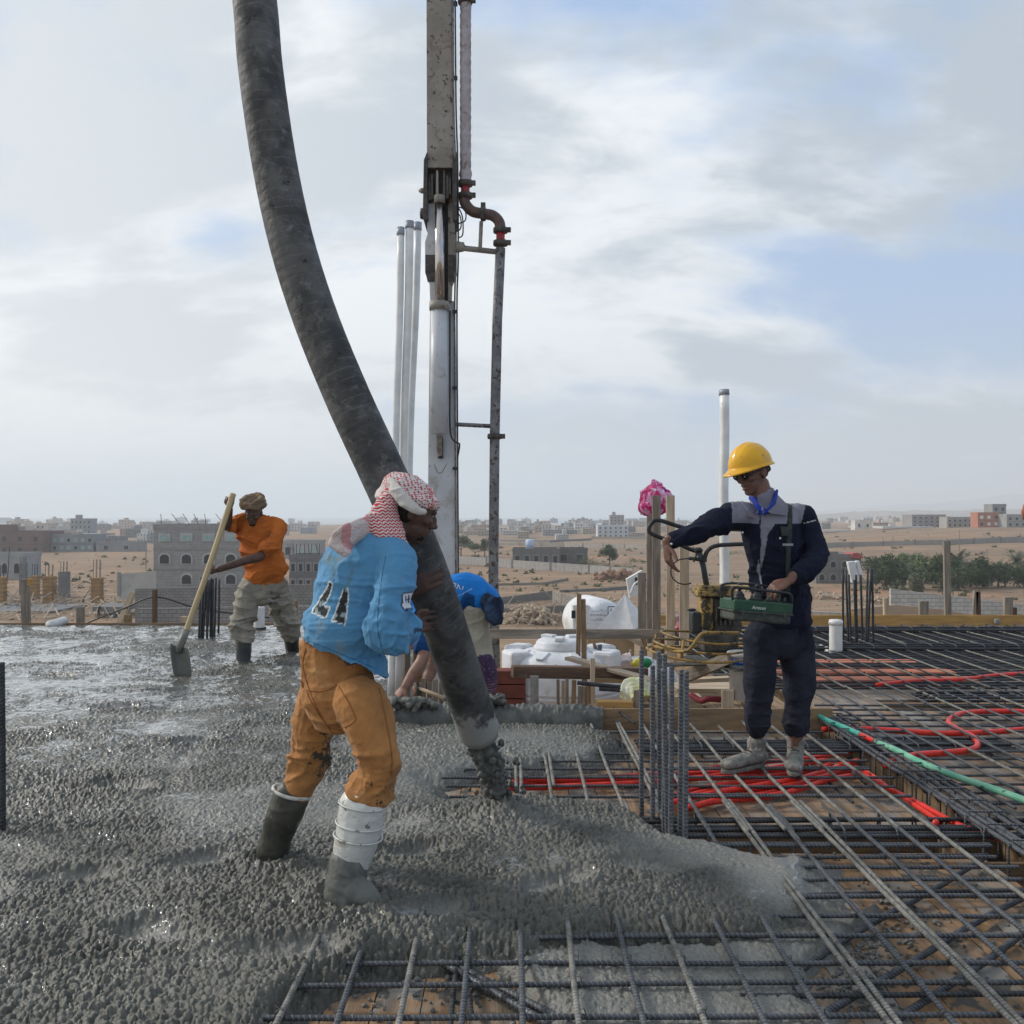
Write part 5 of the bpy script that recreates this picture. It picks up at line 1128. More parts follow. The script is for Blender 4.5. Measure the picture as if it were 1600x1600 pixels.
# ======== man bending over behind the hose ========
def man_bent():
    t = thing('person', 'person bent double behind the hose in a bright blue football shirt and pale wrap cloth', 'person', tuple(P(735, 1110, 7.4)))
    DD = 7.35
    b = MB()
    chain(b, [(P(742, 958, DD), .11, .10), (P(722, 940, DD), .12, .10), (P(690, 948, DD-.05), .13, .10), (P(662, 968, DD-.12), .12, .08), (P(648, 975, DD-.16), .06, .06)], 20, ref=(0, 1, 0))
    s, f, u_ = head(b, P(652, 992, DD-.25), Vector((-.5, -.3, -.8)), Vector((-.9, 0, .4)), .23)
    for sh_, el, wr in ((P(665, 985, DD-.30), P(660, 1030, DD-.42), P(632, 1075, DD-.5)), (P(672, 985, DD-.0), P(676, 1040, DD-.15), P(664, 1072, DD-.30))):
        chain(b, [(sh_, .052, .052), ((sh_+el)/2, .048, .048), (el, .044, .044), ((el+wr)/2, .044, .044), (wr, .03, .03)], 14)
    hand(b, P(634, 1072, DD-.5), Vector((-.7, -.15, -.8)), Vector((-.6, -.6, .4)), Vector((.5, -.5, -.3)), curl=(.8, .9, 1.0, 1.0), L_=.19)
    hand(b, P(666, 1070, DD-.30), Vector((-.8, -.3, -.35)), Vector((-.2, -.8, .6)), Vector((0, 0, 1)), curl=(1.2, 1.2, 1.2, 1.2), L_=.19)
    for x_, d_ in ((738, .07), (742, -.04)):
        chain(b, [(P(x_, 960, DD+d_), .075, .06), (P(x_+4, 1060, DD+d_), .05, .045), (P(x_+8, 1160, DD+d_), .042, .042), (P(x_+8, 1230, DD+d_), .038, .038)], 12)
    body(b, 'body', skinB, t, .006, 2)
    b = MB()
    chain(b, [(P(765, 950, DD-.02), .10, .11), (P(752, 938, DD), .15, .14), (P(728, 928, DD), .17, .155), (P(700, 938, DD-.03), .18, .165), (P(672, 952, DD-.08), .18, .15), (P(655, 968, DD-.12), .13, .11)], 22, ref=(0, 1, 0))
    chain(b, [(P(664, 975, DD-.22), .085, .085), (P(662, 995, DD-.32), .08, .08), (P(660, 1012, DD-.38), .07, .07)], 14)
    def cols(v, n):
        px = 800+F*v[:, 0]/v[:, 1]; py = HZ-F*(v[:, 2]-EYE)/v[:, 1]
        base = np.tile(np.array([0.012, 0.17, 0.52]), (len(v), 1))
        lo_ = py > 945-(px-690)*0.52+np.where(np.mod(px, 26) < 13, (np.mod(px, 13))*0.9, 11.7-(np.mod(px, 13))*0.9); base[lo_ & (px < 742)] = np.array([0.008, 0.05, 0.16])
        ln = np.abs((py-905)-(735-px)*0.55-16) < 0.5; base[ln & (px < 738)] = np.array([.4, .5, .6])
        return base
    m = mat('football shirt cloth', (0.2, 0.2, 0.2), None, rough=0.6); bn_ = nodes_of(m); ac = attrvec('pigment'); L(ac.outputs['Color'], bn_.inputs['Base Color'])
    garment('shirt', b, m, t, .007, .007, (6, 6, 6), 170, attrs={'pigment': cols})
    b = MB(); chain(b, [(P(757, 932, DD-.03), .10, .06), (P(766, 945, DD-.08), .12, .075), (P(770, 960, DD-.1), .11, .06), (P(772, 967, DD-.1), .08, .05)], 14, ref=(0, 1, 0)); b.ball(P(778, 948, DD-.08), (.035, .06, .085), 12)
    garment('tied_jacket', b, mat('dark navy cloth', (0.012, 0.02, 0.04), (0.05, 0.085, 0.15), 7, .8), t, .007, .014, (7, 7, 7), 172)
    b = MB(); chain(b, [(P(736, 950, DD), .15, .155), (P(734, 985, DD), .150, .16), (P(738, 1015, DD-.02), .145, .16), (P(742, 1032, DD-.03), .138, .16)], 22)
    garment('wrap_cloth', b, mat('cream cloth', (0.42, 0.38, 0.30), (0.33, 0.30, 0.24), 4, .9, stain=((.25, .22, .17), 8, .6, .15)), t, .007, .010, (6, 6, 6), 174)
    pm = mat('purple woven border', (0.035, 0.022, 0.06), (0.06, 0.03, 0.07), 20, .9, stain=((0.35, 0.22, 0.24), 60, .58, .06)); bn_ = nodes_of(pm)
    at = attrvec(); s_ = N('ShaderNodeSeparateXYZ'); L(at.outputs['Vector'], s_.inputs[0]); src = bn_.inputs['Base Color'].links[0].from_socket
    L(MIX(M('MULTIPLY', MR(M('SINE', M('MULTIPLY', s_.outputs[2], 330)), 0.3, 0.8), MR(s_.outputs[2], 0.1, 0.2, 0.7, 0.0)), src, (0.30, 0.17, 0.18)), bn_.inputs['Base Color'])
    b = MB(); chain(b, [(P(743, 1030, DD-.03), .140, .162), (P(747, 1055, DD-.04), .138, .16), (P(750, 1082, DD-.05), .13, .155)], 22); garment('cloth_border', b, pm, t, .007, .007, (6, 6, 6), 176)
    for tx, sz, px_, py_, rz_ in (('NEZ', .075, 712, 911, math.pi-.35), ('ono', .06, 718, 975, -1.2)):
        sh_ = [o_ for o_ in t.children if o_.name.startswith('shirt')][0]; p0 = on_surface(sh_, px_, py_)
        if p0 is not None: text_mesh(tx, sz, Matrix.Translation(p0+Vector((0, -.02, 0))) @ Matrix.Rotation(R(90), 4, 'X') @ Matrix.Rotation(rz_, 4, 'Z'), pvc, t, .004)
man_bent()
hm_ = thing('hammer', 'wooden handled hammer in the hand of the bending man', 'hammer', tuple(P(664, 1072, 6.95)))
MB().tube([P(654, 1075, 6.98), P(676, 1084, 6.92), P(706, 1096, 6.85)], [.012, .016, .017], 10).build('handle', Wpale, hm_, smooth=True)
MB().tube([P(650, 1066, 7.0), P(656, 1088, 6.96)], [.02, .016], 10).build('hammer_head', grease_ := mat('hammer iron', (.05, .045, .04), (.09, .08, .07), 20, .6), hm_, smooth=True)
# ---------------- concrete pump: hose, stream, boom ----------------
def rubber():
    global nt
    m = mat('ribbed rubber', (0.042, 0.042, 0.042), (0.10, 0.099, 0.096), 8, 0.6, 0.8, stain=((0.15, 0.15, 0.146), 20, 0.54, 0.2), stain2=((0.02, 0.02, 0.022), 17, 0.63, 0.04), stretch=(1, 1, 1))
    b = nodes_of(m); at = attrvec(); s = N('ShaderNodeSeparateXYZ'); L(at.outputs['Vector'], s.inputs[0])
    src = b.inputs['Base Color'].links[0].from_socket
    # wrap marks: fine lines round the hose every few centimetres, broken up
    wv = M('SINE', M('MULTIPLY', M('ADD', s.outputs[0], M('MULTIPLY', noise(at.outputs['Vector'], 9, 3, 0.5), 0.03)), 2*math.pi/0.042))
    br = noise(at.outputs['Vector'], 16, 3, 0.6)
    ln = M('MULTIPLY', MR(wv, 0.86, 0.98), MR(br, 0.42, 0.55))
    L(MIX(M('MULTIPLY', ln, 0.32), src, (0.16, 0.16, 0.155)), b.inputs['Base Color'])
    at2 = attrvec('cem'); src2 = b.inputs['Base Color'].links[0].from_socket
    cn = MR(M('ADD', M('MULTIPLY', noise(at.outputs['Vector'], 14, 6, 0.65), 0.9), M('MULTIPLY', M('SUBTRACT', at2.outputs['Fac'], 0.5), 1.3)), 0.42, 0.56)
    L(MIX(cn, src2, (0.29, 0.285, 0.265)), b.inputs['Base Color'])
    bn = N('ShaderNodeBump'); bn.inputs['Distance'].default_value = 0.004
    L(M('ADD', M('ADD', M('MULTIPLY', wv, -0.10), M('MULTIPLY', noise(at.outputs['Vector'], 45, 6, 0.65), 1.2)), M('MULTIPLY', cn, 0.8)), bn.inputs['Height']); L(bn.outputs[0], b.inputs['Normal'])
    return m
hoseC = [(360, -420, 4.15), (372, -210, 4.1), (398, 0, 4.05), (407, 105, 4.0), (428, 250, 3.97), (456, 380, 3.93), (494, 500, 3.9), (543, 620, 3.87), (590, 722, 3.84), (627, 803, 3.84), (662, 886, 3.9), (697, 985, 4.02), (728, 1080, 4.2), (751, 1150, 4.33)]
hpts = spline([P(a, b, d) for a, b, d in hoseC], 14)
n = len(hpts); al = np.linspace(0, 1, n)
hr = [0.092+0.0002*math.sin(i*1.9) for i in range(n)]
hr[-1] = 0.080; hr[-2] = 0.089; hr[-12:-2] = [0.0945]*10
hz = thing('pump_hose', 'thick black rubber concrete hose hanging from above, cement crusted mouth', 'pump hose', tuple(P(400, -60, 4.05)))
mb = MB().tube(hpts, hr, 28, ref=(1, 0, 0))
o = mb.build('rubber_hose', rubber(), hz, smooth=True)
a = o.data.attributes.new('cem', 'FLOAT', 'POINT')
co = np.concatenate(mb.v); a.data.foreach_set('value', np.clip(1.0-(co[:, 2]-0.30)/0.42, 0, 1).astype(np.float32))
d_ = Vector(hpts[-1]-hpts[-3]).normalized()
MB().tube([Vector(hpts[-1])-d_*0.02, Vector(hpts[-1])+d_*0.004], [0.083, 0.081], 28).build('hose_mouth', cementM, hz, smooth=True)
# falling concrete
st = spline([P(750, 1158, 4.36)] + [P(768, 1200, 4.40), P(775, 1240, 4.44), P(785, 1285, 4.46)], 16)
n = len(st); mb = MB(); mb.tube(st, [(0.062-0.012*math.sin(i/n*3)+0.012*(i/n), 0.055) for i in range(n)], 60, ref=(1, 0, 0))
v = mb.v[0]; c_ = np.repeat(st, 60, 0)[:len(v)]; dr = v-c_; nn = dr/(np.linalg.norm(dr, axis=1)[:, None]+1e-9)
cellh = pebbles(np.arctan2(nn[:, 1], nn[:, 0])*0.058, v[:, 2]*1.0, 0.03, 500, 0.4, 0.7)
mb.v[0] = v+nn*((cellh-0.35)*0.028+0.010*vnoise(v*22)+0.006*vnoise(v*60))[:, None]
mb.build('falling_concrete', mat('fresh dark concrete', (0.075, 0.08, 0.072), (0.14, 0.14, 0.13), 30, 0.35, 0.6, bump=0.008, bscale=90), None, smooth=True, loc=tuple(st[-1]), label='dark lumpy stream of fresh concrete falling from the hose mouth', category='concrete stream', kind='thing')
mb = MB(); rs2 = random.Random(3)
for k in range(60):
    u_ = rs2.random(); q = Vector(st[int(u_*(len(st)-1))])+Vector((rs2.gauss(0, .05+.05*u_), rs2.gauss(0, .05), 0)); z_ = rs2.uniform(.006, .016); mb.ball(q, (z_, z_*.8, z_*1.3), 6)
mb.build('flying_mortar', bpy.data.materials['fresh dark concrete'], None, smooth=True, kind='stuff')
# ---- boom ----
boomW = mat('boom paint white', (0.50, 0.51, 0.53), (0.43, 0.44, 0.46), 2.5, 0.45, stain=((0.12, 0.09, 0.07), 26, 0.645, 0.03), stain2=((0.33, 0.31, 0.28), 4, 0.55, 0.15))
boomG = mat('boom paint grimy', (0.30, 0.275, 0.24), (0.22, 0.195, 0.165), 3, 0.6, stain=((0.075, 0.05, 0.035), 15, 0.575, 0.04), stain2=((0.13, 0.095, 0.07), 5, 0.54, 0.15))
grease = mat('greasy dark steel', (0.035, 0.03, 0.028), (0.09, 0.075, 0.065), 14, 0.5, stain=((0.26, 0.24, 0.22), 12, 0.66, 0.05))
chrome = mat('chrome rod', (0.55, 0.50, 0.48), (0.45, 0.41, 0.4), 2, 0.18, metal=1.0, stain=((0.2, 0.12, 0.08), 4, 0.68, 0.1))
pipeG = mat('worn grey pipe', (0.20, 0.20, 0.205), (0.12, 0.12, 0.125), 6, 0.6, stain=((0.06, 0.035, 0.028), 19, 0.54, 0.04))
rag = mat('dirty cloth wrap', (0.44, 0.40, 0.42), (0.33, 0.30, 0.30), 9, 0.9, stain=((0.20, 0.15, 0.11), 9, 0.55, 0.1), bump=0.016, bscale=35)
redp = mat('red pipe paint', (0.42, 0.04, 0.05), (0.26, 0.035, 0.04), 20, 0.5, stain=((0.12, 0.09, 0.07), 14, 0.60, 0.08))
elbow = mat('rusty elbow', (0.12, 0.075, 0.06), (0.07, 0.05, 0.045), 14, 0.55, stain=((0.28, 0.24, 0.2), 14, 0.62, 0.1))
DB = 10.0
bt = thing('pump_boom', 'white steel boom of the concrete pump rising behind the headscarf man', 'pump boom', tuple(P(690, 1110, DB)))
def bb(name, x0, y0, x1, y1, d0, d1, m_, bev=0.006, parent=bt, tx0=None, tx1=None):
    """box by its picture edges at depth d0..d1"""
    tx0 = x0 if tx0 is None else tx0; tx1 = x1 if tx1 is None else tx1
    a_ = [P(tx0, y0, d0), P(tx1, y0, d0), P(x1, y1, d0), P(x0, y1, d0)]
    return MB().prism(a_, (0, d1-d0, 0)).build(name, m_, parent, bevel=bev)
lower = bb('lower_arm', 667, 1120, 714, 470, DB+0.12, DB+0.40, boomW, tx0=671, tx1=706)
MB().prism([P(667, 1130, DB+.12), P(714, 1130, DB+.12), P(713, 700, DB+.12), P(709, 470, DB+.12), P(672, 470, DB+.12), P(669, 700, DB+.12)], (0, 0.28, 0)).build('lower_arm', boomW, bt, bevel=0.006)
bpy.data.objects.remove(lower)
MB().prism([P(665, -400, DB), P(700, -400, DB), P(709, 262, DB), P(667, 262, DB)], (0, 0.36, 0)).build('upper_arm', boomG, bt, bevel=0.006)
for s_, xa, xb in ((0, 661, 668.5), (1, 707, 714)):
    MB().prism([P(xa+(1 if s_ == 0 else 0), 250, DB-.06), P(xb-1, 236, DB-.06), P(xb, 342, DB-.06), P(xa+1, 345, DB-.06), P(xa-0.5, 335, DB-.06)], (0, 0.42, 0)).build('hinge_plate', grease, bt, bevel=0.004)
bb('hinge_back', 668, 262, 707, 310, DB+0.1, DB+0.3, grease)
for xa, xb, m_ in ((664, 680, boomW), (700, 713, boomW)):
    MB().prism([P(xa+3, 318, DB+.02), P(xb, 318, DB+.02), P(xb, 470, DB+.02), P(xa+8, 470, DB+.02), P(xa+7, 444, DB+.02), P(xa, 426, DB+.02), P(xa, 378, DB+.02), P(xa+4, 365, DB+.02)] if xa < 690 else
               [P(xa, 318, DB+.02), P(xb-3, 318, DB+.02), P(xb-2, 362, DB+.02), P(xb, 378, DB+.02), P(xb, 426, DB+.02), P(xb-7, 444, DB+.02), P(xb-8, 470, DB+.02), P(xa, 470, DB+.02)], (0, 0.12, 0)).build('link_plate', boomG if xa > 690 else boomW, bt, bevel=0.004)
    MB().prism([P(xa+.5, 398, DB+.012), P(xb-.5, 398, DB+.012), P(xb-.5, 440, DB+.012), P(xa+4, 440, DB+.012), P(xa+.5, 424, DB+.012)] if xa < 690 else [P(xa+.5, 398, DB+.012), P(xb-.5, 398, DB+.012), P(xb-.5, 424, DB+.012), P(xb-4, 440, DB+.012), P(xa+.5, 440, DB+.012)], (0, 0.02, 0)).build('grease_patch', grease, bt)
bb('inner_gap', 680, 312, 701, 470, DB+0.09, DB+0.12, black)
for xk, yk, h_ in ((671, 285, 34), (675, 277, 40), (683, 272, 44), (694, 272, 46), (699, 280, 36), (703, 284, 26)):
    MB().prism([P(xk-1.5, yk-6, DB-.04), P(xk+1.5, yk-6, DB-.04), P(xk+2.2, yk+h_-6, DB-.04), P(xk-2.2, yk+h_-6, DB-.04)], (0, 0.10, 0)).build('lug', grease if xk not in (683,) else boomG, bt, bevel=0.003)
MB().lathe(P(661, 334, DB+.05)-Vector((0.03, 0, 0)), [(0.05, 0), (0.06, 0.02), (0.06, 0.05), (0.03, 0.06)], 12, axis=(1, 0, 0)).build('hinge_pin', grease, bt, smooth=True)
MB().lathe(P(654, 298, DB+.05), [(0.012, 0), (0.03, 0.03), (0.03, 0.06)], 10, axis=(1, 0, 0)).build('grease_cap', boomG, bt, smooth=True)
rod = MB().tube([P(687, 308, DB-0.06), P(687, 472, DB-0.06)], 0.050, 20).build('piston_rod', chrome, bt, smooth=True)
MB().tube([P(686.5, 306, DB-.06), P(686.5, 318, DB-.06)], 0.058, 16).build('rod_eye', boomG, bt, smooth=True)
cyl = MB().tube([P(686, 482, DB-.04), P(686, 678, DB-.04)], [0.088, 0.092], 28).build('hydraulic_cylinder', boomW, bt, smooth=True)
MB().tube([P(686.5, 472, DB-.04), P(686.5, 485, DB-.04)], 0.105, 24).build('cylinder_collar', boomG, cyl, smooth=True)
MB().prism([P(682, 680, DB+.03), P(691, 680, DB+.03), P(691, 712, DB+.03), P(684, 714, DB+.03), P(682, 700, DB+.03)], (0, 0.09, 0)).build('clevis', boomG, cyl, bevel=0.003)
bb('clevis_slot', 684, 684, 692, 716, DB+.05, DB+.115, black)
for dx, m_ in ((711.5, pipeG), (715, grease)):
    pts = spline([P(dx-5 if dx < 713 else dx-6, -400, DB-.02), P(dx-3, 120, DB-.02), P(dx, 250, DB-.05), P(dx+1, 400, DB+.1), P(dx-1, 480, DB+.1), P(dx, 700, DB+.1), P(dx+1, 900, DB+.1), P(dx+1, 1110, DB+.1)], 8)
    MB().tube(pts, 0.009, 8).build('hydraulic_line', m_, bt, smooth=True)
MB().tube(spline([P(703, 486, DB), P(703, 600, DB), P(703, 664, DB), P(706, 684, DB-.02), P(714, 692, DB), P(718, 695, DB), P(715, 715, DB+.05)], 8), 0.009, 8).build('hydraulic_hose', black, bt, smooth=True)
for q in ((712, 318, 722, 372), (712, 322, 726, 350), (710, 330, 719, 362)):
    MB().tube(spline([P(q[0], q[1], DB), P(q[2], (q[1]+q[3])/2-8, DB-.03), P(q[2]+1, q[3]-6, DB-.03), P(q[0]+3, q[3], DB)], 8), 0.007, 8).build('hydraulic_hose', black, bt, smooth=True)
for y_ in (6, 122, 487, 606, 732): MB().box(P(711, y_, DB+.06), (0.05, 0.05, 0.03)).build('line_clamp', black, bt)
def dp(l, D_=DB+.05): return spline([P(a, b, D_) for a, b in l], 10)
dpipe = MB().tube([P(775, 1120, DB+.05), P(771, 900, DB+.05), P(773, 680, DB+.05), P(777, 500, DB+.05), P(782, 388, DB+.05)], 0.052, 20).build('delivery_pipe', pipeG, bt, smooth=True)
MB().tube([P(782, 380, DB+.05), P(782, 362, DB+.05)], 0.045, 18).build('red_sleeve', redp, bt, smooth=True)
MB().tube(dp([(725, 306), (727, 318), (738, 330), (755, 334), (770, 337), (780, 347), (782, 362)]), 0.056, 20).build('elbow', elbow, bt, smooth=True)
MB().tube([P(727, 306, DB+.05), P(727, 288, DB+.05)], 0.046, 18).build('red_sleeve', redp, bt, smooth=True)
wp = np.array([P(727.5-0.2*(k % 2)+(0.3 if k > 55 else 0), 288-k*4.8, DB+.05) for k in range(140)])
wr = [0.058+0.003*math.sin(k*2.1)+(0.012*abs(math.sin(k*1.7)) if k < 5 else 0) for k in range(140)]
MB().tube(wp, wr, 20).build('wrapped_pipe', rag, bt, smooth=True)
for k, (x_, y_) in enumerate(((782, 380), (782, 360), (755, 334), (727, 306), (727, 287), (773, 682), (727, 2))):
    ax = (0, 0, 1) if k != 2 else (1, 0, 0)
    c_ = P(x_, y_, DB+.05); a_ = Vector(ax)
    MB().lathe(c_-a_*0.03, [(0.055, 0), (0.075, 0.005), (0.078, 0.03), (0.075, 0.055), (0.055, 0.06)], 20, axis=ax).build('pipe_clamp', grease, bt, smooth=True)
    MB().box(c_+(Vector((0.085, -0.02, 0)) if k != 2 else Vector((0, -.02, .085))), (0.05, 0.04, 0.05)).build('clamp_lever', grease, bt, bevel=0.006)
MB().tube([P(712, 386, DB+.05), P(724, 386, DB+.05), P(726, 388, DB+.05), P(780, 394, DB+.05)], [0.06, 0.05, 0.03, 0.028], 14).build('pipe_bracket', boomG, bt, smooth=True)
MB().tube([P(750, 392, DB+.05), P(752, 346, DB+.05)], 0.02, 10).build('strut', boomG, bt, smooth=True)
MB().tube([P(712, 663, DB+.1), P(771, 666, DB+.05)], 0.022, 12).build('pipe_bracket', pipeG, bt, smooth=True)
# hand drawn V mark on the arm
for a_, b_ in (((678, 725), (684, 739)), ((684, 739), (690, 739)), ((690, 739), (698, 724))):
    MB().tube([P(*a_, DB+.117), P(*b_, DB+.117)], 0.003, 5).build('pencil_mark', pipeG, bt)
# ---------------- clutter round the stairwell opening ----------------
def solo(mb, name, m, label, cat, group=None, bevel=0.003, smooth=False, loc=None):
    v = np.concatenate(mb.v); lo = loc or tuple((float(v[:, 0].mean()), float(v[:, 1].mean()), float(v[:, 2].min())))
    o = mb.build(name, m, None, smooth=smooth, bevel=bevel, loc=lo, label=label, category=cat)
    if group: o['group'] = group
    return o
def text_on(body_, size, origin, xdir, ydir, m, parent, ext=0.001, name='lettering'):
    cu = bpy.data.curves.new('t', 'FONT'); cu.body = body_; cu.size = size; cu.extrude = ext
    to = bpy.data.objects.new('t', cu); C.collection.objects.link(to)
    me = bpy.data.meshes.new_from_object(to.evaluated_get(bpy.context.evaluated_depsgraph_get())); bpy.data.objects.remove(to)
    v = np.array([tuple(q.co) for q in me.vertices]); f = [tuple(p_.vertices) for p_ in me.polygons]
    if not len(v): return None
    v[:, 0] -= (v[:, 0].max()+v[:, 0].min())/2
    x = Vector(xdir).normalized(); y = Vector(ydir).normalized(); z = x.cross(y)
    w_ = np.array(tuple(origin))+v[:, :1]*np.array(x)+v[:, 1:2]*np.array(y)+v[:, 2:3]*np.array(z)
    return link(name, w_, f, m, parent)
# concrete-smeared kerb board of the opening
def board(x0, y0, x1, y1, D_, th, name, m, label, cat, group=None, tilt=0):
    mb = MB(); a = P(x0, (y0+y1)/2, D_); b = P(x1, (y0+y1)/2+tilt, D_)
    mb.bar(a, b, th, (y1-y0)/F*D_); return solo(mb, name, m, label, cat, group)
fw = 'formwork boards and rails round the opening'
board(925, 1107, 1300, 1141, 6.55, 0.03, 'formwork_board', Wmid, 'brown edge board of the opening, running from the concrete to behind the supervisor', 'board', fw)
def crusted():
    xs = np.linspace(P(604, 0, 6.6).x, P(940, 0, 6.6).x, 260); ys = np.linspace(6.50, 6.66, 18); X_, Y_ = np.meshgrid(xs, ys); x = X_.ravel(); y = Y_.ravel()
    u = (y-6.50)/0.16; prof = np.power(np.clip(np.sin(np.clip(u, 0.0, 1)*math.pi), 0, 1), 0.35)
    z = -0.08+prof*(0.175+0.02*fbm(np.stack([x*5, y*0, y*0], 1), 3, 5))+pebbles(x, y*1.5, .03, 700, .4, .7)*0.022*prof+0.01*vnoise(np.stack([x*40, y*40, y*0], 1))
    y = y-0.03*np.sin(x*3)-0.015*vnoise(np.stack([x*12, y*30, z*0], 1))
    i = np.arange(260*18).reshape(18, 260); q = np.stack([i[:-1, :-1], i[:-1, 1:], i[1:, 1:], i[1:, :-1]], -1).reshape(-1, 4)
    link('concrete_upstand', np.stack([x, y, z], 1), q, mat('wet mortar', (.085, .09, .082), (.15, .15, .14), 14, .55, bump=.006, bscale=60), smooth=True, kind='structure')
crusted()
mb = MB(); r = random.Random(8)
for k in range(150): mb.ball(P(r.gauss(640, 20), 1092+abs(r.gauss(0, 7)), r.uniform(6.5, 6.65)), r.uniform(.012, .03), 7)
garment_free = remesh(mb, .008, 1)
o = link('mortar_heap', garment_free[0]+garment_free[1]*(0.006*vnoise(garment_free[0]*50))[:, None], garment_free[2], mat('dark mortar', (.09, .09, .08), (.16, .16, .145), 30, .6), smooth=True, loc=tuple(G(640, 1100)), label='lump of wet mortar piled at the hand of the bending man', category='mortar heap')
mb = MB()
for k in range(60): mb.ball(P(r.gauss(778, 6), 1095+r.gauss(0, 4), r.uniform(6.5, 6.6)), r.uniform(.012, .024), 7)
gf_ = remesh(mb, .008, 1)
link('mortar_heap', gf_[0]+gf_[1]*(0.006*vnoise(gf_[0]*50))[:, None], gf_[2], mat('dark mortar b', (.05, .05, .045), (.12, .12, .11), 30, .6), smooth=True, loc=tuple(G(778, 1100)), label='small dark mortar lump on the kerb beside the hose mouth', category='mortar heap')
# formwork cheeks of the notch (left side stakes seen between shirt and hose)
sg = 'stakes along the opening'
def stake(x, y0, y1, D_, w, name='wooden_stake', m=None, label='', lean=0, th=0.03, group=sg, cat='stake'):
    mb = MB(); mb.bar(P(x+lean, y0, D_), P(x, y1, D_), th, w/F*D_, up=(1, 0, 0)); return solo(mb, name, m or Wgrey, label, cat, group)
for x, y0, y1, D_, w, l in ((637, 1000, 1100, 7.3, 8, 'stake between the sleeve of the blue shirt and the hose, left of its pair'), (653, 992, 1092, 7.5, 14, 'wider plank upright between the blue sleeve and the hose'), (662, 1060, 1112, 7.0, 7, 'short slat under the forearm of the bending man'), (671, 1066, 1112, 7.0, 7, 'slat under the hammer hand, right of its neighbour'), (680, 1062, 1112, 7.0, 8, 'slat just left of the hose under the hammer handle'), (690, 1066, 1112, 7.0, 7, 'slat half hidden by the hose edge near the hammer')):
    stake(x, y0, y1, D_, w, label=l, m=Wgrey if w < 10 else Wmid)
# low red block wall left of the tank
mb = MB()
for k in range(3): mb.box(P(770, 1056+k*22, 8.3), (0.56, .18, .112))
solo(mb, 'block_course', mat('red clay blocks', (.20, .065, .045), (.14, .05, .04), 8, .9), 'dark red clay block courses between purple cloth and white tank', 'block wall', bevel=.004)
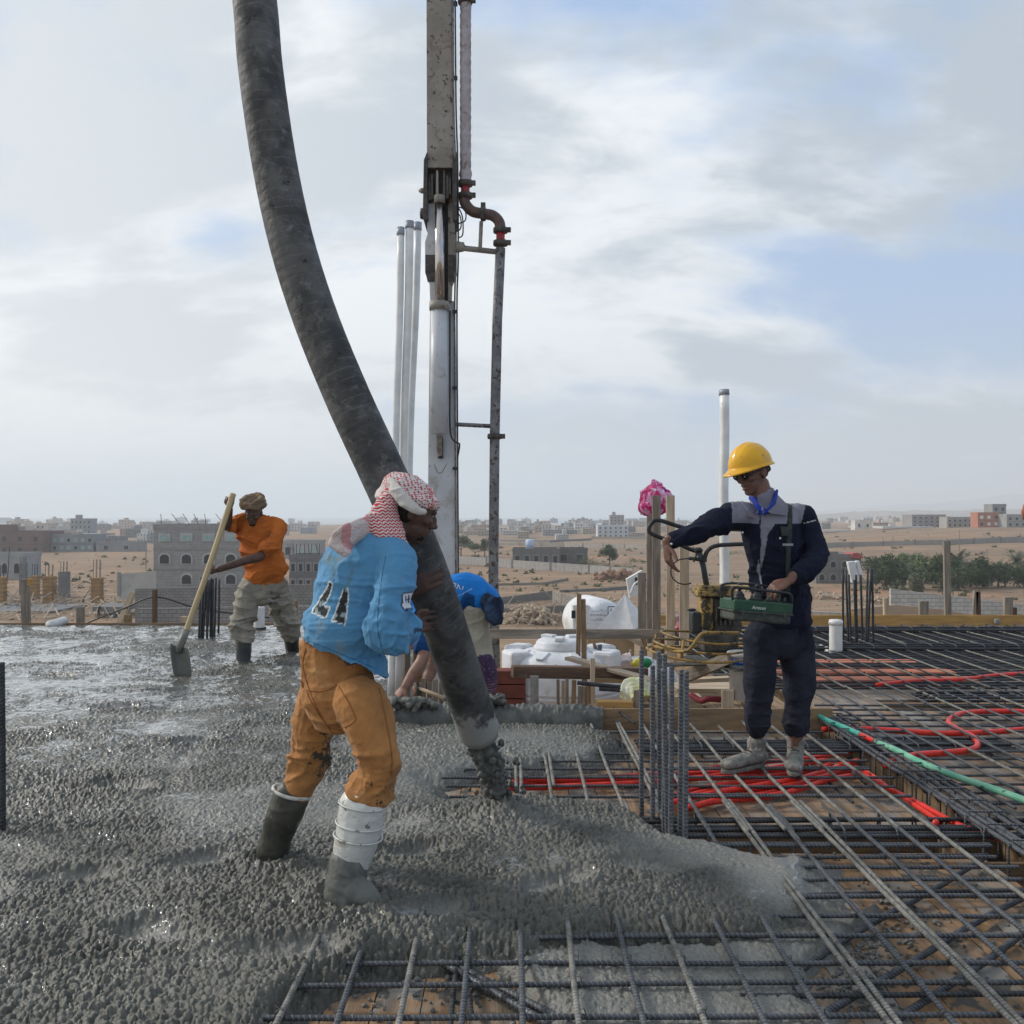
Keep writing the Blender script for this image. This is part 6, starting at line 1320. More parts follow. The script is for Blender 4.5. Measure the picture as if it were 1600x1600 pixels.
# water tanks
def tank():
    w_ = mat('white tank plastic', (0.70, 0.71, 0.73), (0.55, 0.56, 0.58), 4, 0.5, stain=((0.35, 0.32, 0.28), 30, 0.64, 0.06), stain2=((.45, .42, .37), 5, .56, .15)); D_ = 8.7
    c = P(876, 1290, D_); t = thing('water_tank', 'round white plastic water tank with stepped lid standing in the opening', 'water tank', tuple(c))
    zt = P(0, 1022, D_).z-c.z; R0 = 0.545; rb = P(0, 1052, D_).z-c.z; z2 = P(0, 1073, D_).z-c.z
    MB().lathe(c, [(R0, 0), (R0, z2-.05), (R0+.015, z2-.03), (R0+.015, z2-.018), (R0-.003, z2-.006), (R0+.012, z2+.008), (R0+.012, z2+.02), (R0, z2+.035), (R0, rb+.02), (R0-.03, rb+.07), (.43, zt-.0), (.30, zt+.045), (.27, zt+.05)], 48).build('tank_shell', w_, t, smooth=True)
    # raised lugs round the shoulder
    for k, a in enumerate((3.55, 2.6, 5.85, 0.5)):
        q = c+Vector((math.cos(a)*.44, math.sin(a)*.44, zt-.12)); M3 = np.array(Matrix.Rotation(a, 3, 'Z'))
        MB().box(tuple(q+Vector((0, 0, .06))), (.20, .24, .24), M3=M3).build('lifting_lug', w_, t, bevel=.03)
    for k in range(8):
        a = k*math.pi/4+.3; M3 = np.array(Matrix.Rotation(a, 3, 'Z') @ Matrix.Rotation(.28, 3, 'Y'))
        MB().box(tuple(c+Vector((math.cos(a)*.37, math.sin(a)*.37, zt+.028))), (.15, .07, .02), M3=M3).build('shoulder_rib', w_, t, bevel=.006)
    ld = MB().lathe(c+Vector((0, 0, zt+.045)), [(.245, 0), (.245, .03), (.225, .045), (.225, .062), (.205, .085), (.17, .10), (.08, .102)], 40).build('lid', w_, t, smooth=True)
    for k in range(3):
        a = k*2.09+.4
        MB().box(tuple(c+Vector((math.cos(a)*.13, math.sin(a)*.13, zt+.155))), (.13, .08, .03), M3=np.array(Matrix.Rotation(a, 3, 'Z'))).build('lid_grip', w_, ld, bevel=.008)
    c2 = P(1000, 1290, 9.3); t2 = thing('water_tank', 'second white tank with a domed top half hidden behind stakes and carton', 'water tank', tuple(c2))
    z3 = P(0, 1060, 9.3).z-c2.z
    MB().lathe(c2, [(.40, 0), (.40, z3-.05), (.385, z3), (.33, z3+.09), (.22, z3+.15), (.1, z3+.17)], 40).build('tank_shell', w_, t2, smooth=True)
    MB().lathe(c2+Vector((0, 0, z3+.16)), [(.14, 0), (.14, .03), (.1, .045)], 24).build('lid', w_, t2, smooth=True)
    # tank lying on its side with printed lines
    D3 = 12.5; c3 = P(948, 976, D3); t3 = thing('water_tank', 'white tank lying on its side with printed lines, behind the white pyramid', 'water tank', tuple(P(950, 1000, D3)))
    MB().lathe(c3+Vector((0, -0.1, 0)), [(.02, 0), (.14, .02), (.26, .07), (.315, .17), (.325, .3), (.325, .9)], 40, axis=(-.25, .95, 0)).build('tank_shell', w_, t3, smooth=True)
    for k, (tx, yy) in enumerate((('-----=--', 957), ('====---', 964), ('--==--', 971))):
        text_on(tx, .075, P(936, yy, D3-.12), (1, .25, 0), (0, 0, 1), mat('grey ink', (.2, .2, .22)), t3)
    fr_ = MB()
    for a_, b_ in (((950, 948), (962, 948)), ((950, 960), (962, 960)), ((950, 948), (950, 960)), ((962, 948), (962, 960)), ((955, 951), (955, 958))): fr_.tube([P(*a_, D3-.14), P(*b_, D3-.14)], .006, 5)
    fr_.build('printed_frame', black, t3)
    mb = MB(); mb.box(P(906, 965, 12.6), (.20, .3, .36)); o = solo(mb, 'generator_box', pvc, 'white cabinet edge with a black hatch left of the lying tank', 'cabinet', bevel=.01)
    MB().box(P(896, 960, 12.42), (.05, .03, .10)).build('hatch', black, o)
tank()
# white foam pyramid (a sheet folded over)
mb = MB(); D_ = 10.6
a, b, c_, d2 = P(976, 928, D_), P(932, 983, D_-.1), P(1006, 975, D_-.15), P(985, 1000, D_+.4)
e = P(1004, 960, D_+.25)
mb.add([tuple(a), tuple(b), tuple(c_), tuple(P(990, 985, D_-.2)), tuple(e), tuple(P(950, 1000, D_-.12))], [(0, 1, 5, 3), (0, 3, 2), (0, 2, 4), (0, 4, 1), (1, 4, 2, 3, 5)])
solo(mb, 'foam_sheet', mat('white foam', (.70, .70, .70), (.62, .62, .62), 12, .8, bump=.006, bscale=20), 'white foam board propped up like a pyramid above the rail', 'foam sheet', bevel=.006)
mb = MB().tube(spline([P(985, 928, 11.6), P(992, 912, 11.6), P(1006, 905, 11.6)], 5), .012, 8); solo(mb, 'bent_pipe', pvc, 'thin white pipe curving beside the peak of the foam pyramid', 'pipe', bevel=0, smooth=True)
mb = MB(); mb.prism([P(979, 905, 11.8), P(1003, 891, 11.8), P(1006, 925, 11.8), P(984, 935, 11.8)], (0, .1, 0)); o = solo(mb, 'white_panel', pvc, 'white panel with a dark slot leaning behind the foam pyramid', 'panel'); MB().box(P(994, 908, 11.77), (.03, .02, .09)).build('slot', black, o)
# carton
D_ = 9.6
mb = MB(); mb.box(P(952, 1012, D_), (.46, .32, .23)); o = solo(mb, 'carton', mat('carton', (.36, .25, .14), (.30, .20, .115), 3, .85), 'closed brown carton on the tank, right of the two tall stakes', 'carton', bevel=.004)
MB().box(P(944, 1012, D_-.162), (.004, .004, .22)).build('flap_seam', Wdark, o)
mb = MB(); mb.prism([P(970, 996, D_-.2), P(1002, 1000, D_-.2), P(1006, 1012, D_-.22), P(996, 1008, D_-.22), P(982, 1000, D_-.2)], (0, .02, .0)); solo(mb, 'wood_scrap', Wpale, 'torn wood flap sticking out from under the rail by the carton', 'wood scrap')
# rail and upright timbers
board(760, 983, 1036, 998, 8.9, 0.03, 'guard_rail', Wgrey, 'long weathered rail crossing in front of the foam pyramid', 'rail', fw)
ug = 'tall uprights beside the pink bag'
for x, y0, y1, D_, w, m_, l in ((1015, 806, 1005, 9.0, 9, Wgrey, 'thin upright board under the left side of the pink bag'), (1025.5, 774, 1030, 8.9, 13, Wgrey, 'tall upright board in front of the pink bag, first of the two highest'), (1047.5, 774, 1030, 8.7, 13, Wpale, 'tall upright board right of the pink bag, second of the two highest'), (1069, 850, 1010, 8.6, 15, Wpale, 'upright board directly under the pointing forearm cuff, beside the engine'), (1003, 895, 990, 9.3, 12, Wgrey, 'short grey upright left of the tall boards, behind the rail'), (1006, 940, 1040, 9.5, 10, Wmid, 'low brown upright at the foot of the tall boards'), (1033, 990, 1045, 9.1, 10, Wdark, 'dark post foot below the rail between the tall boards')):
    stake(x, y0, y1, D_, w, 'upright_board', m_, l, group=ug, cat='upright board', th=.028)
for x, y0, y1, D_, w, m_, l, ln in ((903, 928, 1040, 8.4, 7, Wmid, 'tallest narrow stake crossing the rail, left of its pair', 2), (914, 936, 1102, 8.0, 8, Wmid, 'narrow stake crossing the rail, right of its pair, with an orange top', -3), (926, 1028, 1100, 7.4, 7, Wpale, 'pointed slat standing before the timber beam end', 0),
    (872, 1062, 1102, 7.5, 5, Wgrey, 'slat before the tank, first of the short row', 0), (880, 1064, 1102, 7.5, 5, Wpale, 'slat before the tank, second of the short row', 0), (886, 1060, 1102, 7.5, 5, Wgrey, 'slat before the tank, third of the short row', 0), (896, 1062, 1102, 7.4, 7, Wmid, 'slat before the tank, fourth of the short row', 1), (909, 1072, 1104, 7.4, 12, Wgrey, 'stubby wide slat at the right end of the short row', 0), (919, 1066, 1104, 7.4, 6, Wmid, 'thin slat against the wide stub in the short row', 0),
    (835, 1056, 1102, 7.3, 13, cementM, 'cement covered stub post holding up the dark timber beam', 0), (995, 1078, 1106, 6.9, 10, Wgrey, 'small stub behind the column bars, before the yellow bag', 0), (1137, 1078, 1107, 6.7, 19, Wpale, 'pale block end standing on the edge board near the bucket', 0), (985, 1015, 1042, 9.0, 3, Wpale, 'thin slat by the small white bag', 0)):
    stake(x, y0, y1, D_, w, 'wooden_stake', m_, l, ln)
mb = MB(); mb.bar(P(800, 1049, 7.45), P(1010, 1052, 7.7), .10, .095); solo(mb, 'timber_beam', Wdark, 'thick dark reddish timber beam lying across in front of the tank', 'timber beam', bevel=.01)
mb = MB(); mb.bar(P(888, 1028, 7.9), P(1030, 1066, 7.3), .10, .028); solo(mb, 'plank', Wgrey, 'grey plank sloping down from the stakes to the column bars', 'plank', 'loose planks')
mb = MB(); mb.bar(P(925, 1062, 7.55), P(1030, 1064, 7.6), .10, .03); solo(mb, 'plank', Wmid, 'flat brown plank under the dark timber beam end', 'plank', 'loose planks')
mb = MB(); mb.bar(P(1070, 1058, 7.1), P(1142, 1028, 6.7), .06, .085); solo(mb, 'plank', Wgrey, 'thick grey plank tilted up against the bucket, before the engine', 'plank', 'loose planks')
mb = MB(); mb.bar(P(1060, 1064, 7.4), P(1140, 1060, 7.4), .10, .03); solo(mb, 'plank', Wpale, 'pale plank lying flat below the tilted one', 'plank', 'loose planks')
mb = MB(); mb.bar(P(932, 1099, 6.9), P(988, 1100, 6.9), .10, .045); solo(mb, 'plank', Wyel, 'short orange plank end at the foot of the yellow bag', 'plank', 'loose planks')
mb = MB(); mb.prism([P(925, 1002, 8.8), P(929, 1000, 8.8), P(942, 1040, 8.6), P(937, 1044, 8.6)], (0, .04, 0)); solo(mb, 'plank', Wdark, 'narrow dark slat leaning beside the carton', 'plank', 'loose planks')
mb = MB(); mb.prism([P(934, 1008, 8.5), P(941, 1007, 8.5), P(939, 1038, 8.5), P(932, 1038, 8.5)], (0, .03, 0)); solo(mb, 'steel_plate', mat('blue grey plate', (.10, .12, .15), rough=.5), 'blue grey metal strip standing before the carton', 'metal strip')
for a_, b_, l in (((902, 1067), (1010, 1078), 'black bar lying over the slats under the timber beam'), ((936, 1076), (1012, 1080), 'black bar end below its twin, pointing at the yellow bag'), ((960, 1104), (992, 1130), 'thin black bar leaning from the edge board to the concrete')):
    o = rebar_mb(P(*a_, 7.3 if l[0:9] != 'thin blac' else 6.6), P(*b_, 7.3 if l[0:9] != 'thin blac' else 6.4), .016 if 'thin' not in l else .008, True); solo(o, 'steel_bar', blacksteel, l, 'steel bar', 'loose steel bars by the opening', bevel=0, smooth=True)
# bags
def bag(name, c, r, m, label, cat, s=1, amp=.03, sc=(9, 9, 9), squash=None):
    mb = MB(); mb.ball(c, r, 22)
    if squash: squash(mb)
    v, n, f = remesh(mb, max(.007, min(r)*.07), 2); v = clothdisp(v, n, amp, sc, s)
    return link(name, v, f, m, None, smooth=True, loc=(c[0], c[1], c[2]-r[2]), label=label, category=cat)
pm = mat('pink printed plastic', (0.50, 0.02, 0.15), (0.66, 0.32, 0.50), 12, 0.28, lo=.50, hi=.56, stain=((0.72, 0.62, 0.70), 15, 0.60, 0.03), stain2=((.30, .02, .22), 8, .62, .05), detail=2)
bag('plastic_bag', P(1026, 779, 9.1), (.14, .115, .15), pm, 'shiny pink printed plastic bag caught on top of the tall boards', 'plastic bag', 5, .018, (9, 9, 6), lambda mb: (mb.ball(P(1019, 793, 9.1), (.125, .11, .08), 18), mb.ball(P(1027, 760, 9.1), (.07, .06, .05), 14)))
bag('cement_bag', P(994, 1082, 7.3), (.13, .10, .095), mat('yellow green bag', (.55, .56, .22), (.62, .62, .50), 9, .6, stain=((.35, .36, .30), 20, .6, .1)), 'crumpled yellow green sack behind the column bars', 'sack', 7, .02)
bag('plastic_bag', P(978, 1033, 8.9), (.06, .05, .08), mat('thin white plastic', (.6, .58, .58), (.65, .5, .5), 9, .4), 'small white plastic bag beside the carton', 'plastic bag', 9, .02)
bag('plastic_bag', P(1062, 975, 8.9), (.04, .04, .10), mat('pink red wrapper', (.6, .06, .12), (.4, .4, .45), 12, .4), 'tiny red and grey wrapper hanging between the tall boards', 'plastic bag', 11, .02)
mb = MB(); mb.ball(P(1010, 1036, 8.4), (.05, .04, .045), 12); solo(mb, 'green_pot', mat('green plastic', (.01, .18, .07), rough=.4), 'small green plastic pot by the yellow rag', 'pot', smooth=True)
bag('yellow_rag', P(998, 1038, 8.5), (.06, .04, .035), mat('yellow rag', (.62, .50, .04), (.5, .42, .06), 8, .7), 'yellow rag left of the green pot', 'rag', 12, .02)
mb = MB().tube(spline([P(1080, 1086, 7.0), P(1095, 1095, 6.9), P(1108, 1092, 6.85), P(1140, 1094, 6.85)], 5), .022, 8); solo(mb, 'rag_strip', mat('dark red rag', (.14, .015, .03), (.2, .03, .04), 8, .8), 'dark red twisted rag lying behind the edge board', 'rag', smooth=True, bevel=0)
# bucket
D_ = 6.75
bk = thing('paint_bucket', 'white paint bucket with a blue band and cement splashes behind the supervisor', 'bucket', tuple(P(1160, 1092, D_)))
bm = mat('white bucket plastic', (.66, .66, .64), (.58, .58, .56), 7, .45, stain=((.18, .18, .17), 42, .66, .03), stain2=((.4, .39, .36), 10, .6, .1)); hgt = 74/F*D_
MB().lathe(P(1160, 1092, D_), [(.085, 0), (.098, hgt-.03), (.106, hgt-.03), (.106, hgt-.005), (.100, hgt), (.094, hgt), (.085, hgt-.12)], 32).build('bucket_shell', bm, bk, smooth=True)
MB().lathe(P(1160, 1092, D_)+Vector((0, 0, hgt-.085)), [(.0965, 0), (.0975, 0), (.0995, .045), (.098, .045)], 32).build('label_band', mat('blue print', (.01, .10, .42), (.5, .52, .55), 22, .4, lo=.55, hi=.6), bk, smooth=True)
# power screed engine
def engine():
    t = thing('power_trowel', 'petrol powered trowel with yellow cover, guard rings and black handlebar beside the tall boards', 'power trowel', tuple(P(1120, 1060, 6.95)))
    D_ = 6.95; yel = mat('grimy yellow paint', (.36, .24, .06), (.24, .165, .06), 9, .6, stain=((.04, .033, .025), 13, .50, .06), stain2=((.5, .42, .28), 15, .64, .05)); eng = mat('oily engine', (.03, .028, .024), (.085, .08, .065), 16, .55, stain=((.22, .18, .11), 18, .66, .06), bump=.01, bscale=50); ye2 = mat('yellow tube paint', (.34, .20, .05), (.20, .13, .045), 14, .5, stain=((.05, .04, .03), 18, .55, .06))
    def bx(n, x0, y0, x1, y1, d0, d1, m_, bev=.012): return MB().prism([P(x0, y0, d0), P(x1, y0, d0), P(x1, y1, d0), P(x0, y1, d0)], (0, d1-d0, 0)).build(n, m_, t, bevel=bev)
    bx('air_cover', 1094, 915, 1150, 925, D_-.08, D_+.14, yel); bx('air_cover_rim', 1092, 924, 1152, 932, D_-.10, D_+.16, yel, .006)
    bx('fuel_tank', 1096, 933, 1115, 985, D_-.07, D_+.1, yel, .02); bx('engine_block', 1114, 934, 1160, 990, D_-.05, D_+.18, eng, .02); bx('recoil_cover', 1082, 957, 1098, 990, D_-.06, D_+.1, black, .015)
    for k in range(5): bx('cooling_fin', 1118+k*7, 946, 1121+k*7, 978, D_-.075, D_-.04, eng, .002)
    MB().ball(P(1134, 962, D_-.07), (.035, .03, .03), 12).build('spark_cap', black, t, smooth=True)
    bx('gear_housing', 1100, 990, 1155, 1020, D_-.08, D_+.15, eng, .02); MB().ball(P(1081, 953, D_-.05), (.035, .02, .012), 10).build('pull_handle', black, t, smooth=True)
    stem = MB().tube([P(1104, 915, D_), P(1099, 885, D_-.05), P(1091, 858, D_-.1)], .021, 12).build('handle_stem', mat('dark blue grey tube', (.07, .085, .10), (.05, .06, .07), 9, .5), t, smooth=True)
    bar = spline([P(1170, 828, D_-.1), P(1120, 826, D_-.1), P(1075, 826, D_-.1), P(1030, 813, D_-.1), P(1018, 818, D_-.1), P(1014, 828, D_-.1), P(1022, 836, D_-.1), P(1060, 850, D_-.1), P(1078, 858, D_-.1), P(1090, 862, D_-.1)], 8)
    MB().tube(bar, .0155, 10).build('handlebar', black, t, smooth=True)
    bar = spline([P(1166, 850, D_-.1), P(1140, 851, D_-.1), P(1118, 853, D_-.1), P(1106, 860, D_-.1), P(1101, 872, D_-.1), P(1100, 878, D_-.1)], 8)
    MB().tube(bar, .0155, 10).build('handlebar', black, t, smooth=True)
    MB().tube([P(1076, 872, D_-.1), P(1104, 876, D_-.1)], .013, 8).build('throttle_lever', black, t, smooth=True)
    MB().lathe(P(1091, 862, D_-.1), [(.03, 0), (.035, .012), (.02, .03)], 12).build('stem_cap', black, t, smooth=True)
    cb = [P(1064+22*math.cos(a)+6, 893+20*math.sin(a), D_-.12) for a in np.linspace(-1.5, -5.2, 16)]
    MB().tube([P(1078, 873, D_-.12)]+cb, .005, 6).build('cable', black, t, smooth=True)
    MB().tube(spline([P(1083, 855, D_-.1), P(1088, 866, D_-.14), P(1084, 878, D_-.12)], 5), .006, 6).build('cable', black, t, smooth=True)
    # guard rings
    for k, (cy, rx, ry, rr_) in enumerate(((992, 0.36, .36, .009), (1006, .39, .38, .009), (1018, .41, .40, .009))):
        c_ = P(1112-k*6, cy, D_); pts = [(c_.x+rx*math.cos(a), c_.y+ry*math.sin(a), c_.z+.02*math.cos(a*2)) for a in np.linspace(0, 2*math.pi, 44)[:-1]]
        MB().tube(pts, rr_, 8, closed=True).build('guard_ring', ye2, t, smooth=True)
    MB().tube(spline([P(1022, 1010, D_), P(1070, 1018, D_-.35), P(1092, 995, D_-.34), P(1104, 989, D_-.32), P(1155, 989, D_-.3)], 6), .012, 8).build('lifting_rail', ye2, t, smooth=True)
    for a in (0.4, 1.6, 2.8, 4.0, 5.2):
        c_ = P(1118, 992, D_); MB().tube([(c_.x+.43*math.cos(a), c_.y+.37*math.sin(a), c_.z), (c_.x+.46*math.cos(a), c_.y+.40*math.sin(a), c_.z-.13)], .01, 8).build('ring_post', ye2, t, smooth=True)
    for a in (.3, 1.9, 3.4, 5.0):
        c_ = P(1118, 1036, D_); MB().bar(c_, c_+Vector((.42*math.cos(a), .36*math.sin(a), 0)), .14, .008).build('trowel_blade', eng, t)
    MB().tube([P(1120, 1000, D_), P(1120, 1040, D_)], .06, 14).build('spindle', eng, t, smooth=True)
engine()
mb = MB()
for k in range(9): mb.bar((1.0+k*.13, 6.75, -.06), (1.0+k*.13, 8.1, -.06), .12, .04)
solo(mb, 'plank_platform', Wmid, 'low plank platform carrying the trowel over the opening', 'platform')
mb = MB(); mb.box((1.55, 7.7, -.0), (.5, .3, .08)); mb.box((1.3, 7.25, .0), (.24, .16, .1)); solo(mb, 'timber_offcut', Wpale, 'pale timber offcuts stacked under the trowel rings', 'offcuts')
# pipes
pg = 'tall white pipes left of the boom'
def vpipe(xt, yt, xb, yb, Dt, Db, r, label, group=None, cap=None, name='plastic_pipe', m=None):
    a_, b_ = P(xt, yt, Dt), P(xb, yb, Db); t = thing(name, label, 'pipe', tuple(b_), group)
    n_ = 14; pts = [a_.lerp(b_, k/n_)+Vector((min(.006, (a_-b_).length*.002)*math.sin(k*.8), 0, 0)) for k in range(n_+1)]
    MB().tube(pts, r, 16).build('pipe_wall', m or pvc, t, smooth=True)
    if cap: d_ = (b_-a_).normalized(); MB().tube([a_-d_*.012, a_+d_*.03, a_+d_*cap], [r+.003, r+.004, r+.003], 14).build('tape_cap', pvcgrey, t, smooth=True)
    return t
vpipe(626, 358, 612, 1098, 7.25, 7.15, .027, 'left one of the three tall taped white pipes, grey cap lowest', pg, .05)
vpipe(640, 348, 622, 1098, 7.25, 7.25, .030, 'middle one of the three tall taped white pipes, highest grey cap', pg, .045)
vpipe(653, 350, 628, 1098, 7.35, 7.35, .027, 'right one of the three tall white pipes, leaning outward at the top', pg, .05)
vpipe(1132, 611, 1132, 1010, 7.3, 7.3, .034, 'tall single white pipe rising behind the hard hat', None, .03)
vpipe(1128, 612, 1127.5, 1010, 7.36, 7.36, .02, 'thin grey pipe strapped behind the tall single white pipe', None, .02)
t_ = vpipe(1306, 972, 1306, 1017, 9.95, 9.95, .066, 'short capped white pipe stub standing in the steel mat right of the supervisor')
MB().lathe(P(1306, 976, 9.95), [(.072, 0), (.072, .03), (.064, .05), (.03, .054)], 24).build('cap', pvc, t_, smooth=True)
mb = MB().tube([G(1280, 1012, -.02), G(1302, 1020, -.02)], .04, 14); solo(mb, 'fallen_pipe', pvc, 'white pipe piece lying in the steel left of the capped stub', 'pipe', smooth=True, bevel=0)
t_ = vpipe(405, 948, 405, 985, 11.8, 11.8, .066, 'short white pipe stub in the slab between the legs of the shovel man')
MB().tube([P(405, 980, 11.8), P(405, 990, 11.8)], .085, 14).build('mortar_collar', mat('dark collar', (.05, .05, .045), rough=.6), t_, smooth=True)
vpipe(366, 974, 366, 994, 11.2, 11.2, .05, 'low mortar coated stub beside the knee of the shovel man', m=cementM)
mb = MB().tube([P(77, 977, 12.0), P(101, 970, 12.3)], .055, 20); solo(mb, 'cut_pipe', pvc, 'cut white pipe lying at the far slab edge on the left', 'pipe', smooth=True, bevel=0)
# hollow clay blocks between beams
cb_ = mat('orange clay block', (.46, .17, .10), (.38, .13, .08), 6, .85, stain=((.25, .13, .1), 9, .6, .1))
k = 0
ordw = ['first', 'second', 'third', 'fourth']
for row, D_ in enumerate((9.35, 8.75, 8.35)):
    for j in range(4):
        mb = MB(); x = 2.45+j*.42+(.1 if row else 0); mb.box((x, D_, -.045), (.395, .2, .07))
        o = solo(mb, 'clay_block', cb_, '%s orange clay block from the supervisor in the %s row past the short pipe' % (ordw[j], ('farthest', 'middle', 'nearest')[row]), 'clay block', 'orange clay blocks under the steel', .004)
# slab edge boards and posts
mb = MB(); mb.bar((1.86, YF+.02, .06), (9.5, YF+.02, .06), .04, .135); solo(mb, 'edge_board', Wyel, 'long yellow shuttering board along the far right slab edge', 'edge board', 'slab edge boards')
mb = MB(); mb.bar((-9.2, YF+.03, -.02), (-.8, YF+.03, -.02), .03, .09); solo(mb, 'edge_board', Wmid, 'thin brown edge board along the far left of the wet slab', 'edge board', 'slab edge boards')
mb = MB(); mb.bar((XN1+.02, 6.6, -.12), (XN1+.02, YF, -.12), .03, .2); solo(mb, 'edge_board', Wmid, 'shuttering board along the right side of the opening', 'edge board', 'slab edge boards')
eg = 'edge posts of the shuttering'
for x, y0, w, l, m_, ln in ((41, 905, 13, 'battered post with an orange scrap nailed on, at the far left edge', Wgrey, -2), (126, 948, 12, 'short square post stub right of the cut white pipe', Wgrey, 0), (200, 960, 11, 'low stub near the leaning board on the left edge', Wmid, 0), (242, 921, 7, 'thin reddish post holding the black cable', Wdark, 0), (288, 963, 11, 'low pale stub behind the shovel handle', Wpale, 0), (462, 938, 6, 'thin post right of the shovel man, above his boot', Wmid, 0),
    (1332, 957, 9, 'low stub just left of the capped bars on the yellow board', Wyel, 0), (1385, 934, 8, 'thin pale post on the yellow board before the grove', Wpale, -1), (1443, 939, 14, 'short thick post on the yellow board', Wgrey, 0), (1481, 845, 10, 'tallest post on the yellow board, rising above the palms', Wgrey, -2), (1521, 923, 7, 'left one of the two leaning posts on the yellow board', Wgrey, 4), (1528, 924, 8, 'right one of the two leaning posts on the yellow board', Wdark, -1), (1575, 933, 13, 'thick post at the right part of the yellow board', Wgrey, 0), (1585, 949, 6, 'small stub touching the thick right post', Wdark, 0), (1600, 936, 5, 'post cut by the right frame border on the yellow board', Wgrey, 3)):
    D_ = YF+.07; mb = MB(); mb.bar(P(x+ln, y0, D_), P(x, 978, D_), .05, w/F*D_, up=(1, 0, 0)); solo(mb, 'edge_post', m_, l, 'post', eg, .006)
mb = MB(); mb.prism([P(43, 903, 12.3), P(48, 905, 12.3), P(47, 915, 12.3), P(42, 914, 12.3)], (0, .04, 0)); solo(mb, 'board_scrap', Wyel, 'orange board scrap nailed to the battered left post', 'board scrap')
mb = MB(); mb.bar(P(186, 975, 12.45), P(208, 926, 12.6), .05, .07, up=(1, 0, 0)); solo(mb, 'leaning_board', Wpale, 'pale board leaning up beside the stepped block wall end', 'board')
mb = MB(); mb.box(P(1558, 971, 12.22), (.07, .05, .07)); solo(mb, 'mortar_patch', cementM, 'mortar dab on the yellow board', 'mortar dab', bevel=.02)
mb = MB().tube(spline([P(135, 974, 12.5), P(190, 952, 12.5), P(242, 933, 12.4), P(300, 948, 12.4), P(345, 956, 12.5), P(420, 965, 12.6)], 8), .010, 6); solo(mb, 'black_cable', black, 'thin black cable sagging from the reddish post behind the shovel man', 'cable', smooth=True, bevel=0)
# a fingertip-like terracotta roll end at the right border
mb = MB().tube([P(1602, 788, 6), P(1600, 800, 6), P(1602, 812, 6)], [.010, .017, .010], 12)
solo(mb, 'clay_jar_edge', mat('terracotta', (.35, .13, .07), rough=.7), 'orange brown rounded edge cut by the right frame border above the town', 'clay jar', smooth=True, bevel=0)
# ---------------- land, sea, town ----------------
rb = random.Random(21)
def T(x, y):
    x = np.asarray(x, float); y = np.asarray(y, float); a = x/np.maximum(y, 1)
    z = -11.0+5.5*sstep(0.18, 0.5, a)*sstep(160, 420, y)+2.2*sstep(0.3, 0.55, a)*sstep(330, 420, y)
    p = np.stack([x/70, y/70, x*0], -1).reshape(-1, 3); z = z+0.8*fbm(p, 3, 3).reshape(x.shape)*sstep(60, 160, y)*(1-0.6*sstep(500, 900, y))
    z = z-3.5*sstep(1350, 1500, y)*(1-sstep(0.18, 0.32, a))
    return z
def T1(x, y): return float(T(np.array([x]), np.array([y]))[0])
def GT(px, py):
    Ds = np.geomspace(25, 6000, 900); xs = (px-800)/F*Ds; zs = EYE-(py-HZ)/F*Ds; t = T(xs, Ds); k = np.argmax(zs <= t)
    if zs[k] > t[k]: k = -1
    D_ = Ds[k]; return Vector((xs[k], D_, t[k]))
def ground():
    ys = np.concatenate([np.linspace(-60, 60, 40), np.geomspace(61, 9000, 330)]); us = np.linspace(-1.1, 1.1, 300)
    U, Yg = np.meshgrid(us, ys); Xg = U*(np.maximum(Yg, 0)+45)
    v = np.stack([Xg.ravel(), Yg.ravel(), T(Xg, Yg).ravel()], 1); i = np.arange(len(v)).reshape(len(ys), 300)
    q = np.stack([i[:-1, :-1], i[:-1, 1:], i[1:, 1:], i[1:, :-1]], -1).reshape(-1, 4)
    m = mat('dry earth', (0.29, 0.178, 0.10), (0.19, 0.12, 0.072), 0.028, 0.95, stain=((0.36, 0.19, 0.10), 0.02, 0.55, 0.1), stain2=((0.20, 0.17, 0.13), 0.10, 0.56, 0.12), detail=10)
    b = nodes_of(m); at = attrvec(); src = b.inputs['Base Color'].links[0].from_socket
    fine = noise(at.outputs['Vector'], 0.35, 8, 0.7, 0.5); L(MIX(MR(fine, 0.35, 0.7), MIX(0.4, src, (0.15, 0.12, 0.09)), src), b.inputs['Base Color'])
    pl = noise(at.outputs['Vector'], 0.05, 5, 0.6, 1.5, (0, 0, 0), (1, 5, 1)); src = b.inputs['Base Color'].links[0].from_socket
    L(MIX(M('MULTIPLY', MR(pl, .52, .6), .5), src, (0.34, 0.25, 0.165)), b.inputs['Base Color'])
    link('ground', v, q, m, smooth=True, kind='structure')
ground()
mb = MB(); mb.add([(-10500, 1380, -12.2), (9000, 1380, -12.2), (9000, 9400, -12.2), (-10500, 9400, -12.2)], [(0, 1, 2, 3)])
mb.build('sea', mat('sea water', (0.16, 0.20, 0.22), (0.20, 0.24, 0.25), 0.004, 0.22, bump=1.2, bscale=0.05), kind='structure')
def ridge(name, D_, prof, depth, m):
    v = []; n = len(prof); k = 6
    s_ = spline(prof, 14); N_ = len(s_)
    for j in range(k):
        q = j/(k-1); h_ = math.sin(min(q*1.6, 1)*math.pi/2) if q < .63 else 1-(q-.63)*1.5
        for i, (px, py) in enumerate(s_):
            b = P(px, py, D_); z = -14+(b.z+14)*max(h_, 0)*(1+0.10*vnoise(np.array([[i*.45, j*.9, D_]]))[0])
            v.append((b.x*(1+.0*q), D_-depth/2+depth*q, z))
    f = [(j*N_+i, j*N_+i+1, (j+1)*N_+i+1, (j+1)*N_+i) for j in range(k-1) for i in range(N_-1)]
    MB().add(v, f).build(name, m, None, smooth=True, kind='structure')
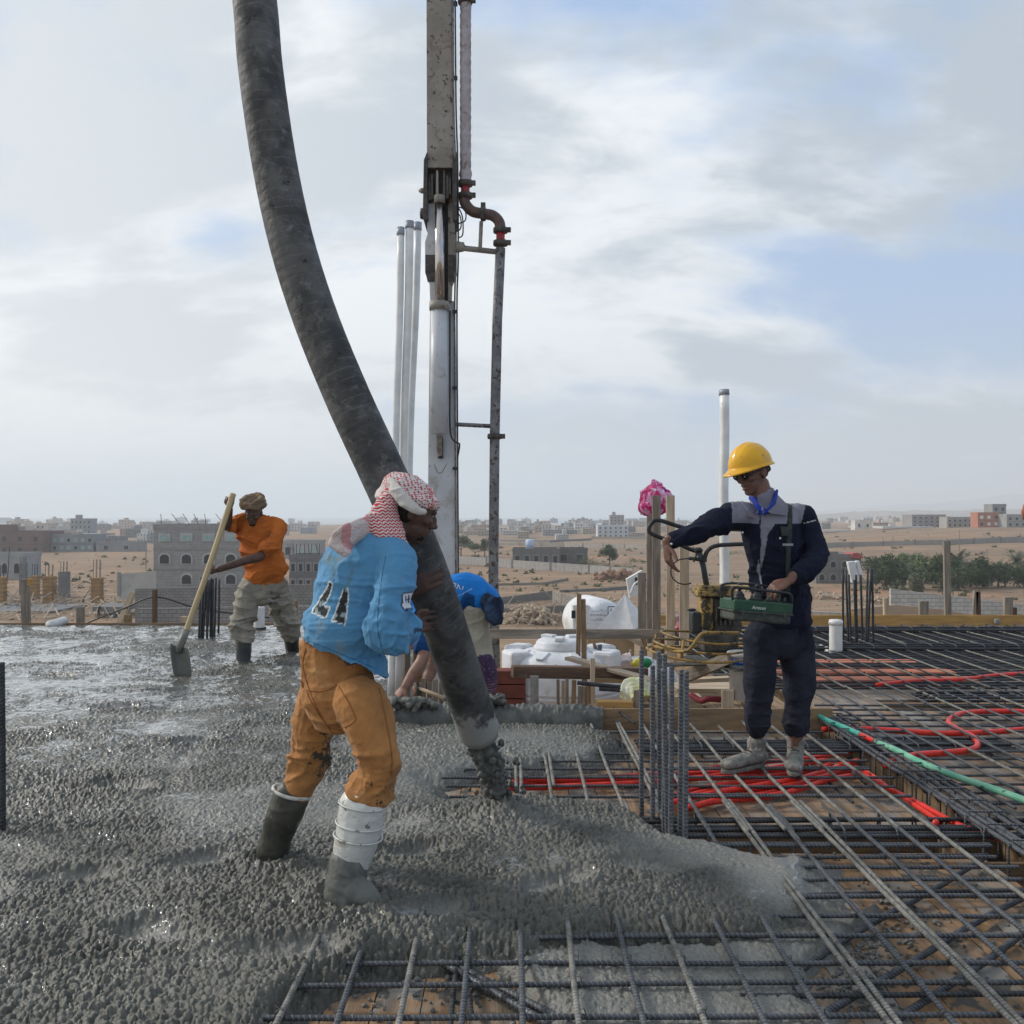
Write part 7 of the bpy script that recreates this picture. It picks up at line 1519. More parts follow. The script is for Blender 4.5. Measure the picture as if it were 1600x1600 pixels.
hm1 = mat('far mountain rock', (0.17, 0.16, 0.15), (0.12, 0.115, 0.11), .002, .95)
ridge('far_hills', 7500, [(1230, 808), (1290, 798), (1340, 796), (1400, 790), (1450, 786), (1500, 784), (1560, 778), (1610, 772), (1700, 765), (1900, 760), (2200, 770)], 2500, hm1)
ridge('town_hills', 2600, [(1180, 812), (1250, 806), (1330, 801), (1370, 799), (1430, 797), (1500, 797), (1560, 796), (1640, 795), (1800, 792), (2100, 800)], 900, mat('near ridge earth', (0.27, 0.24, 0.20), (0.20, 0.18, 0.15), .01, .95))
# ---- haze ----
hzm = bpy.data.materials.new('haze'); hzm.use_nodes = True; nt = hzm.node_tree; nt.nodes.clear()
ho = N('ShaderNodeOutputMaterial'); hv = N('ShaderNodeVolumePrincipled'); L(hv.outputs[0], ho.inputs['Volume'])
hv.inputs['Color'].default_value = (0.91, 0.96, 1.0, 1); hv.inputs['Density'].default_value = 0.00034; hv.inputs['Anisotropy'].default_value = 0.2
hb = MB(); hb.box((0, 4740, 140), (22000, 9500, 322)); ho_ = hb.build('haze', hzm, None, kind='stuff')
hzm.cycles.homogeneous_volume = True if hasattr(hzm.cycles, 'homogeneous_volume') else True
# ---- houses ----
WALLS = {}
def wm(c, key, course=None):
    if key not in WALLS:
        WALLS[key] = brick_mat('block '+key, c, tuple(.8*q for q in c), tuple(.5*q for q in c), .5, .25, ms=.025) if course else mat('render '+key, c, tuple(.82*q for q in c), .35, .95, stain=(tuple(.6*q for q in c), .25, .6, .15))
    return WALLS[key]
darkW = mat('unlit opening', (0.025, 0.027, 0.03), rough=.6); glassW = mat('pale shutter', (0.22, 0.34, 0.33), (.3, .4, .38), 2, .5)
def arch(mb, cx_, y, z0, w, h, d, arched, sx_=1):
    pts = [(cx_-w/2, y, z0), (cx_+w/2, y, z0), (cx_+w/2, y, z0+h*.6)]
    if arched: pts += [(cx_+w/2*math.cos(a), y, z0+h*.6+h*.4*math.sin(a)) for a in np.linspace(.3, math.pi-.3, 6)]+[(cx_-w/2, y, z0+h*.6)]
    else: pts = [(cx_-w/2, y, z0), (cx_+w/2, y, z0), (cx_+w/2, y, z0+h), (cx_-w/2, y, z0+h)]
    return mb.prism(pts, (0, d, 0))
def house(px0, px1, pytop, pybase, label, c=(.30, .29, .28), key='grey', D_=None, floors=2, cols=4, arched=False, depth=None, course=True, frame=None, cat='house', parts=True, roof=(), win=darkW, group='houses of the town', side=0, wins=None, top=None):
    if D_ is None: g_ = GT((px0+px1)/2, pybase); D_ = g_.y
    a, b = P(px0, pybase, D_), P(px1, pybase, D_); zt = P(0, pytop, D_).z; zb = min(a.z, T1(a.x, D_))-.6
    W = b.x-a.x; dp_ = depth or min(max(W*.7, 7), 16); H_ = zt-a.z; wmt = wm(c, key, course)
    name = 'house'
    if parts:
        t = thing(name, label, cat, (a.x+W/2, D_, zb), group)
        mb = MB(); mb.box((a.x+W/2, D_+dp_/2, (zt+zb)/2), (W, dp_, zt-zb)); mb.u[-1] = mb.v[-1].copy(); mb.build('wall', wmt, t)
        mb = MB(); q = .25
        for (x_, y_, w_, d_) in ((a.x+W/2, D_+q/2-.08, W+.2, q), (a.x+W/2, D_+dp_-q/2+.08, W+.2, q), (a.x+q/2-.08, D_+dp_/2, q, dp_-.5), (b.x-q/2+.08, D_+dp_/2, q, dp_-.5)): mb.box((x_, y_, zt+.35), (w_, d_, .75))
        mb.u = [v_.copy() for v_ in mb.v]; mb.build('parapet', wmt, t)
        for k in range(1, floors):
            mb = MB(); z_ = a.z+H_*k/floors; mb.box((a.x+W/2, D_-.03, z_), (W+.1, .12, .28)); mb.build('floor_band', wm(tuple(.75*q for q in c), key+'band'), t)
        fh = H_/floors
        for k in range(floors):
            for j in range(cols):
                if wins and (j, k) not in wins: continue
                cx_ = a.x+W*(j+.5)/cols; z0 = a.z+fh*k+fh*.28; ww = min(1.5, W/cols*.42); hh = fh*.45
                fr = MB(); tp_ = top and k == floors-1; hh = hh*(.62 if tp_ else 1); z0 = z0+(fh*.12 if tp_ else 0); arch(fr, cx_, D_-.14, z0-.12, ww+.5, hh+.4, .1, arched and not tp_); f_ = fr.build('window', wm(tuple(min(1, 1.2*q) for q in c), key+'frame'), t)
                pn = MB(); arch(pn, cx_, D_-.17, z0, ww, hh, .08, arched and not tp_); pn.build('pane', glassW if tp_ else win if (j+k) % 3 or win is darkW else darkW, f_)
        for kind in roof:
            if kind == 'tower': MB().box((a.x+W*.3, D_+dp_*.4, zt+1.6), (W*.22, 3.5, 2.6)).build('stair_tower', wmt, t, bevel=.0)
            if kind == 'tank': MB().lathe((a.x+W*.62, D_+2, zt+.7), [(.9, 0), (.95, 1.4), (.5, 1.7)], 14).build('roof_tank', pvc, t, smooth=True)
            if kind == 'bars':
                mb = MB()
                for k in range(8): mb.tube([(a.x+W*(k+.4)/8, D_+rb.uniform(.2, dp_*.6), zt+.3), (a.x+W*(k+.4)/8+.1, D_+1, zt+2.4)], .05, 5)
                mb.build('starter_bars', darkW, t, kind='stuff')
            if kind == 'red': mb = MB(); mb.prism([(b.x-W*.26, D_-.4, zt), (b.x+.3, D_-.4, zt), (b.x-.5, D_-.4, zt+.9), (b.x-W*.2, D_-.4, zt+.9)], (0, dp_*.35, 0)); mb.build('roof', mat('red roof', (.36, .07, .07), rough=.7), t)
        return t
    mb = MB(); mb.box((a.x+W/2, D_+dp_/2, (zt+zb)/2), (W, dp_, zt-zb))
    if rb.random() < .5: mb.box((a.x+W*rb.uniform(.2, .8), D_+dp_*.5, zt+1.2), (W*.25, dp_*.4, 2.4))
    if rb.random() < .4: mb.box((a.x+W*.5, D_+.15, zt+.3), (W*.9, .3, .6))
    mb.mi = 1; fh = H_/floors
    for k in range(floors):
        for j in range(cols):
            if rb.random() < .15: continue
            mb.box((a.x+W*(j+.5)/cols, D_-.04, a.z+fh*(k+.55)), (W/cols*.38, .16, fh*.42))
    if rb.random() < .25: mb.mi = 2; mb.box((a.x+W*.7, D_+2, zt+.9), (1.6, 1.6, 1.6))
    mb.u = [v_.copy() for v_ in mb.v]
    o = mb.build(name, [wmt, wm((.07, .07, .075), 'far opening'), pvc], None, loc=(a.x+W/2, D_, zb), label=label, category='house', group='far houses of the hazy town')
    return o
g1, g2, tanc, pinkc, whitec, bluec = (.35, .345, .34), (.22, .22, .225), (.42, .36, .28), (.42, .27, .22), (.62, .60, .56), (.34, .38, .40)
house(240, 378, 826, 921, 'large unfinished grey block house with arched windows behind the shovel man', g1, 'house grey', floors=3, cols=4, arched=True, roof=('bars',), win=darkW, depth=14, cat='unfinished house', top=True, wins=[(0, 2), (1, 2), (2, 2), (3, 2), (0, 1), (1, 1), (2, 1), (3, 1), (3, 0), (1, 0)])
house(-40, 36, 870, 906, 'low grey concrete house with arched windows at the left border', (.33, .34, .35), 'g3', floors=1, cols=4, arched=True, course=False)
house(-30, 68, 833, 868, 'dark red brick house with a grey stair head at the left border', (.17, .115, .105), 'redb', D_=330, floors=2, cols=4, arched=True, roof=('tower',), course=False)
house(80, 146, 838, 862, 'grey two-storey house with a balcony line, right of the red brick house', (.25, .27, .28), 'g4', floors=2, cols=6, roof=('tank', 'tank'), win=glassW, course=False)
house(110, 142, 812, 842, 'tallest grey apartment block against the sea on the left', (.26, .28, .30), 'g5', D_=560, floors=4, cols=5, course=False, roof=('tower',))
house(150, 213, 849, 862, 'long low windowless grey building in the left middle distance', (.28, .28, .29), 'g6', floors=1, cols=2, course=False, wins=[])
house(56, 84, 819, 846, 'pale pinkish block with small windows near the sea on the left', (.45, .41, .38), 'g7', D_=600, floors=3, cols=4, course=False)
house(440, 500, 848, 874, 'grey house with a white flat roof right of the orange t-shirt', (.33, .34, .34), 'g8', floors=1, cols=3, win=glassW, course=False)
house(452, 500, 874, 925, 'unfinished grey shell with open columns, low right of the shovel man', g2, 'g9', D_=150, floors=2, cols=4, roof=('bars',))
house(801, 875, 862, 886, 'low unfinished grey building with dark doorways inside the walled field', (.21, .20, .19), 'ruin', floors=1, cols=5, roof=(), course=True, depth=12)
house(868, 918, 861, 882, 'lower right wing of the unfinished field building', (.19, .18, .175), 'ruin2', floors=1, cols=2, depth=9)
house(1275, 1346, 872, 912, 'two-storey grey block house with arches and a red corner roof by the palm grove', (.22, .215, .215), 'g10', floors=2, cols=4, arched=True, roof=('red',), depth=12)
house(1528, 1562, 803, 824, 'orange brick and white house on the right hill', (.40, .18, .12), 'ob', floors=2, cols=3, course=False, win=pvc)
house(1551, 1572, 790, 823, 'tall grey stair block on the right hill', (.26, .26, .26), 'g11', D_=GT(1560, 823).y-3, floors=3, cols=2, course=False, depth=8)
house(1573, 1615, 806, 824, 'grey two-storey shell at the right border of the hill', (.30, .30, .29), 'g12', floors=2, cols=4, course=False)
house(1425, 1478, 806, 824, 'grey apartment block with balconies on the hazy right slope', (.27, .25, .25), 'g13', floors=3, cols=6, course=False)
house(1480, 1520, 810, 824, 'pale long block right of the balconied apartments', (.33, .32, .30), 'g14', floors=2, cols=5, course=False)
house(934, 982, 822, 840, 'white and pale blue block among grey town houses right of centre', (.52, .55, .60), 'wb', floors=3, cols=6, course=False)
house(953, 975, 806, 826, 'tall block with a red centre and antenna breaking the horizon', (.36, .33, .34), 'tallr', D_=700, floors=4, cols=4, course=False, roof=('tower',))
house(804, 832, 829, 834, 'long low salmon coloured building in the far field', pinkc, 'salmon', floors=1, cols=6, course=False)
house(1336, 1362, 815, 827, 'small white building among the far right groves', whitec, 'ws', floors=1, cols=2, course=False)
# blue tank on the ruin roof
o = solo(MB().lathe(P(828, 858, GT(838, 886).y+2), [(1.0, 0), (1.05, 2.1), (.6, 2.4)], 16), 'roof_water_tank', mat('pale blue tank', (.42, .52, .68), rough=.5), 'pale blue water tank standing on the field building', 'water tank', smooth=True, bevel=0)
# far town: many houses, nearest first
far = []
def town(n, x0, x1, pb0, pb1, seedv, tall=(5, 14)):
    for k in range(n):
        px = rb.uniform(x0, x1); pb = rb.triangular(pb0, pb1, pb0+1); far.append((px, pb, rb.uniform(9, 26)*(pb-796)/30, rb.uniform(*tall)*(pb-790)/40))
town(70, -10, 520, 817, 842, 1); town(16, 60, 300, 838, 856, 1, (8, 12)); town(88, 700, 1010, 817, 846, 2); town(34, 1015, 1300, 816, 836, 3); town(46, 1290, 1610, 812, 826, 4, (5, 11))
pal = [('grey', (.30, .305, .31)), ('dark grey', (.21, .215, .225)), ('pale', (.46, .45, .43)), ('white', (.60, .59, .57)), ('tan', (.38, .33, .27)), ('bluish', (.31, .36, .40)), ('pinkish', (.42, .33, .29))]
def zone(px):
    for lim, z in ((70, 'by the left border'), (110, 'left of the tall sea-front block'), (150, 'around the tall sea-front block'), (215, 'between the tall block and the shovel'), (300, 'above the unfinished block house'), (375, 'behind the shovel handle'), (450, 'behind the orange t-shirt'), (530, 'between orange and blue shirts'), (720, 'beside the boom foot'), (765, 'between boom and its delivery pipe'), (810, 'just right of the delivery pipe'), (850, 'above the field building'), (900, 'above the right wing of the field building'), (940, 'left of the white and blue block'), (985, 'around the antenna block'), (1030, 'left of the tall boards'), (1110, 'behind the pointing arm'), (1150, 'around the tall single pipe'), (1300, 'beside the navy jacket'), (1350, 'above the red corner roof'), (1400, 'left of the balconied apartments'), (1440, 'above the left half of the grove'), (1490, 'around the balconied apartments'), (1530, 'left of the orange brick house'), (9999, 'by the hill houses at the right border')):
        if px < lim: return z
used = {}
for px, pb, w_, h_ in sorted(far, key=lambda q: -q[1]):
    cn, cc_ = rb.choice(pal); fl = 1 if h_ < 5 else 2 if h_ < 9 else 3; sz = 'narrow' if w_ < 9 else 'wide' if w_ > 17 else 'middling'
    row = 'seafront' if pb < 822 else 'rear row' if pb < 828 else 'front row'
    lab0 = '%s %s %s house %s, %s' % (sz, cn, ('single-storey', 'low', 'tall')[fl-1], zone(px), row)
    used.setdefault(lab0, []).append((px, w_, pb, h_, cc_, cn, fl))
for lab0, l_ in used.items():
  l_.sort()
  for i_, (px, w_, pb, h_, cc_, cn, fl) in enumerate(l_):
    lab = lab0 if len(l_) == 1 else lab0+[[', left one', ', right one'], [', left one', ', middle one', ', right one']][len(l_) == 3][min(i_, len(l_)-1)] if len(l_) < 4 else lab0+', '+'number '*0+['first', 'second', 'third', 'fourth', 'fifth', 'sixth'][min(i_, 5)]+' from left'
    house(px-w_/2, px+w_/2, pb-h_, pb, lab, cc_, 'far '+cn, floors=fl, cols=max(2, int(w_/4)), course=False, parts=False, depth=12)
# ---- boundary walls ----
def fence(pts, hpx, label, c=(.36, .35, .33), key='w', pillar=None, course=True, th=.25, base=None, pc=None, name='boundary_wall', D_=None, bars=True):
    """pts picture points of the wall top line and its base: (px, pytop, pybase) -> a free-standing wall"""
    W3 = []
    for px, pt, pb in pts:
        d_ = D_ if D_ else GT(px, pb).y
        W3.append((P(px, pt, d_), P(px, pb, d_)))
    t = thing(name, label, 'wall', tuple(W3[0][1]), 'walls of the plots below')
    mb = MB()
    for (a, a0), (b, b0) in zip(W3[:-1], W3[1:]):
        n_ = Vector((-(b-a).y, (b-a).x, 0)).normalized()*th
        v = [a, b, b0+Vector((0, 0, -.5)), a0+Vector((0, 0, -.5))]; mb.prism(v, n_)
    vv = np.concatenate(mb.v); mb.u = [vv.copy()]; mb.v = [vv]
    mb.build('wall', wm(c, key, course), t)
    if pillar:
        s_ = 0
        for (a, a0), (b, b0) in zip(W3[:-1], W3[1:]):
            L_ = (b-a).length; k = max(1, int(L_/pillar))
            for j in range(k):
                p_ = a.lerp(b, j/k); q_ = a0.lerp(b0, j/k); MB().box((p_.x, p_.y, (p_.z+q_.z)/2+.1), (.35, .35, p_.z-q_.z+.3)).build('pillar', wm(pc or tuple(.7*q for q in c), key+'p'), t)
    return t
fence([(712, 869, 881), (760, 871, 884), (800, 875, 888), (860, 879, 892), (920, 883, 896), (988, 888, 902)], 0, 'long pale pillared wall slanting across behind the low field building foreground', (.42, .40, .38), 'wa', 7.0)
fence([(778, 848, 852), (880, 848, 855), (1010, 851, 858), (1075, 850, 857)], 0, 'thin pale far wall above the field building', (.44, .40, .35), 'wb2', 9)
fence([(780, 843, 846), (860, 844, 848), (925, 841, 844)], 0, 'dark grey far wall bending before the town', (.22, .22, .23), 'wc', None)
fence([(925, 838, 842), (1010, 839, 843), (1080, 838, 842)], 0, 'thin far tan wall right of the white and blue block', (.40, .36, .30), 'wd', 14)
fence([(1285, 848, 857), (1380, 846, 853), (1480, 843, 852), (1605, 838, 848)], 0, 'long far grey wall with posts across the right fields', (.27, .26, .25), 'we', 8, course=False)
fence([(712, 908, 912), (745, 906, 910)], 0, 'low foundation wall just right of the boom foot', (.28, .26, .24), 'f1')
fence([(780, 934, 944), (863, 923, 936)], 0, 'grey foundation wall ending at the stone corner', (.25, .23, .21), 'f2')
fence([(863, 925, 944), (930, 936, 958), (975, 944, 970)], 0, 'stone footing topped by pale concrete, left of the lying tank', (.34, .31, .27), 'f3')
fence([(875, 922, 926), (940, 919, 924), (1000, 914, 920)], 0, 'dark grey beam line behind the stone footing', (.20, .195, .19), 'f4', course=False)
fence([(782, 951, 960), (905, 945, 957)], 0, 'lowest grey block wall before the rubble heap', (.25, .22, .19), 'f5')
fence([(760, 912, 916), (850, 910, 914), (888, 903, 907)], 0, 'low bent foundation line in the brown plot', (.26, .23, .20), 'f6', course=False)
fence([(770, 962, 970), (830, 957, 965), (880, 963, 970)], 0, 'low reddish footing around the rubble heap', (.30, .20, .14), 'f7', course=False)
# near block walls
fence([(215, 951, 1015), (300, 950, 1015), (400, 947, 1015), (500, 947, 1015)], 0, 'nearest grey block wall behind the shovel man, running to the blue shirt', (.26, .255, .25), 'n1', None, D_=58)
fence([(211, 920, 990), (330, 917, 990), (470, 913, 990), (560, 912, 990)], 0, 'second grey block wall under the unfinished house', (.25, .245, .24), 'n2', None, D_=84)
fence([(186, 897, 930), (243, 892, 930)], 0, 'pale pierced screen wall left of the unfinished house', (.42, .41, .38), 'n3', 3.0, D_=120, course=False)
fence([(1392, 920, 944), (1440, 926, 952), (1497, 932, 962), (1560, 940, 975), (1640, 948, 985)], 0, 'pale block wall stepping down behind the yellow board posts', (.50, .49, .46), 'n4', None, D_=60)
fence([(1260, 955, 990), (1330, 958, 990)], 0, 'low pale block wall right of the navy trousers', (.44, .42, .38), 'n5', None, D_=52)
fence([(1330, 952, 985), (1400, 945, 985), (1470, 952, 990), (1530, 962, 990)], 0, 'rough stone retaining wall below the pale block wall', (.34, .26, .19), 'n6', None, D_=50, course=False)
fence([(712, 893, 900), (735, 894, 901)], 0, 'short concrete kerb beside the boom foot', (.33, .31, .29), 'n7', course=False)
# ---- unfinished column yard on the left ----
cg = 'unfinished columns in the yard'
def col(px0, px1, pt, pb, m_, label, bars=18, D_=None, frames=True):
    d_ = D_ or GT((px0+px1)/2, pb).y; a, b = P(px0, pt, d_), P(px1, pb, d_); w_ = b.x-a.x; t = thing('column', label, 'column', ((a.x+b.x)/2, d_, b.z), cg)
    MB().box(((a.x+b.x)/2, d_, (a.z+b.z)/2-.2), (w_, w_, a.z-b.z+.4)).build('shaft', m_, t)
    if frames:
        k = 0
        for k in range(7): MB().box(((a.x+b.x)/2, d_, b.z+(a.z-b.z)*(k+.5)/7), (w_*1.35, w_*1.2, .10)).build('clamp', Wmid, t)
    for k in range(5): x_ = a.x+w_*(k+.5)/5; MB().tube([(x_, d_+(k % 2)*.3-.15, a.z-.1), (x_+.05, d_+(k % 2)*.3-.15, a.z+bars/F*d_)], .035, 5).build('starter_bar', darkW, t)
    return t
fy = mat('far yellow shuttering', (.42, .25, .09), (.30, .18, .08), 1, .9); fgc = mat('far grey column', (.15, .155, .16), (.19, .19, .19), 1, .9)
col(70, 85, 900, 943, fy, 'yellow shuttered column with ladder-like clamps, third from the left border'); col(145, 159, 902, 943, fy, 'yellow shuttered column topped by long grey bars, nearest the workers', 28); col(94, 107, 893, 934, fgc, 'bare dark grey column between two yellow ones', 16, frames=False)
col(50, 60, 899, 938, fy, 'narrow shuttered column right behind the battered post'); col(-4, 8, 901, 948, fy, 'yellow shuttered column cut by the left border', 18); col(32, 41, 880, 930, fgc, 'slim grey column behind the battered post', 10, frames=False)
for k, (a_, b_, l) in enumerate((((84, 905), (104, 944), 'thin prop leaning on the third yellow column'), ((146, 913), (130, 936), 'thin prop leaning on the yellow column nearest the workers'), ((8, 925), (30, 948), 'thin prop right of the column at the left border'), ((15, 855), (11, 912), 'tall dark pole on the left in front of the sand slope'), ((85, 908), (98, 944), 'second prop beside the third yellow column'))):
    d_ = GT(b_[0], b_[1]).y; solo(MB().tube([P(*a_, d_), P(*b_, d_)], .07, 6), 'timber_prop', Wgrey if k != 3 else darkW, l, 'prop', 'props of the yard', bevel=0)
mb = MB(); d_ = 125
mb.box(P(40, 953, d_), (12, 10, .7)); solo(mb, 'foundation_block', fgc, 'dark foundation block with openings under the yard columns', 'foundation')
mb = MB(); mb.box(P(180, 949, 118), (3.5, 5, .6)); solo(mb, 'foundation_block', fgc, 'small dark foundation right of the far worker', 'foundation')
# far workers
def mini(px, pb, hpx, label, crouch=False):
    g_ = GT(px, pb); d_ = g_.y; s_ = hpx/F*d_/1.75; t = thing('person', label, 'person', tuple(g_)); o_ = Vector(g_); mb = MB()
    def q(x, y, z): return o_+Vector((x, y, z))*s_
    if not crouch:
        chain(mb, [(q(0, 0, .9), .16*s_, .12*s_), (q(.05, 0, 1.2), .17*s_, .12*s_), (q(.12, 0, 1.42), .18*s_, .11*s_)], 10, 3)
        for sx_ in (-.1, .12): chain(mb, [(q(sx_*.6, 0, .9), .09*s_, .09*s_), (q(sx_, 0, .45), .07*s_, .07*s_), (q(sx_*1.3, 0, .03), .05*s_, .06*s_)], 8, 3)
        chain(mb, [(q(.2, -.1, 1.38), .05*s_, .05*s_), (q(.42, -.1, 1.15), .045*s_, .045*s_), (q(.6, -.1, 1.2), .04*s_, .04*s_)], 8, 3); mb.ball(q(.2, -.02, 1.62), .12*s_, 10)
    else:
        chain(mb, [(q(0, 0, .3), .22*s_, .2*s_), (q(0, 0, .6), .24*s_, .2*s_), (q(.03, 0, .85), .15*s_, .14*s_)], 10, 3); mb.ball(q(.05, -.02, 1.05), .13*s_, 10)
        for sx_ in (-.12, .12): chain(mb, [(q(sx_, 0, .3), .1*s_, .1*s_), (q(sx_*1.5, -.2, .4), .08*s_, .08*s_), (q(sx_*1.4, -.15, .03), .06*s_, .06*s_)], 8, 3)
    v, n_, f = remesh(mb, .05*s_, 1); link('body', v, f, mat('dark work clothes', (.02, .02, .025), (.05, .04, .04), 2, .9), t, smooth=True)
    MB().ball(q(.2 if not crouch else .05, -.02, 1.70 if not crouch else 1.12), (.13*s_, .13*s_, .06*s_), 10).build('cap', pvc if not crouch else darkW, t, smooth=True)
mini(154, 966, 21, 'tiny dark clothed worker with a pale cap bending over in the far yard'); mini(131, 943, 15, 'tiny person crouching in dark clothes beside the yellow column', True)
# rubble heaps
stoneM = mat('tan rubble stone', (.46, .36, .26), (.32, .25, .18), 1, .95)
def heap(px0, px1, py, n_, label, h=1.2, m_=None, name='rubble', s=(.3, .9)):
    a = GT(px0, py); b = GT(px1, py); mb = MB()
    for k in range(n_):
        u = rb.random(); w_ = math.sin(u*math.pi)**.6; p_ = a.lerp(b, u)+Vector((rb.gauss(0, .6), rb.gauss(0, 2.0), 0)); p_.z = T1(p_.x, p_.y)+rb.random()*h*w_; q = rb.uniform(*s)*.5
        mb.ball(p_, (q, q*rb.uniform(.6, 1), q*rb.uniform(.5, .9)), 6, Matrix.Rotation(rb.uniform(0, 3), 3, (1, rb.random(), rb.random())))
    o = mb.build(name, m_ or stoneM, None, loc=tuple(a), kind='stuff'); return o
heap(790, 862, 972, 420, '', 1.6); heap(890, 915, 976, 90, ''); heap(1340, 1520, 985, 10, ''); heap(1265, 1310, 935, 60, '', .8); heap(925, 985, 948, 90, '', 1.0); heap(150, 205, 958, 60, '', .7, pvc, 'debris', (.2, .6)); heap(1325, 1380, 942, 60, '', .8)
heap(935, 1000, 906, 120, '', 2.0, mat('reddish spoil', (.32, .19, .12), (.25, .15, .1), .3, .95), 'spoil_heap', (.6, 1.6))
def timber_litter(px0, px1, py0, py1, n_, m_, nm, lmax=3.0):
    mb = MB()
    for k in range(n_):
        g_ = GT(rb.uniform(px0, px1), rb.uniform(py0, py1)); a = rb.uniform(0, 3.1); l_ = rb.uniform(.8, lmax); up_ = rb.choice((0, 0, .1, .6, 1.6)); z_ = Vector((0, 0, .15))
        mb.bar(g_+z_, g_+z_+Vector((math.cos(a)*l_, math.sin(a)*l_, up_)), .14, .08)
    mb.build(nm, m_, None, kind='stuff')
timber_litter(-10, 215, 940, 972, 150, Wpale, 'timber_debris'); timber_litter(-10, 110, 925, 960, 70, Wgrey, 'formwork_debris', 4.5)
timber_litter(760, 1010, 940, 985, 60, Wgrey, 'timber_debris', 2.0)
scr = mat('dry scrub', (.10, .11, .055), (.16, .15, .085), .8, .95)
def scrub(px0, px1, py0, py1, n_):
    v = []; f = []
    for k in range(n_):
        g_ = GT(rb.uniform(px0, px1), rb.uniform(py0, py1)); s0 = rb.uniform(.25, .8)*(g_.y/200)**.5
        for j in range(14):
            d_ = np.array([rb.gauss(0, 1), rb.gauss(0, 1), abs(rb.gauss(0, .6))]); d_ /= np.linalg.norm(d_); p_ = np.array(tuple(g_))+d_*s0*rb.uniform(.3, 1); a = np.array([rb.gauss(0, 1) for _ in range(3)])*s0*.28; b = np.array([rb.gauss(0, 1) for _ in range(3)])*s0*.28; i = len(v); v += [p_-a, p_+b, p_+a, p_-b]; f.append((i, i+1, i+2, i+3))
    MB().add(v, f).build('dry_scrub', scr, None, kind='stuff')
scrub(700, 1020, 856, 930, 150); scrub(0, 240, 866, 920, 50); scrub(1020, 1620, 830, 940, 190)
stn = mat('field stones', (.33, .26, .19), (.22, .17, .12), .5, .95)
mb = MB()
for k in range(1500):
    g_ = GT(rb.choice((rb.uniform(-10, 230), rb.uniform(700, 1120), rb.uniform(1255, 1620))), rb.triangular(850, 985, 940)); q = rb.uniform(.08, .32)
    mb.ball((g_.x, g_.y, g_.z+q*.2), (q, q*rb.uniform(.6, 1), q*.5), 5, Matrix.Rotation(rb.uniform(0, 3), 3, 'Z'))
mb.build('field_stones', stn, None, kind='stuff')
# power poles
for px, pt, pb, l in ((1499, 790, 862, ''), (1395, 838, 862, ''), (1542, 858, 893, ''), (300, 812, 830, ''), (228, 862, 892, ''), (72, 848, 866, '')):
    g_ = GT(px, pb); g_.x = P(px, pb, g_.y).x
    if l or px in (1499, 1395, 1542, 228): solo(MB().tube([P(px, pt if px != 1499 else 828, g_.y), P(px, pb, g_.y)], .12, 6), 'utility_pole', Wgrey, {1499: 'thin pole standing on the right slope above the tallest post', 1395: 'thin pole on the pale field left of the grove', 1542: 'thin pole rising out of the right part of the grove', 228: 'thin pole on the sand left of the unfinished house'}[px], 'pole', 'utility poles', bevel=0)
# ---- trees ----
leafD = mat('dark foliage', (.030, .055, .024), (.055, .085, .034), .7, .9); leafL = mat('light foliage', (.09, .14, .055), (.13, .17, .07), .7, .9); palmM = mat('palm foliage', (.045, .07, .04), (.08, .105, .06), .6, .9); barkM = mat('bark', (.12, .09, .065), (.18, .14, .1), 2, .95)
def crown(c, rx, ry, rz, n_, size, r_, lobes=7):
    """leaf-sized faces spread through several overlapping lobes"""
    C_ = [(c[0]+r_.gauss(0, rx*.42), c[1]+r_.gauss(0, ry*.42), c[2]+r_.uniform(-.45, .5)*rz, r_.uniform(.35, .62)) for _ in range(lobes)]
    v = []; f = []
    for k in range(n_):
        l_ = r_.choice(C_); d_ = np.array([r_.gauss(0, 1) for _ in range(3)]); d_ /= np.linalg.norm(d_); q = l_[3]*(r_.random()**.35)
        p_ = np.array(l_[:3])+d_*np.array([rx, ry, rz])*q; a = np.array([r_.gauss(0, 1) for _ in range(3)]); a /= np.linalg.norm(a); b = np.cross(a, d_); b /= np.linalg.norm(b)+1e-6; s_ = size*r_.uniform(.6, 1.3)
        i = len(v); v += [p_-a*s_, p_+b*s_*.6, p_+a*s_, p_-b*s_*.6]; f.append((i, i+1, i+2, i+3))
    return MB().add(v, f)
def tree(px, pt, pb, wpx, label, m_=None, group='trees below', n_=900, cat='tree', trunk=True, lobes=7, name='tree', low=.35):
    g_ = GT(px, pb); d_ = g_.y; h_ = (pb-pt)/F*d_; w_ = wpx/F*d_; t = thing(name, label, cat, tuple(g_), group)
    r_ = random.Random(px*7+int(pb)); z0 = low if trunk else .1
    crown((g_.x, d_, g_.z+h_*(z0+(1-z0)*.5)), w_*.62, w_*.55, h_*(1-z0)*.66, n_, h_*.045, r_, lobes).build('crown', m_ or leafD, t)
    if trunk:
        MB().tube([g_-Vector((0, 0, .3)), g_+Vector((.1, 0, h_*.25)), g_+Vector((0, 0, h_*.6))], [h_*.04, h_*.03, h_*.012], 8).build('trunk', barkM, t, smooth=True)
        for k in range(4): a = k*1.6; MB().tube([g_+Vector((0, 0, h_*.3)), g_+Vector((math.cos(a)*w_*.3, math.sin(a)*w_*.3, h_*.62))], [h_*.018, h_*.006], 6).build('limb', barkM, t, smooth=True)
tree(720, 838, 869, 34, 'round dark green tree right against the boom', n_=1600); tree(742, 848, 871, 36, 'wider grey green tree between boom and delivery pipe', mat('grey green leaves', (.07, .10, .055), (.10, .13, .07), .7, .9), n_=1500); tree(757, 842, 871, 16, 'small spiky tree left of the delivery pipe', n_=700); tree(952, 853, 885, 24, 'single round tree right of the field building', n_=1500)
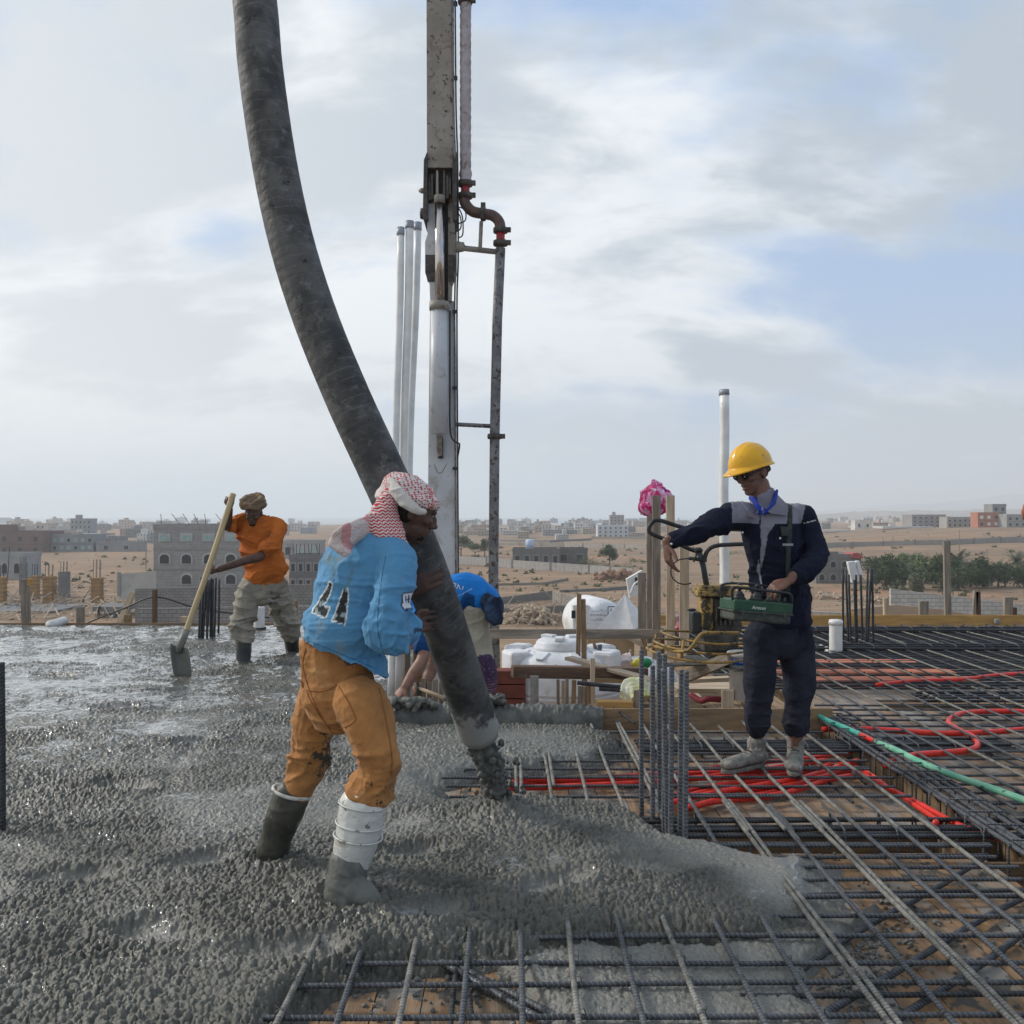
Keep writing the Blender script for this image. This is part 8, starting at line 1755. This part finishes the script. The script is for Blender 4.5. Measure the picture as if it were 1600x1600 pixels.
tree(911, 868, 884, 34, 'low spreading bush at the right end of the field building', leafL, n_=900, trunk=False, cat='bush', name='bush', group='bushes below'); tree(995, 872, 886, 22, 'spiky green bush left of the tall boards', leafL, n_=600, trunk=False, cat='bush', name='bush', group='bushes below'); tree(975, 882, 894, 24, 'low scrub below the spiky bush', leafL, n_=400, trunk=False, cat='bush', name='bush', group='bushes below'); tree(1085, 868, 878, 40, 'low green bush behind the pointing hand', n_=500, trunk=False, cat='bush', name='bush', group='bushes below'); tree(1150, 858, 872, 34, 'dark bush seen between pipe and navy jacket', n_=500, trunk=False, cat='bush', name='bush', group='bushes below')
def palm_proto(r_, h_=1.0, nf=34):
    t = thing('palm_tree', 'x', 'palm tree', (0, 0, 0)); MB().tube([(0, 0, -.05), (.02, 0, h_*.3), (0, .02, h_*.62)], [.045, .036, .034], 8).build('trunk', barkM, t, smooth=True)
    v = []; f = []
    for k in range(nf):
        az = k*2.4+r_.uniform(-.2, .2); el = r_.uniform(-.35, 1.25); L_ = r_.uniform(.42, .56); p_ = np.array([0, 0, h_*.62]); d_ = np.array([math.cos(az)*math.cos(el), math.sin(az)*math.cos(el), math.sin(el)]); sd_ = np.array([-math.sin(az), math.cos(az), 0])
        for j in range(9):
            q = p_+d_*L_/9; d_ = d_-np.array([0, 0, .14]); d_ /= np.linalg.norm(d_)
            for s_ in (-1, 1):
                for o_ in (0, .5):
                    b = p_+(q-p_)*o_; wv = .11*math.sin((j+1+o_)/10.5*math.pi)**.6; tip = b+sd_*s_*wv+d_*.07-np.array([0, 0, .03]); i = len(v); v += [b, b+d_*.018, tip]; f.append((i, i+1, i+2))
            p_ = q
    MB().add(v, f).build('crown', palmM, t); return t
protos = [palm_proto(random.Random(k)) for k in range(3)]
def put_palm(px, pb, hpx, label, k, first):
    g_ = GT(px, pb); s_ = hpx/F*g_.y; src = protos[k % 3]
    if first: r_ = src
    else:
        r_ = src.copy(); C.collection.objects.link(r_)
        for ch in src.children: c_ = ch.copy(); C.collection.objects.link(c_); c_.parent = r_
    r_.location = g_; r_.scale = (s_, s_, s_); r_.rotation_euler = (0, 0, k*1.3); r_['label'] = label; r_['group'] = 'date palms of the grove'; r_['category'] = 'palm tree'
PL = [(1365, 905, 34, 'palm at the far left end of the grove behind the capped bars'), (1401, 932, 26, 'low front palm at the left of the grove'), (1432, 908, 44, 'tall palm left of the tallest post'), (1462, 912, 46, 'dark palm just left of the tallest post'), (1497, 915, 56, 'largest palm, just right of the tallest post'), (1516, 918, 48, 'full palm above the leaning posts'), (1560, 918, 44, 'palm right of the leaning posts'), (1590, 912, 52, 'tall palm at the right end of the grove'), (1612, 910, 50, 'palm cut by the right frame border'), (1472, 934, 22, 'small young palm before the tallest post'), (1489, 932, 18, 'small young palm right behind the tallest post'), (1415, 912, 34, 'middling palm in the left third of the grove'), (1545, 915, 40, 'palm between leaning posts and thick post'), (1605, 935, 18, 'low palm tuft at the right border')]
for i, (px, pb, h_, l) in enumerate(PL): put_palm(px, pb, h_, l, i, i < 3)
for i, (px, pt, pb, w_, l, m_) in enumerate(((1378, 868, 905, 46, 'broad dark tree at the left end of the grove', leafD), (1400, 872, 920, 40, 'second dark tree from the left in the grove', leafD), (1445, 866, 912, 44, 'bright green tree in the middle of the grove', leafL), (1432, 898, 934, 26, 'small olive tree in front of the grove', mat('olive leaves', (.09, .105, .06), (.13, .14, .09), .7, .9)), (1470, 872, 918, 40, 'dark tree behind the tallest post', leafD), (1535, 872, 918, 34, 'narrow dark tree right of centre in the grove', leafD), (1570, 882, 918, 40, 'low dark tree before the right palms', leafD), (1420, 864, 905, 40, 'tree with the highest bright top left of the tallest post', leafL), (1525, 886, 920, 40, 'low dense tree behind the leaning posts', leafD), (1495, 886, 922, 44, 'low dense tree at the foot of the largest palm', leafD), (1600, 884, 918, 40, 'dense tree at the right border of the grove', leafD), (1385, 885, 922, 36, 'low dense tree behind the thin pale post', leafD))): tree(px, pt, pb, w_, l, m_, 'broad trees of the grove', 2600, lobes=12, low=.06)
for i, (px, pb, w_, l) in enumerate(((1345, 834, 60, 'dark hedge strip in the far right plain'), (1400, 838, 44, 'dark scrub patch above the pale field'), (1310, 828, 40, 'far hedge beside the navy sleeve'), (1450, 832, 26, 'little scrub clump on the far field edge'))): tree(px, pb-7, pb, w_, l, leafD, 'far hedges', 260, 'hedge', False, 6, 'hedge')
hedge_g = mat('grass', (.13, .13, .07), (.18, .16, .09), .3, .95)
a, b = GT(1375, 930), GT(1480, 930); c_, d2 = GT(1500, 915), GT(1370, 915)
pv = [Vector((q.x, q.y, T1(q.x, q.y)+.25)) for q in (a, b, c_, d2)]
# greenhouse strips and white roofs in the far right plain
for x0, x1, y_, l in ((1385, 1465, 826, 'long white greenhouse strip on the far right plain'), (1290, 1340, 832, 'white greenhouse strip beside the navy sleeve'), (1395, 1420, 822, 'short white greenhouse roof on the far plain'), (1340, 1375, 825, 'pale greenhouse roof left of the long strip')):
    g_ = GT((x0+x1)/2, y_); a, b = P(x0, y_, g_.y), P(x1, y_, g_.y); mb = MB(); mb.box(((a.x+b.x)/2, g_.y+12, g_.z+.6), (b.x-a.x, 14, 1.2)); solo(mb, 'greenhouse', wm((.5, .5, .48), 'gh'), l, 'greenhouse', 'greenhouses of the plain', bevel=0)
